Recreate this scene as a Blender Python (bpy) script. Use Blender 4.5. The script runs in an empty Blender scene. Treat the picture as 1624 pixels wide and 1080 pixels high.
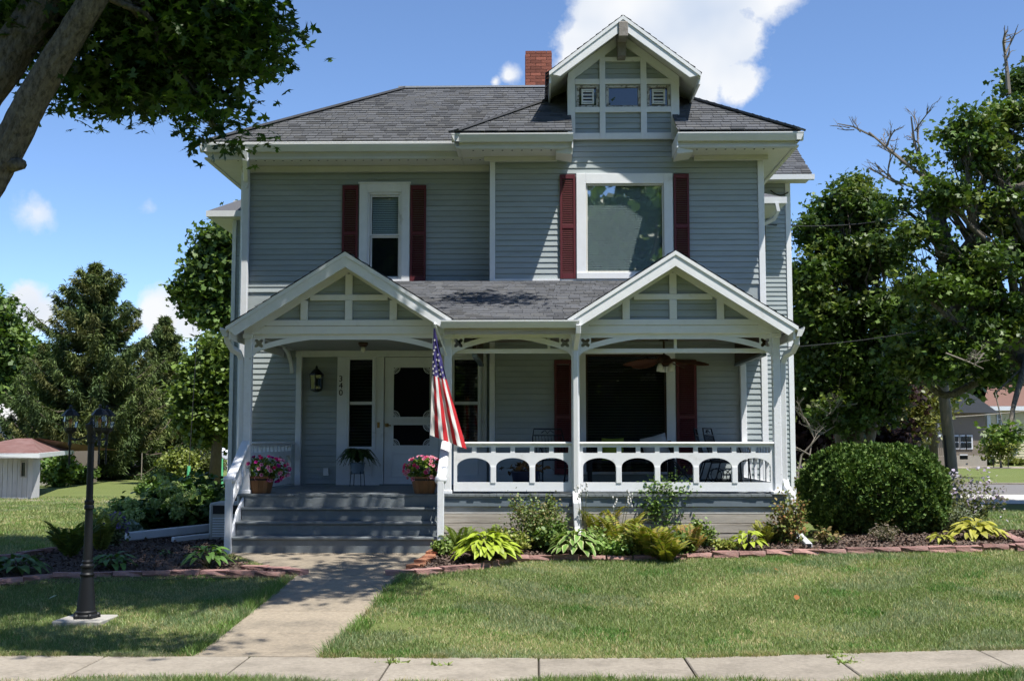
import bpy, bmesh, math, random
import numpy as np
from mathutils import Vector, Matrix, Euler

SC = bpy.context.scene
COL = SC.collection
PI = math.pi

# ------------------------------------------------------------------ camera
FPX = 1850.0                       # focal length in pixels of the 1624 px wide photograph
EYE = 1.80
YAW = math.radians(1.18)
PITCH = math.radians(4.88)
cam_d = bpy.data.cameras.new('camera')
cam_d.sensor_width = 36.0
cam_d.lens = FPX / 1624.0 * 36.0
cam_d.clip_start = 0.1
cam_d.clip_end = 3000.0
cam = bpy.data.objects.new('camera', cam_d)
COL.objects.link(cam)
cam.location = (0, 0, EYE)
cam.rotation_euler = (PI / 2 + PITCH, 0, YAW)
SC.camera = cam
RCAM = Euler((PI / 2 + PITCH, 0, YAW)).to_matrix()


def ray(px, py):
    return RCAM @ Vector(((px - 812) / FPX, -(py - 540) / FPX, -1.0))


def at(px, py, Y):
    """world point seen at photo pixel (px, py), standing at depth Y"""
    d = ray(px, py)
    t = Y / d.y
    return Vector((d.x * t, Y, EYE + d.z * t))


def XX(px, Y, py=560):
    return at(px, py, Y).x


def ZZ(py, Y, px=812):
    return at(px, py, Y).z


# ------------------------------------------------------------------ sun, sky
SUN_V = Vector((1.02, -1.0, 3.07)).normalized()
sun_d = bpy.data.lights.new('sun', 'SUN')
sun_d.energy = 5.0
sun_d.angle = math.radians(0.5)
sun_d.color = (1.0, 0.965, 0.90)
sun = bpy.data.objects.new('sun', sun_d)
COL.objects.link(sun)
sun.rotation_euler = (-SUN_V).to_track_quat('-Z', 'Y').to_euler()
sun.location = (20, -20, 40)

world = bpy.data.worlds.new('World')
SC.world = world
world.use_nodes = True
WN, WL = world.node_tree.nodes, world.node_tree.links
WN.clear()
w_out = WN.new('ShaderNodeOutputWorld')
w_sky = WN.new('ShaderNodeTexSky')
w_sky.sky_type = 'NISHITA'
w_sky.sun_disc = False
w_sky.sun_elevation = math.asin(SUN_V.z)
w_sky.sun_rotation = math.atan2(SUN_V.x, SUN_V.y)
w_sky.altitude = 1000.0
w_sky.air_density = 0.75
w_sky.dust_density = 0.0
w_sky.ozone_density = 5.0
w_bg = WN.new('ShaderNodeBackground')
w_bg.inputs[1].default_value = 0.145
WL.new(w_sky.outputs[0], w_bg.inputs[0])
# fair-weather cumulus: cloud puffs in given directions of the sky, their edges broken by noise
w_tc = WN.new('ShaderNodeTexCoord')
w_n1 = WN.new('ShaderNodeTexNoise'); w_n1.inputs['Scale'].default_value = 21.0
w_n1.inputs['Detail'].default_value = 6.5; w_n1.inputs['Roughness'].default_value = 0.62
WL.new(w_tc.outputs['Generated'], w_n1.inputs['Vector'])


def wmath(op, a, b=None, clamp=False):
    n = WN.new('ShaderNodeMath'); n.operation = op; n.use_clamp = clamp
    for i, v in enumerate((a, b)):
        if v is None:
            continue
        if isinstance(v, (int, float)):
            n.inputs[i].default_value = v
        else:
            WL.new(v, n.inputs[i])
    return n.outputs[0]


PUFFS = [(930, 78, 62, 1), (985, 30, 95, 1), (1075, 20, 105, 1), (1150, 60, 78, 1), (1168, 128, 52, .9), (1100, 110, 80, 1), (1040, -60, 110, 1),
         (1190, -40, 90, 1), (786, 130, 20, .55), (806, 120, 26, .6), (60, 338, 40, .42), (243, 330, 26, .3), (32, 480, 48, .8), (60, 500, 46, .7),
         (255, 500, 58, .75), (310, 512, 58, .7), (1610, 345, 52, .55), (1340, 105, 16, .18), (-40, 470, 60, .6), (360, 505, 40, .55)]
w_mask = None
dirs = [(ray(a, b).normalized(), c / FPX * 1.05, s) for a, b, c, s in PUFFS]
rs = random.Random(5)
for k in range(5):
    az = rs.uniform(0.6, 5.6); el = rs.uniform(0.12, 0.7)
    dirs.append((Vector((math.sin(az) * math.cos(el), math.cos(az) * math.cos(el), math.sin(el))), rs.uniform(0.05, 0.1), 0.9))
for dv, r, s in dirs:
    vm = WN.new('ShaderNodeVectorMath'); vm.operation = 'DISTANCE'
    WL.new(w_tc.outputs['Generated'], vm.inputs[0]); vm.inputs[1].default_value = dv
    n_ = WN.new('ShaderNodeMath'); n_.operation = 'MULTIPLY_ADD'
    WL.new(vm.outputs['Value'], n_.inputs[0]); n_.inputs[1].default_value = -s / r; n_.inputs[2].default_value = 1.25 * s
    w_mask = wmath('MAXIMUM', 0.0 if w_mask is None else w_mask, n_.outputs[0])
w_mask = wmath('MINIMUM', w_mask, 1.0)
w_nn = wmath('SUBTRACT', w_n1.outputs['Fac'], 0.5)
w_a = wmath('ADD', w_mask, wmath('MULTIPLY', w_nn, 1.5))
w_b = wmath('SUBTRACT', w_a, 0.30)
w_edge = wmath('MULTIPLY', w_b, 3.8, True)
w_fac = wmath('MULTIPLY', w_edge, wmath('MULTIPLY', w_mask, 1.6, True))
w_cl = WN.new('ShaderNodeBackground')
w_cr = WN.new('ShaderNodeValToRGB')
w_cr.color_ramp.elements[0].position = 0.30; w_cr.color_ramp.elements[0].color = (0.60, 0.69, 0.84, 1)
w_cr.color_ramp.elements[1].position = 0.62; w_cr.color_ramp.elements[1].color = (0.90, 0.92, 0.95, 1)
w_n2 = WN.new('ShaderNodeTexNoise'); w_n2.inputs['Scale'].default_value = 11.0; w_n2.inputs['Detail'].default_value = 3.0
WL.new(w_tc.outputs['Generated'], w_n2.inputs['Vector'])
WL.new(w_n2.outputs['Fac'], w_cr.inputs[0])
WL.new(w_cr.outputs[0], w_cl.inputs[0])
w_cl.inputs[1].default_value = 0.70
w_mix = WN.new('ShaderNodeMixShader')
WL.new(w_fac, w_mix.inputs[0]); WL.new(w_bg.outputs[0], w_mix.inputs[1]); WL.new(w_cl.outputs[0], w_mix.inputs[2])
WL.new(w_mix.outputs[0], w_out.inputs[0])

SC.view_settings.view_transform = 'Standard'
SC.view_settings.look = 'None'
SC.view_settings.exposure = 0.6
SC.view_settings.gamma = 1.0
SC.view_settings.use_curve_mapping = False
SC.render.engine = 'CYCLES'
SC.cycles.use_denoising = True
SC.cycles.max_bounces = 5
SC.cycles.use_adaptive_sampling = True
SC.cycles.adaptive_threshold = 0.025
SC.cycles.diffuse_bounces = 2
SC.cycles.glossy_bounces = 3
SC.cycles.transmission_bounces = 3
SC.cycles.transparent_max_bounces = 8
SC.cycles.caustics_reflective = False
SC.cycles.caustics_refractive = False
SC.cycles.sample_clamp_indirect = 6.0

# ------------------------------------------------------------------ materials
MATS = {}


def mat(name, color, rough=0.6, var=0.0, vscale=6.0, bump=0.0, bscale=40.0, spec=0.35, metal=0.0, rand=0.0, col2=None,
        c2scale=1.5, c2lo=0.5, c2hi=0.65, attr=None, trans=0.0, stretch=None):
    """procedural surface: base colour, noise variation, second colour in stains, fine relief, per-object variation"""
    m = bpy.data.materials.new(name)
    m.use_nodes = True
    nt = m.node_tree
    N, L = nt.nodes, nt.links
    b = N['Principled BSDF']
    b.inputs['Roughness'].default_value = rough
    b.inputs['Specular IOR Level'].default_value = spec
    b.inputs['Metallic'].default_value = metal
    tc = N.new('ShaderNodeTexCoord')
    vec = tc.outputs['Object']
    if stretch:
        mp = N.new('ShaderNodeMapping'); mp.inputs['Scale'].default_value = stretch
        L.new(vec, mp.inputs['Vector']); vec = mp.outputs['Vector']
    rgb = N.new('ShaderNodeRGB'); rgb.outputs[0].default_value = (*color, 1)
    cur = rgb.outputs[0]

    def mixc(fac, a, bb, mode='MIX'):
        x = N.new('ShaderNodeMix'); x.data_type = 'RGBA'; x.blend_type = mode
        if isinstance(fac, (int, float)):
            x.inputs[0].default_value = fac
        else:
            L.new(fac, x.inputs[0])
        for sock, v in ((6, a), (7, bb)):
            if isinstance(v, tuple):
                x.inputs[sock].default_value = (*v, 1)
            else:
                L.new(v, x.inputs[sock])
        return x.outputs[2]
    if attr:
        at_ = N.new('ShaderNodeAttribute'); at_.attribute_name = attr
        cur = mixc(1.0, cur, at_.outputs['Color'], 'MULTIPLY')
    if col2 is not None:
        n = N.new('ShaderNodeTexNoise'); n.inputs['Scale'].default_value = c2scale; n.inputs['Detail'].default_value = 6
        n.inputs['Roughness'].default_value = 0.65
        L.new(vec, n.inputs['Vector'])
        mr = N.new('ShaderNodeMapRange'); mr.inputs[1].default_value = c2lo; mr.inputs[2].default_value = c2hi
        L.new(n.outputs['Fac'], mr.inputs[0])
        cur = mixc(mr.outputs[0], cur, col2)
    if var:
        n = N.new('ShaderNodeTexNoise'); n.inputs['Scale'].default_value = vscale; n.inputs['Detail'].default_value = 8
        n.inputs['Roughness'].default_value = 0.7
        L.new(vec, n.inputs['Vector'])
        mr = N.new('ShaderNodeMapRange'); mr.inputs[1].default_value = 0.25; mr.inputs[2].default_value = 0.75
        mr.inputs[3].default_value = 1 - var; mr.inputs[4].default_value = 1 + var
        L.new(n.outputs['Fac'], mr.inputs[0])
        cur = mixc(1.0, cur, mr.outputs[0], 'MULTIPLY')
    if rand:
        oi = N.new('ShaderNodeObjectInfo')
        mr = N.new('ShaderNodeMapRange'); mr.inputs[3].default_value = 1 - rand; mr.inputs[4].default_value = 1 + rand
        L.new(oi.outputs['Random'], mr.inputs[0])
        cur = mixc(1.0, cur, mr.outputs[0], 'MULTIPLY')
    L.new(cur, b.inputs['Base Color'])
    if bump:
        n = N.new('ShaderNodeTexNoise'); n.inputs['Scale'].default_value = bscale; n.inputs['Detail'].default_value = 6
        L.new(vec, n.inputs['Vector'])
        bp = N.new('ShaderNodeBump'); bp.inputs['Strength'].default_value = bump; bp.inputs['Distance'].default_value = 0.02
        L.new(n.outputs['Fac'], bp.inputs['Height'])
        L.new(bp.outputs[0], b.inputs['Normal'])
    if trans:
        tr = N.new('ShaderNodeBsdfTranslucent')
        tcol = mixc(1.0, cur, (1.15, 1.25, 0.55), 'MULTIPLY')
        L.new(tcol, tr.inputs['Color'])
        ms = N.new('ShaderNodeMixShader'); ms.inputs[0].default_value = trans
        L.new(b.outputs[0], ms.inputs[1]); L.new(tr.outputs[0], ms.inputs[2])
        L.new(ms.outputs[0], N['Material Output'].inputs['Surface'])
    MATS[name] = m
    return m


def glass_mat(name, tint=(0.8, 0.85, 0.86), ior=1.5, boost=1.0):
    m = bpy.data.materials.new(name)
    m.use_nodes = True
    N, L = m.node_tree.nodes, m.node_tree.links
    N.remove(N['Principled BSDF'])
    t = N.new('ShaderNodeBsdfTransparent'); t.inputs[0].default_value = (*tint, 1)
    g = N.new('ShaderNodeBsdfGlossy'); g.inputs['Roughness'].default_value = 0.015; g.inputs[0].default_value = (1, 1, 1, 1)
    f = N.new('ShaderNodeLayerWeight'); f.inputs[0].default_value = 0.5
    p5 = N.new('ShaderNodeMath'); p5.operation = 'POWER'; p5.inputs[1].default_value = 5.0
    L.new(f.outputs['Facing'], p5.inputs[0])
    ma = N.new('ShaderNodeMath'); ma.operation = 'MULTIPLY_ADD'; ma.inputs[1].default_value = 0.92; ma.inputs[2].default_value = 0.045 * boost; ma.use_clamp = True
    L.new(p5.outputs[0], ma.inputs[0])
    mu = ma
    mx = N.new('ShaderNodeMixShader')
    L.new(mu.outputs[0], mx.inputs[0]); L.new(t.outputs[0], mx.inputs[1]); L.new(g.outputs[0], mx.inputs[2])
    L.new(mx.outputs[0], N['Material Output'].inputs['Surface'])
    MATS[name] = m
    return m


M = MATS
mat('siding', (0.37, 0.412, 0.415), 0.5, var=0.10, vscale=3.0, rand=0.05, col2=(0.315, 0.35, 0.345), c2scale=1.4, c2lo=0.48, c2hi=0.75, stretch=(0.6, 1, 3), bump=0.05, bscale=60)
mat('trim', (0.80, 0.81, 0.82), 0.45, var=0.06, vscale=4.0, col2=(0.50, 0.49, 0.46), c2scale=3.0, c2lo=0.62, c2hi=0.82)
mat('trim_worn', (0.76, 0.77, 0.79), 0.55, var=0.08, vscale=9.0, col2=(0.36, 0.33, 0.29), c2scale=9.0, c2lo=0.66, c2hi=0.74, bump=0.1, bscale=50)
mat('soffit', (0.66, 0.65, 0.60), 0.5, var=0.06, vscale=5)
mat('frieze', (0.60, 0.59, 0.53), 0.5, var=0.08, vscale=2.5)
mat('gutter', (0.66, 0.67, 0.67), 0.35, var=0.05, vscale=3.0, spec=0.5)
mat('spout', (0.70, 0.71, 0.72), 0.35, var=0.06, vscale=5.0, spec=0.5)
mat('peeled', (0.58, 0.57, 0.55), 0.8, var=0.15, vscale=20, col2=(0.24, 0.22, 0.195), c2scale=16, c2lo=0.5, c2hi=0.56, bump=0.3)
mat('weathered', (0.26, 0.235, 0.21), 0.85, var=0.3, vscale=14, bump=0.3)
mat('shutter', (0.115, 0.021, 0.026), 0.5, var=0.12, vscale=3.0, spec=0.4)
mat('shingle', (0.112, 0.116, 0.122), 0.9, attr='Col', var=0.12, vscale=60, bump=0.25, bscale=120, spec=0.2)
mat('shingle_plain', (0.10, 0.102, 0.112), 0.9, var=0.2, vscale=30, bump=0.2, spec=0.2)
mat('flashing', (0.45, 0.46, 0.48), 0.4, metal=0.3, var=0.08)
mat('brick', (0.29, 0.10, 0.065), 0.9, rand=0.35, var=0.2, vscale=25, bump=0.3, bscale=80)
mat('mortar', (0.27, 0.23, 0.20), 0.95, var=0.15, vscale=20)
mat('deck_paint', (0.165, 0.185, 0.195), 0.5, var=0.14, vscale=5, col2=(0.27, 0.28, 0.27), c2scale=7, c2lo=0.60, c2hi=0.78, rand=0.06, bump=0.12)
mat('deck_edge', (0.27, 0.28, 0.29), 0.7, var=0.2, vscale=12, rand=0.12, bump=0.2)
mat('fascia_blue', (0.15, 0.185, 0.215), 0.55, var=0.1, vscale=4)
mat('skirt_white', (0.50, 0.49, 0.46), 0.75, var=0.15, vscale=6, stretch=(0.5, 1, 6), col2=(0.24, 0.20, 0.16), c2scale=2.2, c2lo=0.52, c2hi=0.75, bump=0.2)
mat('skirt_raw', (0.42, 0.385, 0.33), 0.85, var=0.25, vscale=6, stretch=(0.4, 1, 8), rand=0.1, col2=(0.25, 0.215, 0.175), c2scale=2.0, c2lo=0.5, c2hi=0.75, bump=0.3)
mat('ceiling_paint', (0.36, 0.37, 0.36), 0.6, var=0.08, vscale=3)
mat('ceiling_rust', (0.30, 0.27, 0.22), 0.8, var=0.25, vscale=5, col2=(0.30, 0.14, 0.03), c2scale=2.2, c2lo=0.55, c2hi=0.68)
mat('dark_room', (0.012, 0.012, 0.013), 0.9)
mat('screen_mesh', (0.006, 0.006, 0.008), 0.7, spec=0.1)
mat('blind_pale', (0.70, 0.79, 0.80), 0.6, rand=0.02)
mat('blind_dark', (0.045, 0.045, 0.042), 0.6)
mat('brass', (0.32, 0.20, 0.07), 0.35, metal=0.8)
mat('black_metal', (0.010, 0.011, 0.013), 0.5, spec=0.32, var=0.15, vscale=20)
mat('black_matte', (0.012, 0.012, 0.012), 0.8)
mat('cedar', (0.23, 0.105, 0.042), 0.65, rand=0.25, var=0.25, vscale=8, stretch=(2, 2, .4), bump=0.15)
mat('bronze', (0.055, 0.028, 0.016), 0.5, var=0.2)
mat('fan_blade', (0.10, 0.036, 0.016), 0.6, var=0.35, vscale=9)
mat('frosted', (0.75, 0.72, 0.66), 0.4)
mat('concrete', (0.30, 0.25, 0.185), 0.9, var=0.30, vscale=26, col2=(0.15, 0.13, 0.10), c2scale=2.0, c2lo=0.45, c2hi=0.75, bump=0.35, bscale=150, rand=0.06)
mat('sidewalk_concrete', (0.30, 0.262, 0.21), 0.9, var=0.26, vscale=26, col2=(0.19, 0.165, 0.13), c2scale=2.2, c2lo=0.45, c2hi=0.78, bump=0.3, bscale=150, rand=0.05)
mat('pad_concrete', (0.38, 0.36, 0.32), 0.85, var=0.12, vscale=12, bump=0.2, bscale=120)
mat('joint_dirt', (0.05, 0.042, 0.032), 0.95, var=0.2)
mat('paver', (0.33, 0.185, 0.16), 0.9, rand=0.25, var=0.22, vscale=22, bump=0.5, bscale=60, col2=(0.36, 0.25, 0.22), c2scale=8, c2lo=0.55, c2hi=0.75)
mat('paver_orange', (0.31, 0.14, 0.08), 0.9, rand=0.15, var=0.2, vscale=22, bump=0.4, bscale=60)
mat('mulch', (0.085, 0.058, 0.046), 0.95, var=0.35, vscale=26, bump=0.6, bscale=60)
mat('mulch_chip', (0.135, 0.098, 0.08), 0.95, attr='Col')
mat('asphalt', (0.17, 0.16, 0.155), 0.9, var=0.12, vscale=4, bump=0.1)
mat('gravel', (0.50, 0.48, 0.44), 0.95, var=0.25, vscale=18, bump=0.4)
mat('bark', (0.135, 0.118, 0.095), 0.95, var=0.5, vscale=12, stretch=(2.0, 2.0, 0.9), bump=1.0, bscale=16, col2=(0.06, 0.052, 0.042), c2scale=11, c2lo=0.48, c2hi=0.62)
mat('blind_mid', (0.10, 0.115, 0.125), 0.6)
mat('bark_dark', (0.10, 0.08, 0.062), 0.95, var=0.35, vscale=9, stretch=(2.2, 2.2, 0.7), bump=0.7, bscale=14)
mat('bark_pale', (0.24, 0.205, 0.16), 0.95, var=0.3, vscale=7, bump=0.5)
mat('pole_wood', (0.27, 0.24, 0.195), 0.9, var=0.25, vscale=8, stretch=(4, 4, .5), bump=0.3)
mat('leaf', (1.2, 1.2, 1.15), 0.48, attr='Col', trans=0.22, spec=0.38)
mat('leaf_near', (1.35, 1.35, 1.2), 0.45, attr='Col', trans=0.42, spec=0.4)
mat('leaf_matte', (1, 1, 1), 0.65, attr='Col', trans=0.25, spec=0.2)
mat('needle', (1.45, 1.4, 1.35), 0.6, attr='Col', trans=0.12, spec=0.15)
mat('petal', (1, 1, 1), 0.6, attr='Col', trans=0.25, spec=0.2)
mat('grass_blade', (1.78, 1.82, 1.95), 0.55, attr='Col', trans=0.25, spec=0.3)
mat('stem', (0.07, 0.075, 0.03), 0.8, var=0.2)
mat('twig_grey', (0.20, 0.175, 0.145), 0.9, var=0.2)
mat('flag_red', (0.50, 0.022, 0.03), 0.75, var=0.08, vscale=30, bump=0.15, bscale=90, trans=0.12)
mat('flag_white', (0.66, 0.64, 0.62), 0.75, var=0.06, vscale=30, bump=0.15, bscale=90, trans=0.12)
mat('flag_blue', (0.035, 0.028, 0.13), 0.75, var=0.1, vscale=30, bump=0.15, bscale=90)
mat('ac_case', (0.42, 0.41, 0.37), 0.5, var=0.06)
mat('ac_dark', (0.02, 0.021, 0.023), 0.5)
mat('green_sleeve', (0.13, 0.52, 0.25), 0.5)
mat('wire', (0.02, 0.02, 0.02), 0.6)
mat('shed_board', (0.52, 0.53, 0.54), 0.8, var=0.14, vscale=3, rand=0.06, col2=(0.33, 0.32, 0.30), c2scale=2.5, c2lo=0.55, c2hi=0.75, stretch=(3, 3, .5))
mat('shed_roof', (0.17, 0.085, 0.07), 0.9, var=0.2, vscale=6, col2=(0.21, 0.125, 0.11), c2scale=1.5, c2lo=0.45, c2hi=0.7, attr='Col')
mat('block', (0.36, 0.33, 0.28), 0.9, rand=0.12, var=0.12, vscale=8)
mat('far_white', (0.66, 0.68, 0.70), 0.7, var=0.05)
mat('far_tan', (0.21, 0.175, 0.14), 0.8, var=0.06)
mat('far_yellow', (0.60, 0.54, 0.36), 0.7, var=0.05)
mat('far_roof_grey', (0.40, 0.39, 0.37), 0.9, var=0.15, vscale=3)
mat('far_roof_dark', (0.07, 0.075, 0.085), 0.9, var=0.1)
mat('far_roof_red', (0.17, 0.095, 0.075), 0.9, var=0.12)
mat('far_glass', (0.02, 0.025, 0.03), 0.1, spec=0.6)
mat('cushion_grey', (0.45, 0.44, 0.42), 0.9, var=0.1)
mat('cushion_green', (0.22, 0.27, 0.03), 0.9, var=0.1)
mat('planter_blue', (0.02, 0.025, 0.06), 0.35, spec=0.5)
mat('planter_grey', (0.20, 0.25, 0.30), 0.6)
mat('terracotta', (0.33, 0.13, 0.06), 0.8, var=0.2)
mat('digit', (0.004, 0.004, 0.004), 0.5)
glass_mat('glass', (0.80, 0.85, 0.85), 1.5, 1.1)
glass_mat('glass_picture', (0.88, 0.95, 0.95), 1.5, 9.5)
glass_mat('glass_dark', (0.30, 0.33, 0.34), 1.5, 2.0)
glass_mat('lamp_glass', (0.90, 0.92, 0.92), 1.5, 1.6)

# ------------------------------------------------------------------ object helpers
WLOC = {}          # world position of every object that can be a parent


def wl(o):
    return WLOC.get(o.name, Vector((0, 0, 0))) if o is not None else Vector((0, 0, 0))


def tag(o, label=None, cat=None, group=None, kind=None):
    if label: o['label'] = label
    if cat: o['category'] = cat
    if group: o['group'] = group
    if kind: o['kind'] = kind
    return o


def thing(name, label, cat, loc, group=None):
    o = bpy.data.objects.new(name, None)
    o.empty_display_size = 0.1
    COL.objects.link(o)
    o.location = loc
    WLOC[o.name] = Vector(loc)
    return tag(o, label, cat, group)


def link(mesh, name, m=None, parent=None, loc=(0, 0, 0), rot=None, bevel=0.0, kind=None, label=None):
    """link a mesh whose vertices are relative to the world point loc"""
    o = bpy.data.objects.new(name, mesh)
    if m is not None and not mesh.materials:
        mesh.materials.append(M[m])
    COL.objects.link(o)
    loc = Vector(loc)
    WLOC[o.name] = loc
    if parent is not None:
        o.parent = parent
        o.location = loc - wl(parent)
    else:
        o.location = loc
    if rot:
        o.rotation_euler = rot
    if bevel:
        bv = o.modifiers.new('edge', 'BEVEL'); bv.width = bevel; bv.segments = 1; bv.limit_method = 'ANGLE'
    if kind: o['kind'] = kind
    if label: o['label'] = label
    return o


class MB:
    def __init__(s):
        s.v, s.f = [], []

    def add(s, vs, fs):
        n = len(s.v)
        s.v += [tuple(p) for p in vs]
        s.f += [tuple(i + n for i in f) for f in fs]
        return s

    def box(s, x0, x1, y0, y1, z0, z1):
        if x0 > x1: x0, x1 = x1, x0
        if y0 > y1: y0, y1 = y1, y0
        if z0 > z1: z0, z1 = z1, z0
        return s.add([(x0, y0, z0), (x1, y0, z0), (x1, y1, z0), (x0, y1, z0), (x0, y0, z1), (x1, y0, z1), (x1, y1, z1), (x0, y1, z1)],
                     [(0, 3, 2, 1), (4, 5, 6, 7), (0, 1, 5, 4), (1, 2, 6, 5), (2, 3, 7, 6), (3, 0, 4, 7)])

    def hexa(s, a, b):
        """a: 4 points of one end, b: 4 matching points of the other end"""
        return s.add(list(a) + list(b), [(0, 1, 2, 3), (7, 6, 5, 4), (0, 4, 5, 1), (1, 5, 6, 2), (2, 6, 7, 3), (3, 7, 4, 0)])

    def prism(s, poly, y0, y1):
        """polygon of (x, z) carried from depth y0 to y1"""
        n = len(poly)
        vs = [(x, y0, z) for x, z in poly] + [(x, y1, z) for x, z in poly]
        fs = [tuple(range(n)), tuple(range(2 * n - 1, n - 1, -1))]
        fs += [(i, i + n, (i + 1) % n + n, (i + 1) % n) for i in range(n)]
        return s.add(vs, fs)

    def poly(s, pts):
        return s.add(pts, [tuple(range(len(pts)))])

    def bar(s, p, q, w, h, up=(0, 0, 1)):
        """rectangular bar from p to q, w across, h along up"""
        p, q = Vector(p), Vector(q)
        d = (q - p).normalized(); u = Vector(up)
        sd = d.cross(u).normalized() * (w / 2)
        uu = sd.cross(d).normalized() * (h / 2)
        a = [p - sd - uu, p + sd - uu, p + sd + uu, p - sd + uu]
        b = [q - sd - uu, q + sd - uu, q + sd + uu, q - sd + uu]
        return s.hexa(a, b)

    def tube(s, pts, rad, n=8, cap=True, up=(0, 0, 1), sq=None):
        """round (or with sq=(w,h) rectangular) tube along pts"""
        pts = [Vector(p) for p in pts]
        if not isinstance(rad, (list, tuple)):
            rad = [rad] * len(pts)
        base = len(s.v)
        prev = None
        for i, p in enumerate(pts):
            d = (pts[min(i + 1, len(pts) - 1)] - pts[max(i - 1, 0)])
            d = d.normalized() if d.length > 1e-9 else Vector((0, 0, 1))
            if prev is None:
                ref = Vector(up)
                if abs(d.dot(ref)) > 0.95:
                    ref = Vector((1, 0, 0))
                a = d.cross(ref).normalized()
            else:
                a = (prev - d * prev.dot(d)).normalized()
            prev = a
            b = d.cross(a)
            if sq:
                w, h = sq[0] / 2, sq[1] / 2
                ring = [a * w + b * h, -a * w + b * h, -a * w - b * h, a * w - b * h]
                s.v += [tuple(p + r) for r in ring]
            else:
                for k in range(n):
                    t = 2 * PI * k / n
                    s.v.append(tuple(p + (a * math.cos(t) + b * math.sin(t)) * rad[i]))
        if sq: n = 4
        m = len(pts)
        for i in range(m - 1):
            for k in range(n):
                k2 = (k + 1) % n
                s.f.append((base + i * n + k, base + i * n + k2, base + (i + 1) * n + k2, base + (i + 1) * n + k))
        if cap:
            s.f.append(tuple(base + k for k in range(n - 1, -1, -1)))
            s.f.append(tuple(base + (m - 1) * n + k for k in range(n)))
        return s

    def lathe(s, prof, c=(0, 0, 0), n=20, rot=0.0):
        """prof: (radius, z) from bottom to top"""
        base = len(s.v)
        for r, z in prof:
            for k in range(n):
                t = 2 * PI * k / n + rot
                s.v.append((c[0] + r * math.cos(t), c[1] + r * math.sin(t), c[2] + z))
        for i in range(len(prof) - 1):
            for k in range(n):
                k2 = (k + 1) % n
                s.f.append((base + i * n + k, base + i * n + k2, base + (i + 1) * n + k2, base + (i + 1) * n + k))
        s.f.append(tuple(base + k for k in range(n - 1, -1, -1)))
        s.f.append(tuple(base + (len(prof) - 1) * n + k for k in range(n)))
        return s

    def mesh(s, name='mesh', smooth=False):
        me = bpy.data.meshes.new(name)
        me.from_pydata(s.v, [], s.f)
        if smooth:
            me.polygons.foreach_set('use_smooth', [True] * len(me.polygons))
        me.update()
        return me

    def out(s, name, m, parent=None, smooth=False, bevel=0.0, kind=None, label=None):
        """vertices are in world coordinates"""
        me = s.mesh(name, smooth)
        me.materials.append(M[m])
        return link(me, name, None, parent, (0, 0, 0), None, bevel, kind, label)


def smooth_angle(o, deg=35):
    me = o.data
    me.polygons.foreach_set('use_smooth', [True] * len(me.polygons))
    me.set_sharp_from_angle(angle=math.radians(deg))


def plate(outer, holes, Y, thick):
    """flat board in the x-z plane with cut-outs, front face at Y; returns a mesh"""
    cu = bpy.data.curves.new('plate', 'CURVE')
    cu.dimensions = '2D'; cu.fill_mode = 'BOTH'; cu.extrude = thick / 2
    for loop in [outer] + list(holes):
        sp = cu.splines.new('POLY'); sp.points.add(len(loop) - 1)
        for p, (x, z) in zip(sp.points, loop):
            p.co = (x, z, 0, 1)
        sp.use_cyclic_u = True
    ob = bpy.data.objects.new('plate_tmp', cu)
    COL.objects.link(ob)
    bpy.context.view_layer.update()
    me = bpy.data.meshes.new_from_object(ob.evaluated_get(bpy.context.evaluated_depsgraph_get()))
    bpy.data.objects.remove(ob); bpy.data.curves.remove(cu)
    me.transform(Matrix(((1, 0, 0, 0), (0, 0, -1, Y + thick / 2), (0, 1, 0, 0), (0, 0, 0, 1))))
    me.materials.clear()
    me.polygons.foreach_set('use_smooth', [False] * len(me.polygons))
    return me


def np_mesh(name, V, F, C=None):
    """V (n,3), F (m,k) equal-sized faces, C (n,3) colours per vertex"""
    me = bpy.data.meshes.new(name)
    V = np.ascontiguousarray(V, dtype=np.float32); F = np.ascontiguousarray(F, dtype=np.int32)
    me.vertices.add(len(V)); me.vertices.foreach_set('co', V.ravel())
    m, k = F.shape
    me.loops.add(m * k); me.loops.foreach_set('vertex_index', F.ravel())
    me.polygons.add(m)
    me.polygons.foreach_set('loop_start', np.arange(0, m * k, k, dtype=np.int32))
    if C is not None:
        a = me.color_attributes.new('Col', 'FLOAT_COLOR', 'POINT')
        cc = np.ones((len(V), 4), dtype=np.float32); cc[:, :3] = C
        a.data.foreach_set('color', cc.ravel())
    me.update(calc_edges=True)
    return me


# leaf templates: y runs from stalk to tip, z up
T_DIAMOND = (np.array([(0, 0, 0), (.36, .5, .05), (0, 1, -.06), (-.36, .5, .05)], dtype=float), np.array([(0, 1, 2, 3)]))
T_TRI = (np.array([(-.22, 0, 0), (.22, 0, 0), (0, 1, 0)], dtype=float), np.array([(0, 1, 2)]))
T_OVAL = (np.array([(0, 0, 0), (.30, .28, .05), (.34, .62, .03), (0, 1, -.1), (-.34, .62, .03), (-.30, .28, .05)], dtype=float), np.array([(0, 1, 2, 3, 4, 5)]))
_ml = [(0, 0), (.10, .07), (.46, -.08), (.20, .22), (.60, .46), (.19, .42), (.12, .54), (.25, .78), (0, 1.12)]
_ml = _ml + [(-x, y) for x, y in _ml[-2:0:-1]]
T_MAPLE = (np.array([(x, y, -.22 * abs(x) - .12 * y * y) for x, y in _ml], dtype=float), np.array([tuple(range(len(_ml)))]))
T_BLOB = (np.array([(0, 0, 0), (.5, .15, .06), (.55, .6, .02), (.2, .75, .08), (0, 1.05, -.06), (-.22, .72, .06), (-.55, .55, .0), (-.5, .12, .05)], dtype=float), np.array([tuple(range(8))]))
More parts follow.
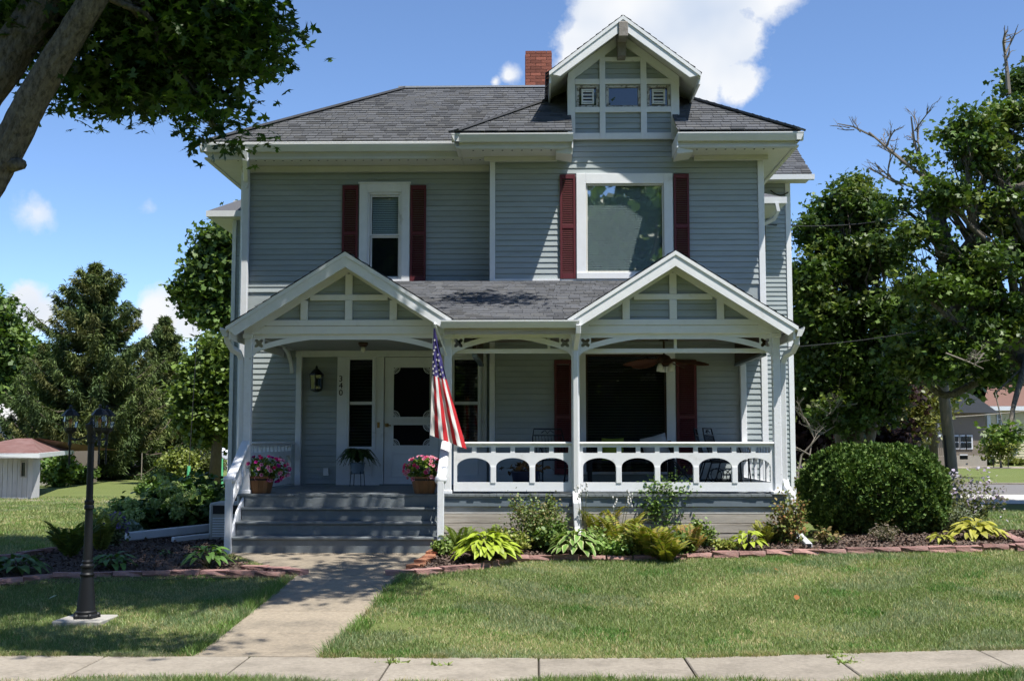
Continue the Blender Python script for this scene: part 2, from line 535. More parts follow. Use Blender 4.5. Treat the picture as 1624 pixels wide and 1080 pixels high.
T_STAR = (np.array([(0, 0, 0), (.46, .02, -.08), (.17, .32, .02), (.50, .66, -.10), (0, 1.1, -.12), (-.46, .70, -.1), (-.17, .32, .02), (-.48, 0, -.08)], dtype=float), np.array([tuple(range(8))]))


def leaves(name, P, size, col, tmpl, rng, up=1.0, spread=0.8, droop=0.0, out_dir=None, szvar=0.3):
    """scatter leaf faces at points P; col (n,3)"""
    n = len(P)
    tv, tf = tmpl
    nrm = rng.normal(size=(n, 3)) * spread; nrm[:, 2] += up
    nrm /= np.linalg.norm(nrm, axis=1, keepdims=True) + 1e-9
    t = rng.normal(size=(n, 3))
    if out_dir is not None:
        t = t * 0.45 + out_dir
    t[:, 2] -= droop
    t -= nrm * np.sum(t * nrm, axis=1, keepdims=True)
    t /= np.linalg.norm(t, axis=1, keepdims=True) + 1e-9
    s = np.cross(t, nrm)
    sz = (size * (1 + rng.uniform(-szvar, szvar, n)))[:, None, None]
    V = P[:, None, :] + sz * (tv[None, :, 0:1] * s[:, None, :] + tv[None, :, 1:2] * t[:, None, :] + tv[None, :, 2:3] * nrm[:, None, :])
    k = len(tv)
    F = (tf[None, :, :] + (np.arange(n) * k)[:, None, None]).reshape(-1, tf.shape[1])
    C = np.repeat(col, k, axis=0)
    return np_mesh(name, V.reshape(-1, 3), F, C)


def pick_cols(rng, n, cols, var=0.18):
    c = np.array(cols)[rng.integers(0, len(cols), n)]
    return np.clip(c * (1 + rng.uniform(-var, var, (n, 1))), 0, 1)
# ------------------------------------------------------------------ ground
def sstep(a, b, x):
    t = np.clip((x - a) / (b - a), 0, 1)
    return t * t * (3 - 2 * t)


def gz(x, y):
    """height of the ground: a lawn rising gently from the pavement to the house"""
    x = np.asarray(x, dtype=float); y = np.asarray(y, dtype=float)
    t = np.clip((y - 10.2) / 4.8, 0, 1)
    z = -0.05 + 0.38 * (0.75 * t + 0.25 * t * t * (3 - 2 * t))
    cross = 0.03 * np.clip(x - 1.0, 0, 7) * (1 - sstep(15, 26, y))
    return z + cross


def gzf(x, y):
    return float(gz(x, y))


def G(px, py):
    """ground point seen at photo pixel"""
    d = ray(px, py)
    lo, hi = 2.0, 400.0
    for _ in range(60):
        t = 0.5 * (lo + hi)
        p = Vector((0, 0, EYE)) + d * (t / d.y)
        if p.z > gzf(p.x, p.y):
            lo = t
        else:
            hi = t
    return Vector((p.x, p.y, gzf(p.x, p.y)))


def inpoly(x, y, poly):
    c = np.zeros(len(x), dtype=bool)
    n = len(poly)
    for i in range(n):
        x1, y1 = poly[i][0], poly[i][1]; x2, y2 = poly[(i + 1) % n][0], poly[(i + 1) % n][1]
        cond = ((y1 > y) != (y2 > y)) & (x < (x2 - x1) * (y - y1) / (y2 - y1 + 1e-12) + x1)
        c ^= cond
    return c


# lawn material: mown grass, thin straw and bare patches
lm = bpy.data.materials.new('lawn'); lm.use_nodes = True
N, L = lm.node_tree.nodes, lm.node_tree.links
pb = N['Principled BSDF']; pb.inputs['Roughness'].default_value = 0.9; pb.inputs['Specular IOR Level'].default_value = 0.1
tc = N.new('ShaderNodeTexCoord')


def nz(scale, detail=6, stretch=None):
    n = N.new('ShaderNodeTexNoise'); n.inputs['Scale'].default_value = scale; n.inputs['Detail'].default_value = detail
    n.inputs['Roughness'].default_value = 0.65
    v = tc.outputs['Object']
    if stretch:
        mp = N.new('ShaderNodeMapping'); mp.inputs['Scale'].default_value = stretch; L.new(v, mp.inputs[0]); v = mp.outputs[0]
    L.new(v, n.inputs['Vector'])
    return n.outputs['Fac']


def lmix(f, a, b):
    x = N.new('ShaderNodeMix'); x.data_type = 'RGBA'
    L.new(f, x.inputs[0])
    for s, v in ((6, a), (7, b)):
        if isinstance(v, tuple): x.inputs[s].default_value = (*v, 1)
        else: L.new(v, x.inputs[s])
    return x.outputs[2]


def lrange(f, a, b):
    r = N.new('ShaderNodeMapRange'); r.inputs[1].default_value = a; r.inputs[2].default_value = b; L.new(f, r.inputs[0]); return r.outputs[0]


c = lmix(lrange(nz(1.2, 5, (0.22, 1.6, 1)), 0.35, 0.65), (0.145, 0.175, 0.055), (0.195, 0.222, 0.078))
c = lmix(lrange(nz(22, 6), 0.35, 0.75), c, (0.11, 0.145, 0.042))
c = lmix(lrange(nz(0.7, 6), 0.62, 0.78), c, (0.25, 0.22, 0.12))
L.new(c, pb.inputs['Base Color'])
bp = N.new('ShaderNodeBump'); bp.inputs['Strength'].default_value = 0.7; bp.inputs['Distance'].default_value = 0.05
L.new(nz(45, 4), bp.inputs['Height']); L.new(bp.outputs[0], pb.inputs['Normal'])
M['lawn'] = lm

gx = np.concatenate([np.linspace(-400, -30, 14), np.linspace(-26, 26, 53), np.linspace(30, 400, 14)])
gy = np.concatenate([np.linspace(-120, 2, 10), np.linspace(4, 9, 6), np.linspace(9.5, 16, 27), np.linspace(17, 40, 24), np.linspace(45, 900, 24)])
XXg, YYg = np.meshgrid(gx, gy)
ZZg = gz(XXg, YYg)
V = np.stack([XXg.ravel(), YYg.ravel(), ZZg.ravel()], 1)
nx, ny = len(gx), len(gy)
ii, jj = np.meshgrid(np.arange(nx - 1), np.arange(ny - 1))
b0 = (jj * nx + ii).ravel()
F = np.stack([b0, b0 + 1, b0 + nx + 1, b0 + nx], 1)
me = np_mesh('lawn', V, F)
tag(link(me, 'lawn', 'lawn'), 'mown green lawn with thin dry patches around the house', 'lawn', kind='structure')


def slab(name, m, quad, lift, thick, parent, bevel=0.008):
    """concrete slab over a plan quad, following the ground"""
    top = [(p[0], p[1], gzf(p[0], p[1]) + lift) for p in quad]
    bot = [(x, y, z - thick) for x, y, z in top]
    mb = MB().hexa(bot, top)
    return mb.out(name, m, parent, bevel=bevel)


# pavement along the street: 1.22 m slabs
sw = MB()
for k in range(-9, 9):
    x0, x1 = 0.016 + 1.22 * k, 0.016 + 1.22 * (k + 1)
    sw.poly([(x0, 8.84, gzf(x0, 9) + 0.006), (x1, 8.84, gzf(x1, 9) + 0.006), (x1, 10.02, gzf(x1, 10) + 0.006), (x0, 10.02, gzf(x0, 10) + 0.006)])
side = sw.out('sidewalk', 'joint_dirt')
tag(side, 'pale concrete pavement of square slabs across the front', 'pavement', kind='structure')
rr = random.Random(3)
for k in range(-9, 9):
    x0, x1 = 0.016 + 1.22 * k, 0.016 + 1.22 * (k + 1)
    g = 0.007
    tl = rr.uniform(-.004, .006)
    quad = [(x0 + g, 8.85 + rr.uniform(-.02, .02)), (x1 - g, 8.85), (x1 - g, 10.0), (x0 + g, 10.0)]
    slab('slab', 'sidewalk_concrete', quad, 0.028 + tl, 0.05, side)

# front walk
WLp = [G(312, 1040), G(470, 914)]
WRp = [G(515, 1040), G(640, 911)]


def walk_x(side_pts, y):
    a, b = side_pts
    t = (y - a.y) / (b.y - a.y)
    return a.x + (b.x - a.x) * t


STEP_Y = 15.16
ptl, ptr = G(363, 882), G(686, 882)
wk_rows = [(10.03, walk_x(WLp, 10.03), walk_x(WRp, 10.03))] + [(y_, walk_x(WLp, y_), walk_x(WRp, y_)) for y_ in (10.2, 10.92, 11.82, 12.72, 13.6)] + [(15.2, XX(362, 15.2, 880), XX(690, 15.2, 880))]
wkm = MB()
for (ya, la, ra), (yb, lb_, rb_) in zip(wk_rows[:-1], wk_rows[1:]):
    wkm.poly([(la, ya, gzf(-2, ya) - .012), (ra, ya, gzf(-2, ya) - .012), (rb_, yb, gzf(-2, yb) - .012), (lb_, yb, gzf(-2, yb) - .012)])
walk = wkm.out('front_walk', 'joint_dirt')
tag(walk, 'concrete front walk leading from the pavement to the steps', 'path', kind='structure')
ys = [10.21, 10.92, 11.82, 12.72, 13.6]
slab('slab', 'concrete', [(walk_x(WLp, 10.035) + .01, 10.035), (walk_x(WRp, 10.035) - .01, 10.035), (walk_x(WRp, 10.205) - .01, 10.213), (walk_x(WLp, 10.205) + .01, 10.213)], 0.026, 0.06, walk, 0)
for a, b in zip(ys[:-1], ys[1:]):
    quad = [(walk_x(WLp, a) + .01, a + .005), (walk_x(WRp, a) - .01, a + .005), (walk_x(WRp, b) - .01, b - .005), (walk_x(WLp, b) + .01, b - .005)]
    slab('slab', 'concrete', quad, 0.026, 0.05, walk)
quad = [(walk_x(WLp, 13.6) + .01, 13.605), (walk_x(WRp, 13.6) - .01, 13.605), (XX(688, 15.19, 880), 15.19), (XX(363, 15.19, 880), 15.19)]
slab('slab', 'concrete', quad, 0.026, 0.05, walk)
WALK_POLY = [(walk_x(WLp, 10.0), 10.0), (walk_x(WRp, 10.0), 10.0), (walk_x(WRp, 13.6), 13.6), (XX(690, 15.2, 880), 15.2), (XX(362, 15.2, 880), 15.2), (walk_x(WLp, 13.6), 13.6)]

# mulch beds
RB_EDGE = [G(*p) for p in [(634, 913), (668, 911), (705, 908), (742, 904), (780, 898), (812, 891), (850, 888), (920, 889), (1000, 889), (1060, 887), (1120, 884),
                           (1200, 882), (1290, 880), (1380, 878), (1470, 876), (1560, 873), (1650, 869)]]
RB_IN = [G(*p) for p in [(642, 911), (660, 902), (678, 892), (690, 880), (692, 874)]]
LB_EDGE = [G(*p) for p in [(-40, 932), (20, 925), (80, 919), (140, 917), (200, 916), (270, 914), (340, 913), (400, 914), (440, 916), (470, 916)]]
RB_POLY = [(p.x, p.y) for p in RB_EDGE] + [(7.6, 15.2), (7.0, 16.6), (5.6, 17.6), (4.0, 17.6), (4.0, 15.9), (XX(694, 15.9, 870), 15.9)] + [(p.x, p.y) for p in RB_IN[::-1]]
lbk = [G(*p) for p in [(360, 885), (358, 868), (356, 850), (345, 835), (340, 812), (300, 812), (230, 838), (150, 862), (60, 884), (-40, 905)]]
LB_POLY = [(p.x, p.y) for p in LB_EDGE] + [(G(455, 911).x, G(455, 911).y), (G(410, 906).x, G(410, 906).y)] + [(p.x, p.y) for p in lbk]


def tri_sheet(name, poly, lift, m, label, cat):
    bm = bmesh.new()
    vs = [bm.verts.new((x, y, 0)) for x, y in poly]
    f = bm.faces.new(vs)
    bmesh.ops.triangulate(bm, faces=[f])
    bmesh.ops.subdivide_edges(bm, edges=bm.edges[:], cuts=5, use_grid_fill=True)
    for v in bm.verts:
        v.co.z = gzf(v.co.x, v.co.y) + lift
    for f in bm.faces:
        if f.normal.z < 0: f.normal_flip()
    me = bpy.data.meshes.new(name); bm.to_mesh(me); bm.free()
    return tag(link(me, name, m), label, cat, kind='structure')


tri_sheet('flower_bed', RB_POLY, 0.02, 'mulch', 'brown mulched flower bed in front of the porch railing', 'flower bed')
tri_sheet('flower_bed', LB_POLY, 0.02, 'mulch', 'shaded mulched flower bed left of the front steps', 'flower bed')

rng = np.random.default_rng(11)


def chips(name, poly, n, label):
    xs = [p[0] for p in poly]; ys_ = [p[1] for p in poly]
    x = rng.uniform(max(min(xs), -8), min(max(xs), 7.5), n * 3); y = rng.uniform(min(ys_), max(ys_), n * 3)
    k = inpoly(x, y, poly)
    x, y = x[k][:n], y[k][:n]
    P = np.stack([x, y, gz(x, y) + 0.028 + rng.uniform(0, .02, len(x))], 1)
    col = pick_cols(rng, len(x), [(1, 1, 1), (1.5, 1.35, 1.25), (0.6, 0.55, 0.5), (1.15, .9, .75), (2.1, 1.9, 1.7)], 0.25)
    me = leaves(name, P, 0.042, np.clip(col, 0, 3), T_DIAMOND, rng, up=1.0, spread=0.5)
    tag(link(me, name, 'mulch_chip'), label, 'mulch', kind='stuff')


chips('mulch_chips', RB_POLY, 22000, 'loose brown bark chips in front of the porch')
chips('mulch_chips', LB_POLY, 9000, 'loose dark bark chips left of the steps')


# paver edging, every block a piece of its own
def paver_mesh(seed):
    r = random.Random(seed)
    bm = bmesh.new()
    bmesh.ops.create_cube(bm, size=1.0)
    bmesh.ops.scale(bm, vec=(0.315, 0.14, 0.075), verts=bm.verts)
    bmesh.ops.subdivide_edges(bm, edges=bm.edges[:], cuts=1, use_grid_fill=True)
    for v in bm.verts:
        v.co += Vector((r.uniform(-.006, .006), r.uniform(-.010, .010) * (1.6 if v.co.y < 0 else 1), r.uniform(-.005, .005)))
        if v.co.z > 0.04 and abs(v.co.y) > 0.07: v.co.z -= 0.008
    bmesh.ops.recalc_face_normals(bm, faces=bm.faces)
    me = bpy.data.meshes.new('brick'); bm.to_mesh(me); bm.free()
    me.materials.append(M['paver'])
    return me


PAV = [paver_mesh(i) for i in range(6)]
rp = random.Random(8)


def edging(label, pts, step=0.33, m=None):
    a = pts[0]
    t = thing('garden_edging', label, 'edging', (a.x, a.y, a.z))
    # resample the run
    out, acc = [], 0.0
    for p, q in zip(pts[:-1], pts[1:]):
        d = (q - p).length
        while acc < d:
            out.append((p.lerp(q, acc / d), q - p)); acc += step
        acc -= d
    for p, dr in out:
        o = link(PAV[rp.randrange(6)], 'brick', None, t, (p.x, p.y, gzf(p.x, p.y) + 0.032 + rp.uniform(-.008, .010)),
                 (rp.uniform(-.03, .03), rp.uniform(-.03, .03), math.atan2(dr.y, dr.x) + rp.uniform(-.05, .05)))
        if m:
            o.material_slots[0].link = 'OBJECT'; o.material_slots[0].material = M[m]
    return t


edging('low red paver edging along the front of the right flower bed', RB_EDGE)
edging('orange pavers edging the bed beside the bottom step', RB_IN[1:], 0.30, 'paver_orange')
edging('low dark red paver edging along the left flower bed', LB_EDGE)
e2 = [G(*p) for p in [(1622, 872), (1616, 862), (1600, 856), (1585, 851), (1560, 845)]]
edging('red pavers curving back at the far right end of the bed', e2, 0.33)
e3 = [G(*p) for p in [(-30, 893), (20, 888), (70, 879), (110, 872)]]
edging('dark pavers at the back of the left bed by the lawn', e3, 0.33)
e4 = [G(*p) for p in [(468, 912), (440, 908), (410, 905), (380, 903)]]
edging('dark pavers bordering the left bed along the front walk', e4, 0.30)

# lamp pad, street, paths far away
def flat(name, quad, m, lift, label, cat, thick=0.0):
    mb = MB()
    top = [(x, y, gzf(x, y) + lift) for x, y in quad]
    if thick:
        mb.hexa([(x, y, z - thick) for x, y, z in top], top)
    else:
        mb.poly(top)
    return tag(mb.out(name, m), label, cat, kind='structure')


flat('road', [(-170, G(200, 744).y), (-6, G(200, 744).y), (-6, G(200, 734).y), (-170, G(200, 734).y)], 'asphalt', 0.01, 'strip of grey road beyond the spruces', 'road')
gl = G(0, 797); gl2 = G(0, 790)
flat('path', [(-60, gl.y), (-4.5, gl.y), (-4.5, gl2.y), (-60, gl2.y)], 'sidewalk_concrete', 0.012, 'thin concrete path crossing the lawn by the white shed', 'path')
r0, r1, r2, r3 = G(1560, 799), G(1560, 784), G(1560, 768), G(1560, 765)
flat('gravel_verge', [(7, r0.y), (130, r0.y - 6), (130, r1.y - 6), (7, r1.y)], 'gravel', 0.012, 'pale gravel verge along the side street', 'gravel')
flat('side_street', [(7, r1.y + .02), (130, r1.y - 5.98), (130, r2.y - 6), (7, r2.y)], 'asphalt', 0.012, 'grey side street to the right of the house', 'road')
flat('kerb', [(7, r2.y + .02), (130, r2.y - 5.98), (130, r2.y - 5.6), (7, r2.y + .4)], 'sidewalk_concrete', 0.06, 'pale kerb on the far side of the side street', 'kerb', 0.1)
flat('path', [(12, 62), (130, 58), (130, 62), (12, 66.5)], 'sidewalk_concrete', 0.012, 'pale pavement in front of the tan house', 'path')
# ------------------------------------------------------------------ house
YP = 16.0            # porch posts
YW1, YW2 = 19.0, 18.45
ZF = 1.073           # porch floor
GZ = 0.33
ZS = 6.31            # soffit
ZC = 3.25            # porch ceiling
H = thing('house', 'two storey grey clapboard house with white gabled front porch and maroon shutters', 'house', (0, 18, GZ))


def hp(mb, name, m, parent=None, **k):
    return mb.out(name, m, parent or H, **k)


def px_poly(pts, Y):
    return [(at(a, b, Y).x, at(a, b, Y).z) for a, b in pts]


W1L = XX(384, YW1, 300)
W2L = XX(778, YW2, 350)
W2R = XX(1212, YW2, 400)
EXPO = 0.0895


def rect(px0, py0, px1, py1, Y):
    cx, cy = (px0 + px1) / 2, (py0 + py1) / 2
    return (XX(px0, Y, cy), XX(px1, Y, cy), ZZ(py1, Y, cx), ZZ(py0, Y, cx))      # x0 x1 z0 z1


def rloop(r):
    return [(r[0], r[2]), (r[1], r[2]), (r[1], r[3]), (r[0], r[3])]


def board(mb, x0, x1, z0, z1, Y):
    """one lapped clapboard"""
    f0, f1 = Y - 0.016, Y - 0.004
    z0 += .004; z1 -= .010
    mb.hexa([(x0, f0, z0), (x0, Y + .002, z0), (x0, Y + .002, z1), (x0, f1, z1)], [(x1, f0, z0), (x1, Y + .002, z0), (x1, Y + .002, z1), (x1, f1, z1)])


def siding(parent, x0, x1, z0, z1, Y, holes=(), joined=False, m='siding', expo=EXPO):
    z = z0
    jb = MB()
    while z < z1 - 0.01:
        zt = min(z + expo, z1)
        segs = [(x0, x1)]
        for h in holes:
            if h[2] < z + expo * .6 and h[3] > z + expo * .4:
                ns = []
                for a, b in segs:
                    if h[0] > a: ns.append((a, min(b, h[0])))
                    if h[1] < b: ns.append((max(a, h[1]), b))
                segs = [s for s in ns if s[1] - s[0] > 0.02]
        for a, b in segs:
            if joined:
                board(jb, a, b, z, zt + .006, Y)
            else:
                mb = MB(); board(mb, a, b, z, zt + .006, Y)
                hp(mb, 'siding_board', m, parent)
        z += expo
    if joined:
        return hp(jb, 'siding_boards', m, parent, kind='stuff')


# ---- openings
R_U1 = rect(583, 306, 637, 444, YW1)          # upper left sash window
R_U2 = rect(929, 292, 1053, 433, YW2)         # upper picture window
R_L2 = rect(929, 562, 1057, 748, YW2)         # lower picture window
R_SL = rect(552, 568, 594, 711, YW1)          # left sidelight
R_SR = rect(718, 568, 761, 711, YW1)          # right sidelight
R_DR = rect(609, 566, 697, 765, YW1)          # door
R_DR = (R_DR[0], R_DR[1], ZF + 0.01, R_DR[3])
T_U1 = rect(570, 293, 650, 447, YW1)
T_U2 = rect(914, 276, 1067, 441, YW2)
T_L2 = rect(915, 556, 1071, 752, YW2)

w1 = link(plate([(W1L, GZ - .1), (W2L + .05, GZ - .1), (W2L + .05, ZS), (W1L, ZS)], [rloop(R_U1), rloop(R_SL), rloop(R_SR), rloop(R_DR)], YW1 + .004, .12),
          'wall', 'siding', H)
w2 = link(plate([(W2L, GZ - .1), (W2R, GZ - .1), (W2R, ZS + .35), (W2L, ZS + .35)], [rloop(R_U2), rloop(R_L2)], YW2 + .004, .12), 'wall', 'siding', H)
# side and back walls of the block
mb = MB()
mb.box(W1L, W1L + .12, YW1 + .13, 27.5, GZ - .1, ZS).box(W2R - .12, W2R, YW2 + .13, 27.5, GZ - .1, ZS).box(W1L + .12, W2R - .12, 27.4, 27.5, GZ - .1, ZS)
mb.box(W2L, W2L + .12, YW2 + .13, YW1 + .003, GZ - .1, ZS)
side_wall = hp(mb, 'side_wall', 'siding')
jb = MB()
z = GZ
while z < ZS - .02:
    for X, s, y0, y1 in ((W1L, -1, YW1 + .03, 27.4), (W2L, -1, YW2 + .03, YW1 - .02), (W2R, 1, YW2 + .03, 27.4)):
        f0, f1 = X + s * .016, X + s * .004
        jb.hexa([(f0, y0, z), (X - s * .004, y0, z), (X - s * .004, y0, z + EXPO), (f1, y0, z + EXPO)], [(f0, y1, z), (X - s * .004, y1, z), (X - s * .004, y1, z + EXPO), (f1, y1, z + EXPO)])
    z += EXPO
hp(jb, 'siding_boards', 'siding', side_wall, kind='stuff')

ZR1 = ZZ(446, YW2)    # porch roof meets the wall
TR_D = rect(535, 556, 772, 767, YW1)
siding(w1, W1L + .10, W2L - .03, ZR1 - .1, ZS - .02, YW1, [T_U1])
siding(w1, W1L + .10, TR_D[0], ZF + .02, ZC + .05, YW1)
siding(w2, W2L + .075, W2R - .085, ZR1 - .06, ZS + .33, YW2, [T_U2])
siding(w2, W2L + .075, W2R - .085, ZF + .02, ZC + .05, YW2, [T_L2])
# corner boards
for nm, x0, x1, Y, z0, z1 in (('corner_board', W1L - .01, W1L + .10, YW1, GZ, ZS), ('corner_board', W2L - .012, W2L + .072, YW2, GZ, ZS),
                              ('corner_board', W2R - .085, W2R + .012, YW2, GZ, ZS + .02)):
    hp(MB().box(x0, x1, Y - .03, Y + .03, z0, z1), nm, 'trim', bevel=.004)
# foundation
hp(MB().box(W1L + .02, W2L, YW1 + .01, YW1 + .1, GZ - .2, ZF - .02), 'foundation', 'block')


def frame_rect(inner, outer, y0, y1, name, m, parent, sill=False):
    """four boards round an opening"""
    mb = MB()
    mb.box(outer[0], inner[0], y0, y1, outer[2], outer[3]); mb.box(inner[1], outer[1], y0, y1, outer[2], outer[3])
    mb.box(inner[0] + .001, inner[1] - .001, y0 + .002, y1, inner[3], outer[3]); mb.box(inner[0] + .001, inner[1] - .001, y0 + .002, y1, outer[2], inner[2])
    return hp(mb, name, m, parent, bevel=.004)


def inset(r, a, b=None):
    b = a if b is None else b
    return (r[0] + a, r[1] - a, r[2] + b, r[3] - b)


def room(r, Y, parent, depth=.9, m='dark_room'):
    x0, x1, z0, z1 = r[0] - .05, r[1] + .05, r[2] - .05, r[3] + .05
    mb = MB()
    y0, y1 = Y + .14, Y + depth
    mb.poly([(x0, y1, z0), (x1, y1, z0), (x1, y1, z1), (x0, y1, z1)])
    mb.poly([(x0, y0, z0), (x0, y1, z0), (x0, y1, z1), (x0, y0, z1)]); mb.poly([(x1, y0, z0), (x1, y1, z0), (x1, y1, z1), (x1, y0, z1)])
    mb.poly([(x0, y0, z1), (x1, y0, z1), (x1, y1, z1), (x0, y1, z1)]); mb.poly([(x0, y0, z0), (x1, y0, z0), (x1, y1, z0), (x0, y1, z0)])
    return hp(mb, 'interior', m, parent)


def blinds(r, Y, parent, m, pitch=.028, tilt=.5, z0=None):
    mb = MB(); z = (r[2] if z0 is None else z0) + .01
    while z < r[3] - .01:
        mb.hexa([(r[0] + .01, Y - .010, z - .008 * tilt), (r[1] - .01, Y - .010, z - .008 * tilt), (r[1] - .01, Y - .009, z - .007 * tilt), (r[0] + .01, Y - .009, z - .007 * tilt)],
                [(r[0] + .01, Y + .008, z + .02), (r[1] - .01, Y + .008, z + .02), (r[1] - .01, Y + .009, z + .021), (r[0] + .01, Y + .009, z + .021)])
        z += pitch
    return hp(mb, 'blind', m, parent, kind='stuff')


def pane(r, Y, parent, m='glass', name='pane'):
    return hp(MB().poly([(r[0], Y, r[2]), (r[1], Y, r[2]), (r[1], Y, r[3]), (r[0], Y, r[3])]), name, m, parent)


def shutter(r, Y, n=2):
    """louvred shutter"""
    w = r[1] - r[0]
    mb = MB()
    st = w * .14
    y0, y1 = Y - .055, Y - .022
    mb.box(r[0], r[0] + st, y0, y1, r[2], r[3]); mb.box(r[1] - st, r[1], y0, y1, r[2], r[3])
    hts = [r[2], (r[2] + r[3]) / 2 - .04, r[3] - .06]
    for z, hgt in ((r[2], .09), ((r[2] + r[3]) / 2 - .03, .06), (r[3] - .07, .07)):
        mb.box(r[0] + st, r[1] - st, y0 + .002, y1, z, z + hgt)
    s = hp(mb, 'shutter', 'shutter', bevel=.003)
    lb = MB(); z = r[2] + .10
    while z < r[3] - .08:
        lb.hexa([(r[0] + st, y0 + .008, z), (r[1] - st, y0 + .008, z), (r[1] - st, y0 + .008, z + .006), (r[0] + st, y0 + .008, z + .006)],
                [(r[0] + st, y1, z + .022), (r[1] - st, y1, z + .022), (r[1] - st, y1, z + .028), (r[0] + st, y1, z + .028)])
        z += .03
    hp(lb, 'louvres', 'shutter', s, kind='stuff')
    return s


# upper left sash window
wf = frame_rect(R_U1, T_U1, YW1 - .05, YW1 + .02, 'window', 'trim', H)
wf['label'] = 'narrow sash window above the left porch gable'
hp(MB().box(T_U1[0] - .02, T_U1[1] + .02, YW1 - .075, YW1 + .01, T_U1[3] - .001, T_U1[3] + .03), 'head_trim', 'trim', wf, bevel=.004)
i1 = inset(R_U1, .035)
frame_rect(i1, R_U1, YW1 - .02, YW1 + .02, 'sash', 'trim', wf)
zm = ZZ(373, YW1)
i2 = inset(i1, .03)
up = (i1[0], i1[1], zm, i1[3]); lo = (i1[0], i1[1], i1[2], zm)
frame_rect(inset(up, .03), up, YW1 + .022, YW1 + .05, 'sash', 'trim', wf)
frame_rect(inset(lo, .03), lo, YW1 + .052, YW1 + .08, 'sash', 'trim', wf)
pane(inset(up, .028), YW1 + .035, wf); pane(inset(lo, .028), YW1 + .065, wf, 'glass_dark')
blinds(inset(up, .02), YW1 + .10, wf, 'blind_pale', .03)
hp(MB().box(lo[0], lo[1], YW1 + .105, YW1 + .11, lo[2], lo[3]), 'insect_screen', 'blind_mid', wf)
room(R_U1, YW1, wf)
shutter(rect(543, 295, 568, 447, YW1), YW1); shutter(rect(651, 295, 676, 447, YW1), YW1)

# upper picture window
wf = frame_rect(R_U2, T_U2, YW2 - .05, YW2 + .02, 'window', 'trim', H)
wf['label'] = 'large upper picture window reflecting sky and trees'
hp(MB().box(T_U2[0] - .0, T_U2[1] + .0, YW2 - .07, YW2 - .0505, R_U2[2] - .10, R_U2[2] - .0), 'sill', 'trim', wf, bevel=.004)
i1 = inset(R_U2, .03)
frame_rect(i1, R_U2, YW2 - .015, YW2 + .02, 'sash', 'frieze', wf)
pane(i1, YW2 + .005, wf, 'glass_picture')
blinds(i1, YW2 + .07, wf, 'blind_pale', .028, 1.0)
hp(MB().box(i1[0], i1[1], YW2 + .09, YW2 + .10, i1[2], i1[3]), 'shade', 'blind_pale', wf)
room(R_U2, YW2, wf, .5)
shutter(rect(888, 278, 912.5, 443, YW2), YW2); shutter(rect(1068.5, 277, 1093, 443, YW2), YW2)

# lower picture window
wf = frame_rect(R_L2, T_L2, YW2 - .05, YW2 + .02, 'window', 'trim', H)
wf['label'] = 'large dark picture window behind the porch railing'
i1 = inset(R_L2, .03)
frame_rect(i1, R_L2, YW2 - .015, YW2 + .02, 'sash', 'bronze', wf)
pane(i1, YW2 + .005, wf, 'glass')
blinds(i1, YW2 + .09, wf, 'blind_dark', .045, 1.0)
room(R_L2, YW2, wf, .8)
shutter(rect(879, 571, 907, 752, YW2), YW2); shutter(rect(1072.5, 571, 1105, 752, YW2), YW2)

# ---- front door wall: panelled white surround with sidelights
sur = link(plate(rloop((TR_D[0], TR_D[1] + .0, ZF + .005, ZC - .0)), [rloop(R_SL), rloop(R_SR), rloop(R_DR)], YW1 - .06, .064), 'door_surround', 'trim', H)
for R_ in (R_SL, R_SR):
    wf = frame_rect(inset(R_, .03), R_, YW1 - .075, YW1 - .03, 'sidelight', 'trim', H)
    zmid = (R_[2] + R_[3]) / 2 + .0
    hp(MB().box(R_[0] + .03, R_[1] - .03, YW1 - .02, YW1 + .02, zmid - .025, zmid + .025), 'meeting_rail', 'trim', wf)
    pane(inset(R_, .03), YW1 + .025, wf, 'glass')
    blinds(inset(R_, .03), YW1 + .08, wf, 'blind_dark', .05, 1.0)
    room(R_, YW1, wf, .5)
    p = (R_[0] + .02, R_[1] - .02, ZF + .14, R_[2] - .10)
    frame_rect(inset(p, .035), p, YW1 - .075, YW1 - .059, 'panel_moulding', 'trim', sur)
    frame_rect(inset(R_, .0), inset(R_, -.03), YW1 - .08, YW1 - .0605, 'casing', 'trim', wf)
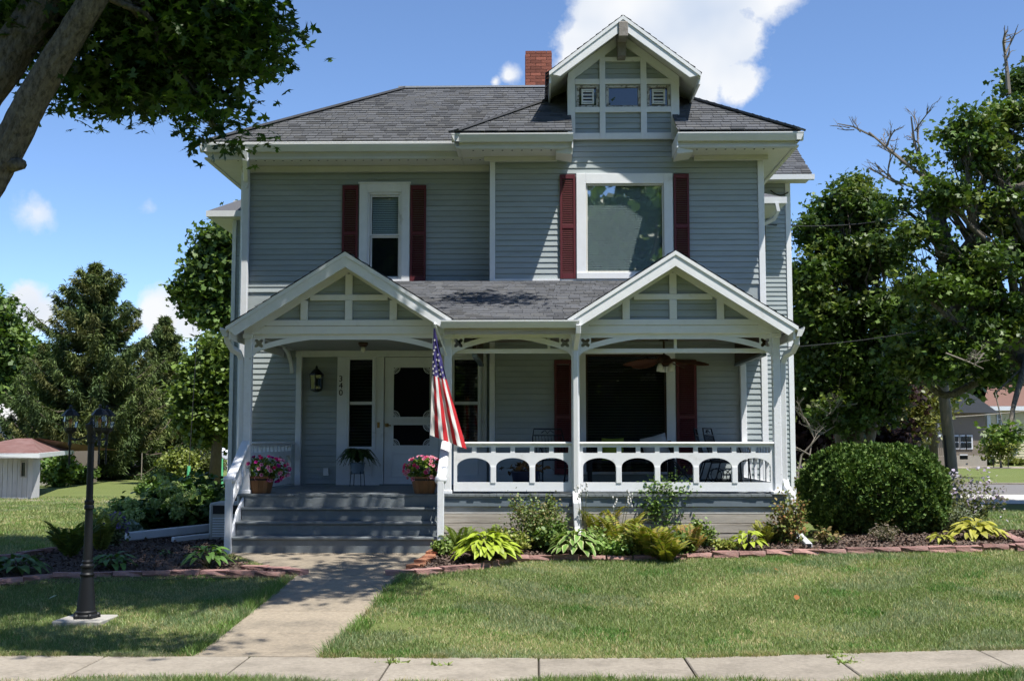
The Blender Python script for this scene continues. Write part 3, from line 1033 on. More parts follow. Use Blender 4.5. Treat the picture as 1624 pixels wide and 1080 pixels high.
# screen door
S1 = rect(627, 583, 684, 661, YW1); S2 = rect(627, 674, 684, 706, YW1)
dx0, dx1 = R_DR[0], R_DR[1]
cxd = (dx0 + dx1) / 2
hw = (S1[1] - S1[0]) / 2
S1 = (cxd - hw, cxd + hw, S1[2], S1[3]); S2 = (cxd - hw, cxd + hw, S2[2], S2[3])
yd = YW1 - .03
door = link(plate(rloop((dx0 + .01, dx1 - .01, R_DR[2] + .01, R_DR[3] - .01)), [rloop(S1), rloop(S2)], yd, .035), 'door', 'trim', H, label='white screen door with fan corner ornaments')
hp(MB().box(S1[0] - .01, S1[1] + .01, yd + .012, yd + .018, S1[2] - .01, S1[3] + .01).box(S2[0] - .01, S2[1] + .01, yd + .012, yd + .018, S2[2] - .01, S2[3] + .01), 'screen', 'screen_mesh', door)
orn = MB()
for (S, corners) in ((S1, ((0, 0), (1, 0), (0, 1), (1, 1))), (S2, ((0, 0), (1, 0), (1, 1)))):
    for cxn, czn in corners:
        ox, oz = (S[0], S[1])[cxn], (S[2], S[3])[czn]
        sx, sz = (1, -1)[cxn], (1, -1)[czn]
        R0 = .10
        arc = [(ox + sx * R0 * math.cos(a), yd - .002, oz + sz * R0 * math.sin(a)) for a in np.linspace(0, PI / 2, 9)]
        orn.tube(arc, .007, 5)
        for a in np.linspace(.15, PI / 2 - .15, 5):
            orn.tube([(ox + sx * .02 * math.cos(a), yd - .002, oz + sz * .02 * math.sin(a)), arc[0] if False else (ox + sx * R0 * math.cos(a), yd - .002, oz + sz * R0 * math.sin(a))], .0045, 4)
hp(orn, 'fan_ornament', 'trim', door)
sp = MB()
zc0, zc1 = S2[3] + .01, S1[2] - .01
for k in range(15):
    x = S1[0] + (k + .5) * (S1[1] - S1[0]) / 15
    sp.box(x - .006, x + .006, yd - .012, yd - .001, zc0 + .02, zc1 - .02)
sp.box(S1[0] - .03, S1[1] + .03, yd - .014, yd - .0005, zc1 - .022, zc1).box(S1[0] - .03, S1[1] + .03, yd - .014, yd - .0005, zc0, zc0 + .022)
hp(sp, 'spindle_rail', 'trim', door)
pp = (dx0 + .13, dx1 - .13, R_DR[2] + .12, S2[2] - .11)
frame_rect(inset(pp, .03), pp, yd - .012, yd - .0005, 'panel_moulding', 'trim', door)
hx, hz = XX(614, YW1, 674), ZZ(674, YW1, 614)
hp(MB().tube([(hx, yd + .01, hz), (hx, yd - .05, hz)], .012, 8).tube([(hx, yd - .05, hz), (hx + .07, yd - .055, hz - .01)], .010, 8).lathe([(.028, -.028), (.032, 0), (.028, .028)], (hx, yd - .012, hz), 12), 'handle', 'brass', door)
room(R_DR, YW1, door, .7)
hp(MB().box(dx0 - .05, dx1 + .05, YW1 - .12, YW1 - .0, ZF + .001, ZF + .022), 'threshold', 'deck_paint', door)
hp(MB().box(XX(601, YW1, 674) - .02, XX(601, YW1, 674) + .02, YW1 - .072, YW1 - .0605, hz - .045, hz + .045), 'doorbell', 'brass')
# house number, one digit below the other
hn = bpy.data.objects.new('house_number', None); COL.objects.link(hn); hn.parent = H
nloc = at(540.5, 612, YW1 - .066); hn.location = nloc - wl(H); WLOC[hn.name] = nloc.copy()
for ch, pyd in (('3', 601), ('4', 612), ('0', 623)):
    cu = bpy.data.curves.new('digit', 'FONT'); cu.body = ch; cu.size = .135; cu.extrude = .004; cu.align_x = 'CENTER'; cu.align_y = 'CENTER'
    ob = bpy.data.objects.new('tmp', cu); COL.objects.link(ob); bpy.context.view_layer.update()
    me = bpy.data.meshes.new_from_object(ob.evaluated_get(bpy.context.evaluated_depsgraph_get())); bpy.data.objects.remove(ob); bpy.data.curves.remove(cu)
    me.transform(Matrix(((1, 0, 0, 0), (0, 0, -1, 0), (0, 1, 0, 0), (0, 0, 0, 1)))); me.materials.clear(); me.materials.append(M['digit'])
    p = at(540.5, pyd, YW1 - .066)
    link(me, 'digit', None, hn, p)

# ---- eaves: soffit, frieze, gutter
YE1, YE2 = 18.28, 17.68                    # gutter fronts
XEL = XX(316, YE1, 232); XER = XX(1275, YE2, 210)
XE2L = XX(716, YE2, 213)
D2L, D2R = XX(908, YE2, 213), XX(1075, YE2, 210)       # dormer interrupts the eave
mb = MB()
mb.box(XEL + .06, W2L - .02, YE1 + .10, YW1 + .02, ZS, ZS + .03)
mb.box(XEL + .06, W1L + .02, YW1 + .021, 27.9, ZS, ZS + .03)
mb.box(XE2L + .06, D2L, YE2 + .10, YW2 + .02, ZS + .004, ZS + .034).box(XE2L + .06, W2L - .02, YW2 + .02, YW1, ZS + .004, ZS + .034)
mb.box(D2R, XER - .06, YE2 + .10, YW2 + .02, ZS + .004, ZS + .034).box(W2R - .02, XER - .06, YW2 + .021, 27.9, ZS + .004, ZS + .034)
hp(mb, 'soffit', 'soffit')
# vent dots of the soffit
vd = MB()
def dots(xa, xb, y):
    n = int((xb - xa) / .145)
    for k in range(n):
        x = xa + (k + .5) * (xb - xa) / n
        vd.box(x - .012, x + .012, y, y + .03, ZS - .003, ZS + .002)
dots(XEL + .5, W2L - .1, YE1 + .22); dots(XE2L + .25, D2L - .1, YE2 + .22); dots(D2R + .1, XER - .35, YE2 + .22)
hp(vd, 'soffit_vents', 'black_matte', kind='stuff')
# frieze boards
zfr1 = ZZ(269, YW1); zfr2 = ZZ(252, YW2)
mb = MB().box(W1L + .02, W2L - .04, YW1 - .05, YW1 - .022, zfr1, ZS - .001).prism([(W1L + .02, ZS - .10), (W2L - .04, ZS - .10), (W2L - .04, ZS - .002), (W1L + .02, ZS - .002)], YW1 - .12, YW1 - .051)
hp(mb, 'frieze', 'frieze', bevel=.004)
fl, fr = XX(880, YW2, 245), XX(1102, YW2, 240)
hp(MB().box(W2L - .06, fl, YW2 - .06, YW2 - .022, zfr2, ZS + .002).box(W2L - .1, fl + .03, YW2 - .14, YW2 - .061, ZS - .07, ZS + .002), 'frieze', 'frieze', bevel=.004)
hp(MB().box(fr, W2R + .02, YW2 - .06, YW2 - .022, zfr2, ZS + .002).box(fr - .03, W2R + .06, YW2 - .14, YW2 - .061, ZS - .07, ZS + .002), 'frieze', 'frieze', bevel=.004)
# fascia ends beside the dormer
for x in (D2L, D2R):
    s = -1 if x == D2L else 1
    hp(MB().box(x - .01, x + .01, YE2 + .06, YW2 - .02, ZS - .01, ZS + .20), 'eave_return', 'trim')
    hp(MB().hexa([(x, YE2 + .10, ZS - .1), (x, YW2 - .14, ZS - .1), (x, YW2 - .14, ZS), (x, YE2 + .10, ZS)], [(x + s * .25, YE2 + .15, ZS - .06), (x + s * .25, YW2 - .14, ZS - .06), (x + s * .25, YW2 - .14, ZS + .001), (x + s * .25, YE2 + .15, ZS + .001)]), 'eave_return', 'soffit')


def gutter_x(x0, x1, y, ztop, h=.125, d=.11):
    """K-style gutter along x, front at y"""
    prof = [(y + d, ztop - h), (y + .045, ztop - h), (y + .012, ztop - h * .45), (y, ztop - .02), (y, ztop), (y + .012, ztop), (y + .022, ztop - .03), (y + d, ztop - .03)]
    a = [(x0, p, q) for p, q in prof]; b = [(x1, p, q) for p, q in prof]
    n = len(prof)
    mb = MB().add(a + b, [tuple(range(n - 1, -1, -1)), tuple(range(n, 2 * n))] + [(i, (i + 1) % n, (i + 1) % n + n, i + n) for i in range(n)])
    return hp(mb, 'gutter', 'gutter')


def gutter_y(y0, y1, x, ztop, s, h=.125, d=.11):
    prof = [(x - s * d, ztop - h), (x - s * .045, ztop - h), (x - s * .012, ztop - h * .45), (x, ztop - .02), (x, ztop), (x - s * .012, ztop), (x - s * .022, ztop - .03), (x - s * d, ztop - .03)]
    a = [(p, y0, q) for p, q in prof]; b = [(p, y1, q) for p, q in prof]
    n = len(prof)
    mb = MB().add(a + b, [tuple(range(n)), tuple(range(2 * n - 1, n - 1, -1))] + [(i, i + n, (i + 1) % n + n, (i + 1) % n) for i in range(n)])
    return hp(mb, 'gutter', 'gutter')


ZG1 = ZZ(227, YE1, 500); ZG2 = ZZ(210, YE2, 1000)
gutter_x(XEL, XE2L + .12, YE1, ZG1); gutter_y(YE1 + .004, 27.9, XEL, ZG1, -1)
gutter_x(XE2L, D2L + .01, YE2, ZG2); gutter_y(YE2 + .004, YE1 - .0, XE2L, ZG2, -1)
gutter_x(D2R, XER, YE2, ZG2); gutter_y(YE2 + .004, 27.9, XER, ZG2, 1)
# fascia behind the gutters
mb = MB().box(XEL + .112, W2L, YE1 + .112, YE1 + .14, ZS - .012, ZG1 + .02).box(XEL + .112, XEL + .14, YE1 + .141, 27.9, ZS - .012, ZG1 + .02)
mb.box(XE2L + .112, D2L, YE2 + .112, YE2 + .14, ZS - .012, ZG2 + .02).box(XE2L + .112, XE2L + .14, YE2 + .141, YW1, ZS - .012, ZG2 + .02)
mb.box(D2R, XER - .112, YE2 + .112, YE2 + .14, ZS - .012, ZG2 + .02).box(XER - .14, XER - .112, YE2 + .141, 27.9, ZS - .012, ZG2 + .02)
hp(mb, 'fascia', 'frieze')

# ---- roofs: shingle tabs laid in courses over a deck
rng_s = np.random.default_rng(21)


def shingles(parent, O, U, Vd, poly, expo=.125, wmin=.08, wmax=.24, cols=None, m='shingle', name='shingles'):
    """tabs on the plane O + u*U + v*Vd inside the convex polygon poly (u, v)"""
    O, U, Vd = Vector(O), Vector(U).normalized(), Vector(Vd).normalized()
    Nn = U.cross(Vd).normalized()
    if Nn.z < 0: Nn = -Nn
    O_, U_, V_, N_ = (np.array(a) for a in (O, U, Vd, Nn))
    vs = [p[1] for p in poly]
    v = min(vs)
    quads = []; cl = []
    while v < max(vs) - .005:
        vm = min(v + .02, max(vs) - .001)
        us = []
        n = len(poly)
        for i in range(n):
            (u1, v1), (u2, v2) = poly[i], poly[(i + 1) % n]
            if (v1 - vm) * (v2 - vm) < 0:
                us.append(u1 + (u2 - u1) * (vm - v1) / (v2 - v1))
        if len(us) >= 2:
            a, b = min(us), max(us)
            x = a - rng_s.uniform(0, wmax)
            while x < b:
                w = rng_s.uniform(wmin, wmax)
                p, q = max(x, a), min(x + w - .006, b)
                if q - p > .02:
                    tk = rng_s.uniform(.008, .016)
                    vt = min(v + expo + .02, max(vs))
                    quads.append((p, q, v + rng_s.uniform(-.004, .004), vt, tk))
                    g = rng_s.choice([.66, .86, .95, 1.0, 1.05, 1.12, 1.0])
                    cl.append((g * 1.02, g, g * .98) if rng_s.random() < .3 else (g, g, g * 1.03))
                x += w
        v += expo
    Q = np.array(quads); C = np.array(cl)
    if cols is not None: C = C * np.array(cols)
    def pt(u, w, hgt):
        return O_ + u[:, None] * U_ + w[:, None] * V_ + hgt[:, None] * N_
    p, q, v0, v1, tk = Q.T
    z0 = np.zeros_like(p)
    VV = np.stack([pt(p, v0, z0), pt(q, v0, z0), pt(q, v0, tk + .004), pt(p, v0, tk + .004), pt(q, v1, z0 + .003), pt(p, v1, z0 + .003)], 1)
    base = (np.arange(len(Q)) * 6)[:, None]
    F_ = np.concatenate([base + np.array([[0, 1, 2, 3]]), base + np.array([[3, 2, 4, 5]])], 0)
    me = np_mesh(name, VV.reshape(-1, 3), F_, np.repeat(C, 6, axis=0))
    return link(me, name, m, parent, kind='stuff')


SL = 0.64
K1 = math.hypot(1, SL)
ZE1, ZE2 = ZG1 + .03, ZG2 + .03
Y1, Y2 = YE1 + .03, YE2 + .03
XL, XR = XEL + .03, XER - .03
X2 = XE2L + .03
ZTOP = ZE1 + SL * 2.55
t1 = (ZTOP - ZE1) / SL; t2 = (ZTOP - ZE2) / SL
tq = YW2 - .02 - Y2
TX = -.1178 * (Y1 + t1) - XL      # run of the left hip
KX = math.hypot(1, SL * t1 / TX)
roof = hp(MB().poly([(XL, Y1, ZE1), (.2, Y1, ZE1), (1.2, Y1 + t1, ZTOP), (XL + TX, Y1 + t1, ZTOP)])
          .poly([(XL, 27.9, ZE1), (XL, Y1, ZE1), (XL + TX, Y1 + t1, ZTOP), (XL + TX, 27.9 - t1, ZTOP)])
          .poly([(X2, Y2, ZE2), (D2L, Y2, ZE2), (D2L, Y2 + tq, ZE2 + SL * tq), (X2 + tq, Y2 + tq, ZE2 + SL * tq)])
          .poly([(D2R, Y2, ZE2), (XR, Y2, ZE2), (XR - tq, Y2 + tq, ZE2 + SL * tq), (D2R, Y2 + tq, ZE2 + SL * tq)])
          .poly([(X2 + tq, Y2 + tq, ZE2 + SL * tq), (XR - tq, Y2 + tq, ZE2 + SL * tq), (XR - t2, Y2 + t2, ZTOP), (X2 + t2, Y2 + t2, ZTOP)])
          .poly([(XR, Y2, ZE2), (XR, 27.9, ZE2), (XR - t2, 27.9, ZTOP), (XR - t2, Y2 + t2, ZTOP)])
          .poly([(X2, Y2, ZE2), (X2 + t2, Y2 + t2, ZTOP), (X2 + t2, Y2 + t2 + 2.0, ZTOP), (X2, Y2 + 2.6, ZE2)])
          .poly([(XL + TX - .02, Y1 + t1 - .02, ZTOP + .004), (1.6, Y1 + t1 - .02, ZTOP + .004), (1.6, 27, ZTOP + .004), (XL + TX, 27, ZTOP + .004)]), 'roof', 'shingle_plain')
shingles(roof, (0, Y1, ZE1 + .006), (1, 0, 0), (0, 1, SL), [(XL, 0), (.2, 0), (1.2, t1 * K1), (XL + TX, t1 * K1)])
shingles(roof, (0, Y2, ZE2 + .006), (1, 0, 0), (0, 1, SL), [(X2, 0), (D2L, 0), (D2L, tq * K1), (X2 + tq, tq * K1)])
shingles(roof, (0, Y2, ZE2 + .006), (1, 0, 0), (0, 1, SL), [(D2R, 0), (XR, 0), (XR - tq, tq * K1), (D2R, tq * K1)])
shingles(roof, (0, Y2 + tq, ZE2 + SL * tq + .006), (1, 0, 0), (0, 1, SL), [(X2 + tq, 0), (XR - tq, 0), (XR - t2, (t2 - tq) * K1), (X2 + t2, (t2 - tq) * K1)])
shingles(roof, (XR, 0, ZE2 + .006), (0, 1, 0), (-1, 0, SL), [(Y2, 0), (27.9, 0), (27.9, t2 * K1), (Y2 + t2, t2 * K1)])
shingles(roof, (X2, 0, ZE2 + .006), (0, 1, 0), (1, 0, SL), [(Y2, 0), (Y2 + 2.4, 0), (Y2 + 2.4 + t2, t2 * K1), (Y2 + t2, t2 * K1)])
shingles(roof, (XL, 0, ZE1 + .006), (0, 1, 0), (1, 0, SL * t1 / TX), [(Y1, 0), (27.9, 0), (27.9, TX * KX), (Y1 + t1, TX * KX)])
# hip caps
mb = MB()
for p, q in (((XL, Y1, ZE1), (XL + TX, Y1 + t1, ZTOP)), ((XR, Y2, ZE2), (XR - t2, Y2 + t2, ZTOP)), ((X2, Y2, ZE2), (X2 + t2, Y2 + t2, ZTOP))):
    p, q = Vector(p), Vector(q)
    mb.bar(p + Vector((0, 0, .014)), q + Vector((0, 0, .014)), .24, .034)
hp(mb, 'hip_cap', 'shingle_plain', roof)
# white drip edge above the left gutter and metal edge of the flat deck
hp(MB().box(XL + .0, XE2L + .10, YE1 + .02, YE1 + .05, ZG1 + .012, ZG1 + .026), 'drip_edge', 'trim', roof)
yd0 = Y1 + t1
hp(MB().box(XL + TX - .05, 1.6, yd0 - .05, yd0 + .02, ZTOP + .012, ZTOP + .045), 'drip_edge', 'flashing', roof)
hp(MB().hexa([(XL + TX - .05, yd0 + .021, ZTOP + .01), (1.6, yd0 + .021, ZTOP + .01), (1.6, yd0 + .021, ZTOP + .03), (XL + TX - .05, yd0 + .021, ZTOP + .03)],
             [(XL + TX + .4, 26, ZTOP + .25), (1.6, 26, ZTOP + .25), (1.6, 26, ZTOP + .3), (XL + TX + .4, 26, ZTOP + .3)]), 'flat_deck', 'shingle_plain', roof)

# ---- chimney, brick by brick
YCH = 22.0
cx0, cx1 = XX(833, YCH, 100), XX(875, YCH, 100)
cz1 = ZZ(81, YCH, 850); cz0 = ZTOP - .2
ch = hp(MB().box(cx0 + .008, cx1 - .008, YCH + .008, YCH + (cx1 - cx0) - .008, cz0, cz1 - .01), 'chimney', 'mortar')
bw = (cx1 - cx0); nb = 2.5; bl = bw / nb; bh = .062
def brick_mesh(lx, ly, lz):
    me = MB().box(-lx / 2, lx / 2, -ly / 2, ly / 2, -lz / 2, lz / 2).mesh('brick'); me.materials.append(M['brick']); return me
bmF, bmH = brick_mesh(bl - .008, .1, bh - .007), brick_mesh(bl / 2 - .008, .1, bh - .007)
rows = int((cz1 - cz0) / bh)
for r in range(rows):
    z = cz1 - (r + .5) * bh
    if z < ZTOP - .05: break
    for face in range(3):      # front, right, left
        seq = [1, 1, .5] if (r + face) % 2 == 0 else [.5, 1, 1]
        pos = 0.0
        for s in seq:
            L_ = s * bl
            c_ = pos + L_ / 2
            if face == 0: loc, rot = (cx0 + c_, YCH + .045, z), (0, 0, 0)
            elif face == 1: loc, rot = (cx1 - .045, YCH + c_, z), (0, 0, PI / 2)
            else: loc, rot = (cx0 + .045, YCH + c_, z), (0, 0, PI / 2)
            if face and (pos == 0): pos += L_; continue
            link(bmF if s == 1 else bmH, 'brick', None, ch, loc, rot)
            pos += L_

# ---- dormer
YD = YW2 - .05
pk = at(988, 26, YE2 + .17); le = at(871, 117, YE2 + .17); re = at(1111, 114, YE2 + .17)
dzl = (le.z + re.z) / 2
half = (re.x - le.x) / 2; dcx = pk.x
sl_d = (pk.z - dzl) / half
yf = YE2 + .17
DBL, DBR = XX(901, YD, 160), XX(1077, YD, 160)
zb = ZZ(222, YD, 990)
def rake_z(x, drop=0.0):
    return pk.z - sl_d * abs(x - dcx) - drop
th = .09
body = [(DBL, zb), (DBR, zb), (DBR, rake_z(DBR, .10)), (dcx, rake_z(dcx, .10)), (DBL, rake_z(DBL, .10))]
c1, c2 = 950.7, 1025.5
def dr(px0, py0, px1, py1): return rect(px0, py0, px1, py1, YD)
WINS = [dr(914, 136, 950, 171), dr(961, 136, 1016, 171), dr(1026, 136, 1063, 171)]
dw = link(plate(body, [rloop(w) for w in WINS], YD + .004, .10), 'dormer', 'siding', H, label='gabled dormer with three small peeling windows')
hp(MB().box(DBL, DBL + .1, YD + .12, 21.5, zb, rake_z(DBL, .1)).box(DBR - .1, DBR, YD + .12, 21.5, zb, rake_z(DBR, .1)), 'cheek_wall', 'siding', dw)
for a, b in ((DBL + .02, DBR - .02),):
    z = zb
    while z < pk.z - .35:
        xa, xb = max(a, dcx - (pk.z - .14 - z) / sl_d), min(b, dcx + (pk.z - .14 - z) / sl_d)
        segs = [(xa, xb)]
        for hwin in WINS:
            if hwin[2] < z + EXPO * .7 and hwin[3] > z + EXPO * .3:
                segs = [s for (p, q) in segs for s in ((p, min(q, hwin[0])), (max(p, hwin[1]), q)) if s[1] - s[0] > .05]
        for p, q in segs:
            mb = MB(); board(mb, p, q, z, z + EXPO + .006, YD); hp(mb, 'siding_board', 'siding', dw)
        z += EXPO
ty0, ty1 = YD - .05, YD - .019
def trim_box(px0, py0, px1, py1, dy=0.0):
    r = dr(px0, py0, px1, py1); hp(MB().box(r[0], r[1], ty0 - dy, ty1, r[2], r[3]), 'trim_board', 'trim', dw, bevel=.003)
def stile(px0, px1, py_bot, dy=0.0):
    r = dr(px0, py_bot - 60, px1, py_bot)
    hp(MB().prism([(r[0], r[2]), (r[1], r[2]), (r[1], rake_z(r[1], .16)), (r[0], rake_z(r[0], .16))], ty0 - dy, ty1), 'trim_board', 'trim', dw, bevel=.003)
stile(900, 912, 222); stile(1064, 1077, 222); stile(951, 960, 222, .004); stile(1016, 1025.5, 222, .004)
for y0_, y1_ in ((126.5, 135), (171, 179.5), (212, 222)): trim_box(912, y0_, 1064, y1_, -.003)
trim_box(951, 92, 1026, 99, -.003)
# boards along the rake on the dormer face
for s in (-1, 1):
    x0 = DBL if s < 0 else DBR
    hp(MB().prism([(x0, rake_z(x0, .10)), (dcx, pk.z - .10), (dcx, pk.z - .26), (x0, rake_z(x0, .26))], ty0 - .006, ty1), 'trim_board', 'trim', dw)
for k, w in enumerate(WINS):
    fr_ = frame_rect(inset(w, .045, .035), w, YD - .012, YD + .03, 'window', 'peeled', dw)
    if k != 1:
        v2 = inset(w, .08, .055)
        if k == 0: v2 = (v2[0] + .0, v2[1], v2[2], v2[3])
        frame_rect(inset(v2, .03, .025), v2, YD - .002, YD + .04, 'window', 'trim_worn', dw)
        lb = MB(); z = v2[2] + .03
        while z < v2[3] - .04:
            lb.hexa([(v2[0] + .02, YD + .0, z), (v2[1] - .02, YD + .0, z), (v2[1] - .02, YD + .0, z + .02), (v2[0] + .02, YD + .0, z + .02)],
                    [(v2[0] + .02, YD + .04, z + .025), (v2[1] - .02, YD + .04, z + .025), (v2[1] - .02, YD + .04, z + .045), (v2[0] + .02, YD + .04, z + .045)])
            z += .055
        hp(lb, 'louvres', 'trim_worn', dw, kind='stuff')
        hp(MB().box(w[0] + .02, w[1] - .02, YD + .045, YD + .05, w[2] + .02, w[3] - .02), 'pane', 'glass_dark', dw)
    else:
        hp(MB().box(w[0] + .02, w[1] - .02, YD + .02, YD + .025, w[2] + .02, w[3] - .02), 'pane', 'glass_dark', dw)
    hp(MB().box(w[0] - .02, w[1] + .02, YD + .11, YD + .12, w[2] - .02, w[3] + .02), 'backing', 'dark_room' if k == 1 else 'ceiling_paint', dw)
# dormer roof: two slabs with barge boards
yback = 21.6
dr_roof = None
for s in (-1, 1):
    xo = le.x if s < 0 else re.x
    zo = rake_z(xo)
    mbr = MB().hexa([(dcx, yf, pk.z), (dcx, yback, pk.z), (dcx, yback, pk.z - th), (dcx, yf, pk.z - th)], [(xo, yf, zo), (xo, yback, zo), (xo, yback, zo - th), (xo, yf, zo - th)])
    sr = hp(mbr, 'roof', 'soffit', dw)
    k_ = math.hypot(1, sl_d)
    shingles(sr, (dcx, 0, pk.z + .006), (0, 1, 0), (-s, 0, sl_d), [(yf - .03, -half * k_ - .04), (yback, -half * k_ - .04), (yback, 0), (yf - .03, 0)])
    # barge board: outer crown and lower board
    hp(MB().prism([(dcx, pk.z + .0), (xo, zo + .0), (xo + s * .0, zo - .06), (dcx, pk.z - .06)], yf - .035, yf - .002), 'barge_board', 'trim', sr)
    hp(MB().prism([(dcx, pk.z - .061), (xo - s * .03, rake_z(xo - s * .03) - .061), (xo - s * .03 - s * .14, rake_z(xo - s * .17) - .20), (dcx, pk.z - .22)], yf - .02, yf + .02), 'barge_board', 'trim', sr)
    hp(MB().box(min(xo, xo - s * .03), max(xo, xo - s * .03), yf + .03, yback, zo - .17, zo - .01), 'eave_fascia', 'trim', sr)
# king bracket at the peak
kb = dr(981, 60, 996, 97)
mb = MB().box(dcx - .075, dcx + .075, yf - .05, YD - .02, pk.z - .34, pk.z - .10)
hp(mb, 'peak_bracket', 'weathered', dw, bevel=.01)
hp(MB().box(dcx - .065, dcx + .065, YD - .30, YD - .051, pk.z - .55, pk.z - .341).box(dcx - .05, dcx + .05, YD - .12, YD - .052, ZZ(98, YD, 988), pk.z - .551), 'peak_bracket', 'weathered', dw, bevel=.012)

# ---- wing on the right, further back
YWG = 22.8
xw = XX(1254, YWG, 400); zg = ZZ(279, 22.3, 1260)
wg = hp(MB().box(W2R - .3, xw, YWG + .004, 27.4, GZ - .1, zg + .0), 'wing', 'siding')
siding(wg, W2R + .02, xw - .09, ZF - .4, zg - .05, YWG)
hp(MB().box(xw - .09, xw + .01, YWG - .03, YWG + .05, GZ, zg - .02), 'corner_board', 'trim', wg, bevel=.004)
xg = XX(1287, 22.3, 280)
hp(MB().hexa([(2.2, 22.28, zg), (xg, 22.28, zg), (xg, 22.28, zg + .03), (2.2, 22.28, zg + .03)], [(2.2, 23.9, zg + 1.04), (xg, 23.9, zg + 1.04), (xg, 23.9, zg + 1.07), (2.2, 23.9, zg + 1.07)]), 'wing_roof', 'shingle_plain', wg)
shingles(wg, (0, 22.26, zg + .035), (1, 0, 0), (0, 1, .64), [(2.2, 0), (xg, 0), (xg, 1.9), (2.2, 1.9)])
hp(MB().box(W2R, xg, 22.35, YWG, zg - .04, zg - .005), 'soffit', 'soffit', wg)
hp(MB().box(W2R, XX(1291, 22.25, 280), 22.2, 22.3, zg - .09, zg + .01), 'gutter', 'gutter', wg)
# little bay roof on the right side wall
yb = 21.2; xb = XX(1248, yb, 314); zb2 = ZZ(313, yb, 1235)
bay = hp(MB().hexa([(W2R, yb + .05, zb2), (xb, yb + .05, zb2), (xb, 22.7, zb2), (W2R, 22.7, zb2)], [(W2R, yb + .4, zb2 + .25), (W2R + .2, yb + .4, zb2 + .25), (W2R + .2, 22.7, zb2 + .25), (W2R, 22.7, zb2 + .25)]), 'bay_roof', 'shingle_plain')
hp(MB().box(W2R, xb, yb, yb + .1, zb2 - .11, zb2 + .008).box(xb - .1, xb, yb + .101, 22.7, zb2 - .11, zb2 + .008), 'gutter', 'gutter', bay)
hp(MB().box(W2R, xb - .1, yb + .101, 22.7, zb2 - .12, zb2 - .09), 'soffit', 'soffit', bay)
bs = XX(1232, yb, 340)
hp(MB().tube([(bs, yb + .02, zb2 - .1), (bs + .03, yb + .02, zb2 - .25), (bs - .02, yb + .1, zb2 - .38), (bs - .3, yb + .3, zb2 - .5)], .04, sq=(.08, .06)), 'downspout', 'spout', bay)
# bay on the left side, with its eaves
yl = 21.3; xlb = XX(369, yl + .3, 420); zlb = ZZ(335, yl, 350)
lbay = hp(MB().box(xlb, W1L - .002, yl + .31, 25.5, GZ, zlb - .05), 'side_bay', 'siding')
siding(lbay, xlb + .05, W1L - .02, ZF - .3, zlb - .10, yl + .306, joined=True)
hp(MB().box(xlb - .01, xlb + .06, yl + .27, yl + .36, GZ, zlb - .08), 'corner_board', 'trim', lbay)
xlg = XX(328, yl, 335)
hp(MB().box(xlg, W1L - .02, yl - .05, yl + .06, zlb - .11, zlb).box(xlg, xlg + .1, yl + .061, 25.8, zlb - .11, zlb), 'gutter', 'gutter', lbay)
hp(MB().box(xlg + .08, W1L - .002, yl + .062, 25.8, zlb - .12, zlb - .09), 'soffit', 'soffit', lbay)
hp(MB().hexa([(xlg + .02, yl, zlb + .01), (W1L, yl, zlb + .01), (W1L, 25.8, zlb + .01), (xlg + .02, 25.8, zlb + .01)], [(xlg + .5, yl + .5, zlb + .32), (W1L, yl + .5, zlb + .32), (W1L, 25.8, zlb + .32), (xlg + .5, 25.8, zlb + .32)]), 'bay_roof', 'shingle_plain', lbay)
zz2 = ZZ(320, 23.5, 378)
hp(MB().box(XX(371, 23.5, 320), W1L - .002, 23.45, 23.6, zz2 - .11, zz2 + .01).box(XX(371, 23.5, 320) + .05, W1L, 23.6, 25.6, zz2 - .02, zz2 + .04), 'eave', 'gutter', lbay)

# downspout on the left corner
yds = YW1 - .09
pts = [at(390, 238, YE1 + .05), at(390, 252, YE1 + .06), at(391.5, 286, yds), at(391, 300, yds)]
hp(MB().tube([pts[0], pts[1], pts[2], pts[3]], .05, sq=(.10, .085)), 'downspout', 'spout', bevel=.008)
hp(MB().box(pts[3].x - .062, pts[3].x + .052, yds - .045, yds + .045, ZF - .4, pts[3].z + .01), 'downspout', 'spout', bevel=.01)
# ------------------------------------------------------------------ porch
PX = [XX(393.5, YP, 620), XX(710.5, YP, 620), XX(912.5, YP, 620), XX(1231, YP, 620)]
PW = .105
FXL = PX[0] - .09; FXR = XX(1247, 15.9, 785)
YFE = 15.86          # floor edge
# floor boards, ends to the front
fl = hp(MB().box(FXL + .02, FXR - .02, YFE + .06, YW1 - .02, ZF - .09, ZF - .03), 'porch_floor', 'deck_paint')
n = int((FXR - FXL) / .095); bwid = (FXR - FXL) / n
fm1 = MB().box(-bwid / 2 + .002, bwid / 2 - .002, 0, YW1 - .06 - YFE, -.028, 0).mesh('floor_board'); fm1.materials.append(M['deck_paint'])
rf = random.Random(4)
for k in range(n):
    x = FXL + (k + .5) * bwid
    link(fm1, 'floor_board', None, fl, (x, YFE + rf.uniform(-.006, .006), ZF + rf.uniform(-.002, .001)))
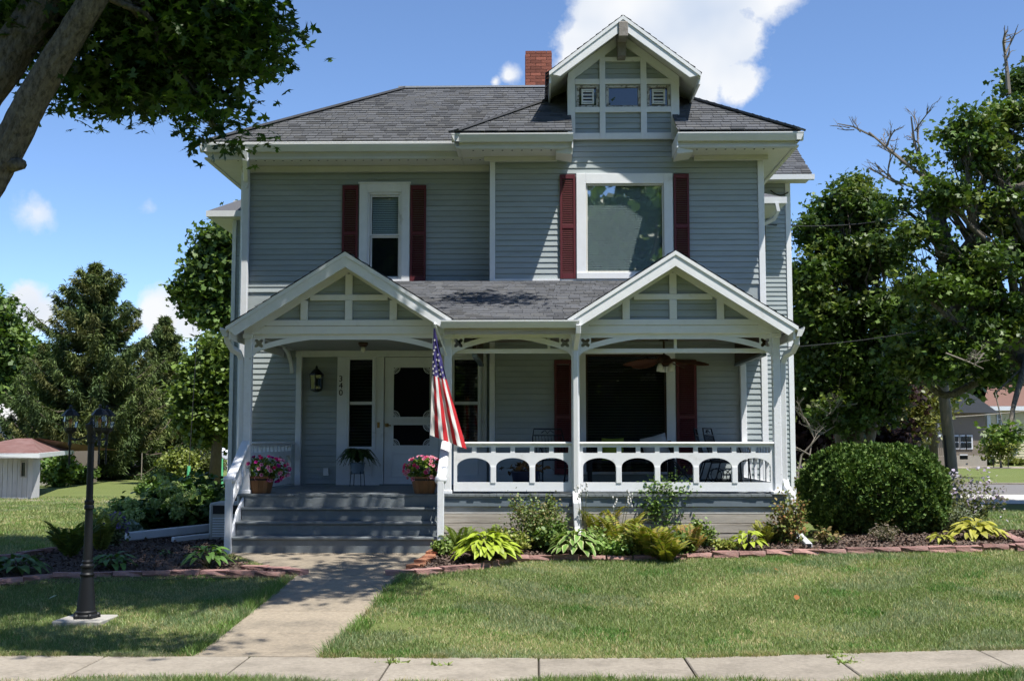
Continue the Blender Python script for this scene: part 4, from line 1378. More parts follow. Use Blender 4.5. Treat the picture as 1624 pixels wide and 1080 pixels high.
# edge nosing: worn end grain
hp(MB().box(XX(694, YFE, 785), FXR, YFE + .02, YFE + .05, ZF - .06, ZF - .0295), 'floor_edge', 'deck_edge')
zfa0 = ZZ(803, YFE, 950)
hp(MB().box(XX(700, YFE, 790), FXR - .02, YFE + .025, YFE + .055, zfa0, ZF - .061), 'fascia_board', 'fascia_blue')
hp(MB().box(FXL + .02, FXL + .05, YFE + .056, YW1 - .03, zfa0, ZF - .061).box(FXR - .05, FXR - .02, YFE + .056, YW2 - .03, zfa0, ZF - .061), 'fascia_board', 'fascia_blue')
zz = [803, 815.5, 830, 845.5, 860, 878]
skx0 = XX(700, YFE + .05, 830)
for i in range(5):
    za, zb_ = ZZ(zz[i + 1], YFE + .05, 950), ZZ(zz[i], YFE + .05, 950)
    hp(MB().box(skx0, FXR - .03, YFE + .045 + rf.uniform(0, .008), YFE + .075, za + .006, zb_ - .001), 'skirt_board', 'skirt_white' if i == 0 else 'skirt_raw', bevel=.003)
mb = MB().box(skx0, FXR - .05, YFE + .08, YFE + .1, GZ - .1, ZF - .1)
for x in (FXL + .04, FXR - .06): mb.box(x - .02, x + .01, YFE + .1, YW2, GZ - .1, zfa0)
hp(mb, 'skirt_backing', 'skirt_raw')
# white corner block on the far right of the floor
hp(MB().box(PX[3] - .10, PX[3] + .16, YFE - .02, YFE + .3, ZF + .001, ZF + .045), 'post_base', 'trim_worn', bevel=.008)

# posts
zbm = ZZ(530, YP, 812)        # underside of beam
for i, x in enumerate(PX):
    p = hp(MB().box(x - PW / 2, x + PW / 2, YP - PW / 2, YP + PW / 2, ZF + .002, zbm + .02), 'porch_post', 'trim_worn' if i in (0, 3) else 'trim', bevel=.008)
    hp(MB().box(x - PW / 2 - .018, x + PW / 2 + .018, YP - PW / 2 - .018, YP + PW / 2 + .018, zbm - .055, zbm + .004), 'capital', 'trim', p, bevel=.006)
    hp(MB().box(x - PW / 2 - .012, x + PW / 2 + .012, YP - PW / 2 - .012, YP + PW / 2 + .012, ZF + .0015, ZF + .05), 'plinth', 'trim_worn', p, bevel=.006)
# half posts on the wall
HPX = [(XX(474, YW1 - .08, 650), YW1 - .08), (XX(1179, YW2 - .08, 650), YW2 - .08), (XX(774.5, YW2 - .05, 620), YW2 - .055)]
for x, y in HPX[:2]:
    hp(MB().box(x - .045, x + .045, y - .05, y + .05, ZF + .002, ZC), 'half_post', 'trim', bevel=.006)

# beam
zb0, zb1 = zbm, ZZ(517, YP, 812)
xbl = XX(388.5, YP, 525); xbr = XX(1237, YP, 525)
hp(MB().box(xbl, xbr, YP - .06, YP + .06, zb0, zb1), 'porch_beam', 'trim', bevel=.006)
hp(MB().box(PX[0] - .05, PX[0] + .05, YP + .061, YW1 - .03, zb0 + .01, zb1), 'porch_beam', 'trim', bevel=.004)
hp(MB().box(PX[3] - .05, PX[3] + .05, YP + .061, YW2 - .03, zb0 + .01, zb1), 'porch_beam', 'trim', bevel=.004)
# ceiling
xc = PX[1] + .05
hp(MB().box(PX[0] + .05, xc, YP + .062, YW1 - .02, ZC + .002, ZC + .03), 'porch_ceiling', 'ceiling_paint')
hp(MB().box(xc + .002, PX[3] - .05, YP + .062, YW2 - .02, ZC + .10, ZC + .13), 'porch_ceiling', 'ceiling_rust')
hp(MB().box(PX[0] + .05, TR_D[1], YW1 - .12, YW1 - .062, ZC - .10, ZC + .001), 'cornice', 'trim', bevel=.004)

# header frame hanging inside the two right bays
zh0, zh1 = ZZ(560, YP + .16, 1000), ZZ(553, YP + .16, 1000)
hf = hp(MB().box(PX[1] + .10, PX[3] - .06, YP + .13, YP + .18, zh0, zh1), 'header_frame', 'trim', bevel=.004)
for px in (870.5, 1071):
    x = XX(px, YP + .15, 545)
    hp(MB().box(x - .02, x + .02, YP + .135, YP + .175, zh1 + .001, ZC + .10), 'mullion', 'trim', hf)
for x, ye in ((PX[1] + .35, YW2 - .03), (PX[3] - .12, YW2 - .03)):
    hp(MB().box(x - .025, x + .025, YP + .181, ye, zh0 - .001, ZC + .10), 'side_board', 'bronze', hf)
    hp(MB().box(x - .035, x + .035, YP + .182, ye, zh0 - .04, zh0 - .002), 'side_rail', 'fascia_blue', hf)

# fretwork in each bay: arched brackets with pierced spandrels
def circle(cx, cz, r, n=14, a0=0.0):
    return [(cx + r * math.cos(a0 + 2 * PI * k / n), cz + r * math.sin(a0 + 2 * PI * k / n)) for k in range(n)]


def quatre(cx, cz, r):
    """four-petal cut-out"""
    pts = []
    for q in range(4):
        a = q * PI / 2 + PI / 4
        for t in np.linspace(-.95, .95, 7):
            rr_ = r * (.42 + .58 * math.cos(t * PI / 2 * .98))
            pts.append((cx + rr_ * math.cos(a + t * .72), cz + rr_ * math.sin(a + t * .72)))
    return pts


def fret(xa, xb, ztop, drop, run, Y, band=.075, thick=.03, both=True):
    """xa..xb clear bay; arched lower edge reaching down 'drop' at the posts, levelling out 'run' in from them"""
    N_ = 16
    def low(x, extra=0.0):
        d = min(x - xa, xb - x)
        t = min(max(d / run, 0), 1)
        return ztop - band - (drop - band) * (1 - math.sqrt(max(0.0, 1 - (1 - t) ** 2)) * .55 - .45 * t) * 1.0
    xs_l = [xa + run * k / N_ for k in range(N_ + 1)]
    xs = xs_l + [xb - run * k / N_ for k in range(N_, -1, -1)]
    outer = [(xa, ztop), (xb, ztop)] + [(x, low(x)) for x in xs[::-1]]
    outer = outer[::-1]
    holes = []
    for s in (0, 1):
        def mx(d): return xa + d if s == 0 else xb - d
        qc = (mx(.088), ztop - .125)
        holes.append(quatre(qc[0], qc[1], .076))
        # long spandrel opening above the arch strip
        tri = []
        d0, d1 = .165, run * .80
        for k in range(10):
            d = d0 + (d1 - d0) * k / 9
            tri.append((mx(d), ztop - .055))
        for k in range(9, -1, -1):
            d = d0 + (d1 - d0) * k / 9
            zl = low(mx(d)) + .075
            tri.append((mx(d), min(zl, ztop - .057)))
        holes.append(tri)
    me = plate(outer, holes, Y, thick)
    return link(me, 'arch_fretwork', 'trim', H)


zt = zbm + .003
for a, b, run in ((0, 1, .80), (1, 2, .70), (2, 3, .80)):
    fret(PX[a] + PW / 2, PX[b] - PW / 2, zt, .31, run, YP - .015)
# side bracket on the left
fb = plate([(YP + .3, 0), (0, 0), (0, -.2)], [], 0, .03) if False else None
cv = [at(447, 558, YW1 - .8), at(462, 566, YW1 - .35), at(470, 583, YW1 - .14)]
hp(MB().tube([Vector((PX[0], YW1 - .75, zb0 + .02)), Vector((PX[0] + .0, YW1 - .45, zb0 - .06)), Vector((PX[0], YW1 - .22, zb0 - .2)), Vector((PX[0], YW1 - .14, zb0 - .36))], .03, sq=(.05, .06)), 'bracket', 'trim')

# railing panels: slotted frieze over an arcade
ZR0, ZR_ = ZF + .035, ZZ(704.5, YP, 900)
zr_slot1, zr_slot0 = ZZ(709, YP, 900), ZZ(718, YP, 900)
z_crown, z_spring, z_bot = ZZ(726, YP, 900), ZZ(740, YP, 900), ZZ(764.5, YP, 900)


def rail_panel(xa, xb, arches, slots):
    """arches, slots: lists of (x0, x1)"""
    holes = [rloop((a, b, zr_slot0, zr_slot1)) for a, b in slots]
    for a, b in arches:
        c_ = (a + b) / 2; hw_ = (b - a) / 2
        arc = [(c_ + hw_ * math.cos(t), z_spring + (z_crown - z_spring) * math.sin(t)) for t in np.linspace(0, PI, 17)]
        holes.append([(a, z_bot), (b, z_bot)] + arc)
    return rloop((xa, xb, ZR0, ZR_)), holes


def even(xa, xb, n, gap, margin):
    w = (xb - xa - 2 * margin - gap * (n - 1)) / n
    return [(xa + margin + k * (w + gap), xa + margin + k * (w + gap) + w) for k in range(n)]


def front_railing(i, j, na):
    xa, xb = PX[i] + PW / 2 + .002, PX[j] - PW / 2 - .002
    if i == 1: xa += .03
    o, hl = rail_panel(xa, xb, even(xa, xb, na, .078, .045), even(xa, xb, 2 * na, .062, .045))
    r = link(plate(o, hl, YP - .02, .04), 'railing', 'trim', H)
    hp(MB().box(xa - .004, xb + .004, YP - .055, YP + .055, ZR_ + .001, ZR_ + .032), 'top_rail', 'trim', r, bevel=.01)
    arch = even(xa, xb, na, .078, .045)
    for (p, q) in zip(arch[:-1], arch[1:]):
        hp(MB().box(p[1] + .003, q[0] - .003, YP - .030, YP - .0205, z_bot - .012, z_spring + .004), 'pilaster', 'trim', r, bevel=.003)
    return r


front_railing(1, 2, 3); front_railing(2, 3, 5)


def side_railing(x, y0, y1, na):
    o, hl = rail_panel(y0, y1, even(y0, y1, na, .078, .045), even(y0, y1, 2 * na + 1, .09, .05))
    me = plate(o, hl, 0, .04)
    me.transform(Matrix(((0, -1, 0, x), (1, 0, 0, 0), (0, 0, 1, 0), (0, 0, 0, 1))))
    me.materials.append(M['trim'])
    r = link(me, 'railing', None, H)
    hp(MB().box(x - .055, x + .055, y0, y1, ZR_ + .001, ZR_ + .032), 'top_rail', 'trim', r, bevel=.01)


side_railing(PX[0] + .01, YP + PW / 2 + .02, YW1 - .14, 5)
side_railing(PX[3] - .02, YP + PW / 2 + .02, YW2 - .14, 5)

# steps
SXL, SXR = XX(364, STEP_Y, 860), XX(693, STEP_Y, 860)
zst = [.897, 1.068, 1.243]
treads = [(EYE - z, 16 - .28 * (k + 1)) for k, z in enumerate(zst)]
prevz, prevy = ZF, YFE
st = hp(MB().box(SXL + .03, SXR - .03, 15.9, 16.0, GZ - .1, ZF - .1), 'front_steps', 'deck_paint')
levels = [(ZF, YFE)] + treads
gnd = GZ - .02
for k, (z, y) in enumerate(levels):
    zlow = levels[k + 1][0] if k + 1 < len(levels) else gnd
    if k:
        hp(MB().box(SXL, SXR, y - .02, levels[k - 1][1] + .04, z - .035, z), 'tread', 'deck_paint', st, bevel=.008)
    hp(MB().box(SXL + .01, SXR - .01, y + .008, y + .03, zlow + .001, z - (.036 if k else .03)), 'riser', 'deck_paint', st, bevel=.003)
for x in (SXL - .03, SXR + .005):
    pts = [(x, 15.9, GZ - .1), (x, 15.9, ZF - .04), (x, 15.55, ZF - .22), (x, STEP_Y + .02, .45), (x, STEP_Y + .02, GZ - .1)]
    a = [(p[0], p[1], p[2]) for p in pts]; b = [(p[0] + .028, p[1], p[2]) for p in pts]
    nn = len(pts)
    hp(MB().add(a + b, [tuple(range(nn)), tuple(range(2 * nn - 1, nn - 1, -1))] + [(i, i + nn, (i + 1) % nn + nn, (i + 1) % nn) for i in range(nn)]), 'stringer', 'trim_worn', st)
# newels with rounded caps, sloping handrails
for x, pt in ((XX(363.5, STEP_Y, 800), PX[0]), (XX(700, STEP_Y + .1, 800), PX[1] - .02)):
    zt_ = ZZ(762, STEP_Y, 500)
    ny = STEP_Y - .02
    nw = hp(MB().box(x - .043, x + .043, ny - .045, ny + .045, GZ, zt_ - .0), 'newel_post', 'trim_worn', bevel=.006)
    hp(MB().tube([(x - .075, ny, zt_ + .012), (x - .06, ny, zt_ + .012), (x + .06, ny, zt_ + .012), (x + .075, ny, zt_ + .012)], [.022, .048, .048, .022], 14), 'newel_cap', 'trim_worn', nw, smooth=True)
    y1_ = YP - PW / 2
    ztop_ = ZZ(703, YP, 500)
    r = hp(MB().hexa([(x - .06, ny + .03, zt_ + .005), (x + .06, ny + .03, zt_ + .005), (x + .06, ny + .03, zt_ + .045), (x - .06, ny + .03, zt_ + .045)],
                     [(pt - .06, y1_, ztop_ + .0), (pt + .06, y1_, ztop_ + .0), (pt + .06, y1_, ztop_ + .04), (pt - .06, y1_, ztop_ + .04)]), 'stair_railing', 'trim_worn', bevel=.012)
    # pierced board below the rail
    def SL_(t): return (x + (pt - x) * t, ny + .05 + (y1_ - ny - .05) * t)
    za0, za1 = zt_ - .40, ztop_ - .43
    oo = [(ny + .05, za0), (y1_, za1), (y1_, ztop_ - .002), (ny + .05, zt_ + .004)]
    def ov(cy, cz): return [(cy + .085 * math.cos(t) , cz + .15 * math.sin(t) + .085 * math.cos(t) * (ztop_ - zt_) / (y1_ - ny)) for t in np.linspace(0, 2 * PI, 18)[:-1]]
    hl = []
    for f in (.22, .52, .82):
        cy = ny + .05 + (y1_ - ny - .05) * f
        cz = (za0 + zt_) / 2 + ((za1 + ztop_) / 2 - (za0 + zt_) / 2) * f
        hl.append(ov(cy, cz))
    me = plate(oo, hl, 0, .03)
    me.transform(Matrix(((0, -1, 0, (x + pt) / 2), (1, 0, 0, 0), (0, 0, 1, 0), (0, 0, 0, 1))))
    me.materials.append(M['trim_worn'])
    link(me, 'pierced_board', None, r)

# ---- porch gables and roofs
YB = 15.58        # barge boards
ZPK = ZZ(399, YB, 700)
def gable(pxc, pxl, pyl, pxr, pyr, label):
    xc_ = XX(pxc, YB, 400)
    l_, r_ = at(pxl, pyl, YB), at(pxr, pyr, YB)
    s_ = ((ZPK - l_.z) / (xc_ - l_.x) + (ZPK - r_.z) / (r_.x - xc_)) / 2
    return xc_, l_.x, r_.x, s_


GA = gable(547.3, 358, 517, 716, 507, '')
GB = gable(1071.5, 900, 507, 1266, 517, '')
ZGC = ZZ(509, 15.56, 800)      # centre gutter
for gi, (xc_, xl_, xr_, s_) in enumerate((GA, GB)):
    def rz(x, d=0.0, xc_=xc_, s_=s_): return ZPK - s_ * abs(x - xc_) - d
    g = hp(MB().prism([(xl_ + .25, rz(xl_ + .25, .12)), (xc_, ZPK - .12), (xr_ - .25, rz(xr_ - .25, .12))], YP + .021, YP + .04) if False else
           MB().prism([(xc_ - (ZPK - .10 - zb1) / s_, zb1 + .002), (xc_ + (ZPK - .10 - zb1) / s_, zb1 + .002), (xc_, ZPK - .10)], YP - .02, YP + .02), 'porch_gable', 'siding')
    # clapboards of the gable
    z = zb1 + .03
    while z < ZPK - .3:
        hwid = (ZPK - .12 - z - EXPO) / s_
        mb = MB(); board(mb, xc_ - hwid, xc_ + hwid, z, z + EXPO + .006, YP - .022); hp(mb, 'siding_board', 'siding', g)
        z += EXPO
    # applied stick-work
    pc = [547 + 4, 479.5, 621.5] if gi == 0 else [1071.5, 997.5, 1146]
    ya, yb_ = YP - .075, YP - .041
    def stick(x0, x1, z0, z1, dy=0.0): hp(MB().box(x0, x1, ya - dy, yb_, z0, z1), 'stick_board', 'trim', g, bevel=.004)
    zr0, zr1 = ZZ(477, YP, 700), ZZ(468, YP, 700)
    zq0, zq1 = zb1 + .002, ZZ(508, YP, 700)
    hb = (ZPK - .2 - zr1) / s_
    stick(xc_ - hb, xc_ + hb, zr0, zr1)
    hb = (ZPK - .2 - zq1) / s_
    stick(xc_ - hb - .05, xc_ + hb + .05, zq0, zq1, .003)
    stick(xc_ - .05, xc_ + .05, zr1 + .001, ZPK - .25, .002); stick(xc_ - .05, xc_ + .05, zq1 + .001, zr0 - .001, .002)
    dxs = XX(pc[2], YP, 490) - XX(pc[0], YP, 490)
    for s in (-1, 1):
        stick(xc_ + s * dxs - .05, xc_ + s * dxs + .05, zq1 + .001, zr0 - .001, .002)
        xo = xl_ if s < 0 else xr_
        xe = xc_ + s * (ZPK - .12 - zq0) / s_
        hp(MB().prism([(xe, rz(xe, .12)), (xc_, ZPK - .12), (xc_, ZPK - .235), (xe - s * .0, rz(xe, .235))], ya - .006, yb_), 'rake_trim', 'trim', g)
        # roof slab, running back to the wall
        yb2 = YW1 - .03 if gi == 0 else YW2 - .03
        t_ = .07
        slab_ = hp(MB().hexa([(xc_, YB + .02, ZPK), (xc_, yb2, ZPK), (xc_, yb2, ZPK - t_), (xc_, YB + .02, ZPK - t_)], [(xo, YB + .02, rz(xo)), (xo, yb2, rz(xo)), (xo, yb2, rz(xo, t_)), (xo, YB + .02, rz(xo, t_))]), 'porch_roof', 'soffit')
        hw_ = abs(xo - xc_); kk = math.hypot(1, s_)
        shingles(slab_, (xc_, 0, ZPK + .006), (0, 1, 0), (-s, 0, s_), [(YB - .02, -hw_ * kk - .03), (yb2, -hw_ * kk - .03), (yb2, 0), (YB - .02, 0)])
        hp(MB().prism([(xc_, ZPK), (xo, rz(xo)), (xo, rz(xo, .055)), (xc_, ZPK - .055)], YB - .018, YB + .018), 'barge_board', 'trim_worn' if gi == 0 else 'trim', slab_)
        xo2 = xo - s * .03
        hp(MB().prism([(xc_, ZPK - .056), (xo2, rz(xo2, .056)), (xo2 - s * .10, rz(xo2 - s * .10, .20)), (xc_, ZPK - .205)], YB - .004, YB + .03), 'barge_board', 'trim_worn' if gi == 0 else 'trim', slab_)
        if (gi, s) in ((0, -1), (1, 1)):
            hp(MB().box(min(xo2, xo2 - s * .03), max(xo2, xo2 - s * .03), YB + .04, yb2, rz(xo2, .19), rz(xo2, .07)), 'eave_fascia', 'trim', slab_)
            xg_ = xo + s * .10
            gutter_y(YB + .06, yb2, xg_, rz(xo, .0) + .0, s)
# centre roof between the gables
xs0, xs1 = GA[0], GB[0]
xf0, xf1 = GA[2] - .06, GB[1] + .06
yg = 15.60
sl_c = (ZR1 - (ZGC + .02)) / (YW2 - yg)
cr = hp(MB().hexa([(xf0, yg, ZGC + .02), (xf1, yg, ZGC + .02), (xs1, YW2, ZR1), (xs0, YW2, ZR1)], [(xf0, yg, ZGC - .04), (xf1, yg, ZGC - .04), (xs1, YW2, ZR1 - .06), (xs0, YW2, ZR1 - .06)])
        .box(xs0, W2L + .02, YW2 + .001, YW1 - .0, ZR1 - .05, ZR1 + .005), 'porch_roof', 'shingle_plain')
kc = math.hypot(1, sl_c)
shingles(cr, (0, yg, ZGC + .026), (1, 0, 0), (0, 1, sl_c), [(xf0, 0), (xf1, 0), (xs1, (YW2 - .02 - yg) * kc), (xs0, (YW2 - .02 - yg) * kc)])
hp(MB().box(xs0 + .6, W2L, YW1 - .045, YW1 - .021, ZR1 + .006, ZR1 + .035).box(W2L + .03, xs1 - .4, YW2 - .045, YW2 - .021, ZR1 - .0, ZR1 + .03), 'flashing', 'trim', cr)
gutter_x(XX(699, 15.54, 515), XX(919, 15.54, 515), 15.53, ZGC + .01, .10)
hp(MB().box(XX(706, 15.8, 530), XX(912, 15.8, 530), 15.64, 15.665, ZGC - .17, ZGC - .02), 'fascia_board', 'skirt_raw')
hp(MB().box(XX(706, 15.8, 530), XX(912, 15.8, 530), 15.67, YP - .062, ZGC - .085, ZGC - .06), 'soffit', 'skirt_raw')

# downspouts of the porch
x3 = PX[2]
p3 = [(x3 + .03, 15.57, ZGC - .05), (x3 + .03, 15.58, ZGC - .14), (x3, YP - .11, ZGC - .34), (x3, YP - .11, ZGC - .5), (x3, YP - .11, ZF + .02)]
hp(MB().tube(p3, .04, sq=(.095, .07)), 'downspout', 'spout', bevel=.008)
hp(MB().tube([(x3, YP - .11, ZF + .03), (x3 + .005, YFE - .06, ZF - .12), (x3 + .01, YFE - .06, .75), (x3 + .02, YFE - .08, .62), (x3 + .05, YFE - .25, .50)], .04, sq=(.105, .08)), 'downspout', 'spout', bevel=.008)
# left
pl = [at(360, 529, 15.75), at(361, 541, 15.76), at(368, 553, 15.85), at(379, 560, 15.95), at(383, 570, YP), at(383.5, 585, YP), at(381.5, 740, YP)]
hp(MB().tube([p for p in pl], .04, sq=(.085, .075)), 'downspout', 'spout', bevel=.008)
hp(MB().tube([pl[-1], at(381, 800, YP)], .04, sq=(.085, .075)), 'downspout', 'spout', bevel=.008)
# right
pr = [at(1263, 530, 15.75), at(1263, 545, 15.76), at(1258, 556, 15.85), at(1246, 563, 15.95), at(1241.5, 575, YP), at(1241.5, 600, YP), at(1244.5, 762, YP)]
hp(MB().tube(pr, .04, sq=(.085, .075)), 'downspout', 'spout', bevel=.008)
pr2 = [at(1244.5, 760, YP), at(1247, 772, 15.95), at(1256, 785, 15.82), at(1258, 800, 15.8), at(1256, 838, 15.8), at(1262, 850, 15.6), G(1268, 856) + Vector((0, 0, .06)), G(1283, 873) + Vector((0, 0, .06))]
hp(MB().tube(pr2, .04, sq=(.085, .075)), 'downspout', 'spout', bevel=.008)
a_, b_ = pr2[-2], pr2[-1]
dd = (b_ - a_).normalized()
hp(MB().tube([b_ + dd * .003, b_ + dd * .005], .03, sq=(.068, .058)), 'spout_mouth', 'black_matte')
# ------------------------------------------------------------------ objects on and around the porch
# lamp post with three lanterns
lb = G(136, 984); lpx, lpy = lb.x, lb.y
PADZ = gzf(lpx, lpy) + .03
pad = MB().hexa([(lpx - .25, lpy - .22, PADZ - .1), (lpx + .22, lpy - .22, PADZ - .1), (lpx + .25, lpy + .22, PADZ - .1), (lpx - .22, lpy + .22, PADZ - .1)],
                [(lpx - .25, lpy - .22, PADZ), (lpx + .22, lpy - .22, PADZ), (lpx + .25, lpy + .22, PADZ), (lpx - .22, lpy + .22, PADZ)])
tag(pad.out('lamp_pad', 'pad_concrete', bevel=.012), 'square concrete pad under the black lamp post', 'pad')
LP = thing('lamp_post', 'black lamp post with three glass lanterns on the left lawn', 'street lamp', (lpx, lpy, PADZ))
ppm = FPX / lpy
def lz(py): return at(136, py, lpy).z
z0 = PADZ
def lprof(l): return [(r, lz(y) - z0) for r, y in l]
base = MB().lathe([(.115, 0), (.115, .025), (.10, .04), (.095, lz(974) - z0), (.102, lz(972) - z0), (.102, lz(969) - z0), (.09, lz(967) - z0), (.060, lz(914) - z0), (.067, lz(912) - z0), (.069, lz(910) - z0), (.058, lz(907) - z0),
                   (.058, lz(900) - z0), (.069, lz(898) - z0), (.069, lz(896) - z0), (.05, lz(893) - z0), (.054, lz(890) - z0), (.046, lz(887) - z0)], (lpx, lpy, z0), 16)
o = base.out('base', 'black_metal', LP); smooth_angle(o, 30)
for k in range(5):
    a = k * 2 * PI / 5 + .4
    MB().lathe([(.026, 0), (.026, .03), (.016, .045)], (lpx + .112 * math.cos(a), lpy + .112 * math.sin(a), z0 + .001), 8).out('bolt_foot', 'black_metal', LP)
sh = MB().lathe([(.044, lz(888) - z0), (.036, lz(808) - z0), (.047, lz(806) - z0), (.047, lz(802) - z0), (.04, lz(800) - z0), (.047, lz(797) - z0), (.047, lz(794) - z0), (.034, lz(792) - z0), (.030, lz(703) - z0),
                 (.042, lz(701) - z0), (.042, lz(683) - z0), (.056, lz(678) - z0), (.06, lz(673) - z0), (.03, lz(671) - z0), (.015, lz(668) - z0), (.02, lz(665) - z0), (.008, lz(662) - z0)], (lpx, lpy, z0), 14)
o = sh.out('shaft', 'black_metal', LP); smooth_angle(o, 30)


def lantern(cx, cy, zb_, ang):
    """six-sided coach lantern"""
    hL = MB().lathe([(.020, -.16), (.012, -.12), (.02, -.05), (.055, -.02), (.06, 0), (.062, .012)], (cx, cy, zb_), 6, ang).out('lantern', 'black_metal', LP)
    hh = .128
    n = 6
    for k in range(n):
        a0 = ang + 2 * PI * k / n; a1 = ang + 2 * PI * (k + 1) / n
        r0, r1, r2 = .062, .074, .066
        pts = lambda r, a, z: (cx + r * math.cos(a), cy + r * math.sin(a), zb_ + z)
        fb_ = MB(); fb_.tube([pts(r0, a0, .012), pts(r1, a0, hh * .55), pts(r2, a0, hh)], .0045, 4); fb_.out('glazing_bar', 'black_metal', hL)
        s = .96
        MB().poly([pts(r0 * s, a0, .012), pts(r0 * s, a1, .012), pts(r1 * s, a1, hh * .55), pts(r1 * s, a0, hh * .55)]).poly([pts(r1 * s, a0, hh * .55), pts(r1 * s, a1, hh * .55), pts(r2 * s, a1, hh), pts(r2 * s, a0, hh)]).out('glass_pane', 'lamp_glass', hL)
    MB().lathe([(.088, hh), (.086, hh + .008), (.045, hh + .055), (.02, hh + .068), (.01, hh + .078), (.016, hh + .09), (.012, hh + .102), (.003, hh + .112)], (cx, cy, zb_), 6, ang).out('roof', 'black_metal', hL)
    MB().lathe([(.012, .012), (.012, .05), (.020, .07), (.012, .105), (.003, .11)], (cx, cy, zb_), 10).out('bulb', 'terracotta', hL, smooth=True)


for px_, py_b, dy, ang in ((111.5, 678, .02, .2), (158, 678, -.24, .1), (169, 678, .16, .35)):
    q = at(px_, py_b, lpy + dy)
    lantern(q.x, q.y, at(px_, 680, lpy).z, ang)
    zb_ = at(px_, 680, lpy).z
    MB().tube([(lpx, lpy, lz(688)), (lpx + (q.x - lpx) * .35, lpy + (q.y - lpy) * .35, lz(694)), (lpx + (q.x - lpx) * .75, lpy + (q.y - lpy) * .75, lz(698)), (q.x, q.y, lz(694)), (q.x, q.y, zb_ - .1)], .010, 6).out('arm', 'black_metal', LP, smooth=True)
    MB().lathe([(.004, -.36), (.012, -.34), (.008, -.2), (.016, -.16)], (q.x, q.y, zb_), 8).out('drop_finial', 'black_metal', LP)

# flag on a pole fixed to the post left of the railing
fx0 = PX[1]
FY = 15.55
top = at(688.5, 518, FY)
FL = thing('flag', 'draped red white and blue striped flag hanging from the porch post', 'flag', top)
MB().tube([(fx0 - .02, YP - .06, top.z - .35), (top.x + .01, FY, top.z + .03)], .011, 8).lathe([(.016, -.01), (.02, .0), (.016, .015), (.004, .03)], (top.x + .01, FY, top.z + .03), 10).out('flag_pole', 'trim', FL)
def left_edge(t):   # px, py
    return (687.5 - 4.5 * t, 520 + 170 * t)
def right_edge(t):
    if t < .44:
        k = t / .44; return (690 + 18 * k, 521 + 80 * k)
    k = (t - .44) / .56; return (708 + 32 * k, 601 + 111 * k)
NS, NT = 32, 40
def fpt(s, t):
    """s 0..1 from the right edge to the left, t 0..1 down the fly"""
    a = right_edge(t); b = left_edge(t)
    px_, py_ = a[0] + (b[0] - a[0]) * s, a[1] + (b[1] - a[1]) * s
    wv = (.015 + .028 * t) * math.sin(s * 4.2 * PI + 2.2 * t) * (.4 + .6 * t) + .007 * math.sin(s * 19 + t * 31)
    p = at(px_, py_, FY)
    p.y += wv - .10 * s * t
    return p
TC = .445
def fsheet(s0, s1, t0, t1, ns, nt, off=0.0):
    vs = []; fs = []
    for i in range(nt + 1):
        for j in range(ns + 1):
            p = fpt(s0 + (s1 - s0) * j / ns, t0 + (t1 - t0) * i / nt); p.y += off; vs.append(p)
    for i in range(nt):
        for j in range(ns):
            a = i * (ns + 1) + j; fs.append((a, a + 1, a + ns + 2, a + ns + 1))
    return MB().add(vs, fs)
can = fsheet(0, 1, 0, TC, 32, 18).out('canton', 'flag_blue', FL, smooth=True)
for k in range(8):
    fsheet(k / 8, (k + 1) / 8, TC, 1, 5, 24).out('stripe', 'flag_red' if k % 2 == 0 else 'flag_white', FL, smooth=True)
rs_ = random.Random(2)
for (px_, py_) in ((689.5, 540), (691, 551), (689, 557), (695, 562), (692.5, 571), (696.5, 571), (687.5, 576), (695, 578), (700, 581), (690, 582), (697, 586), (686.5, 587), (702, 589), (692.5, 590), (699, 592.5), (688, 594), (704.5, 597), (694, 597.5), (686, 563)):
    c_ = at(px_, py_, FY)
    # follow the cloth
    t_ = (py_ - 520.5) / 175; a_, b_2 = right_edge(t_), left_edge(t_); s_ = min(max((px_ - a_[0]) / (b_2[0] - a_[0]), 0.08), .92)
    q = fpt(s_, t_)
    r_ = .022
    vs = [(q.x + (r_ if i % 2 == 0 else r_ * .42) * math.sin(i * PI / 5) * .8, q.y - .012, q.z + (r_ if i % 2 == 0 else r_ * .42) * math.cos(i * PI / 5)) for i in range(10)]
    MB().poly(vs).out('star', 'flag_white', can)

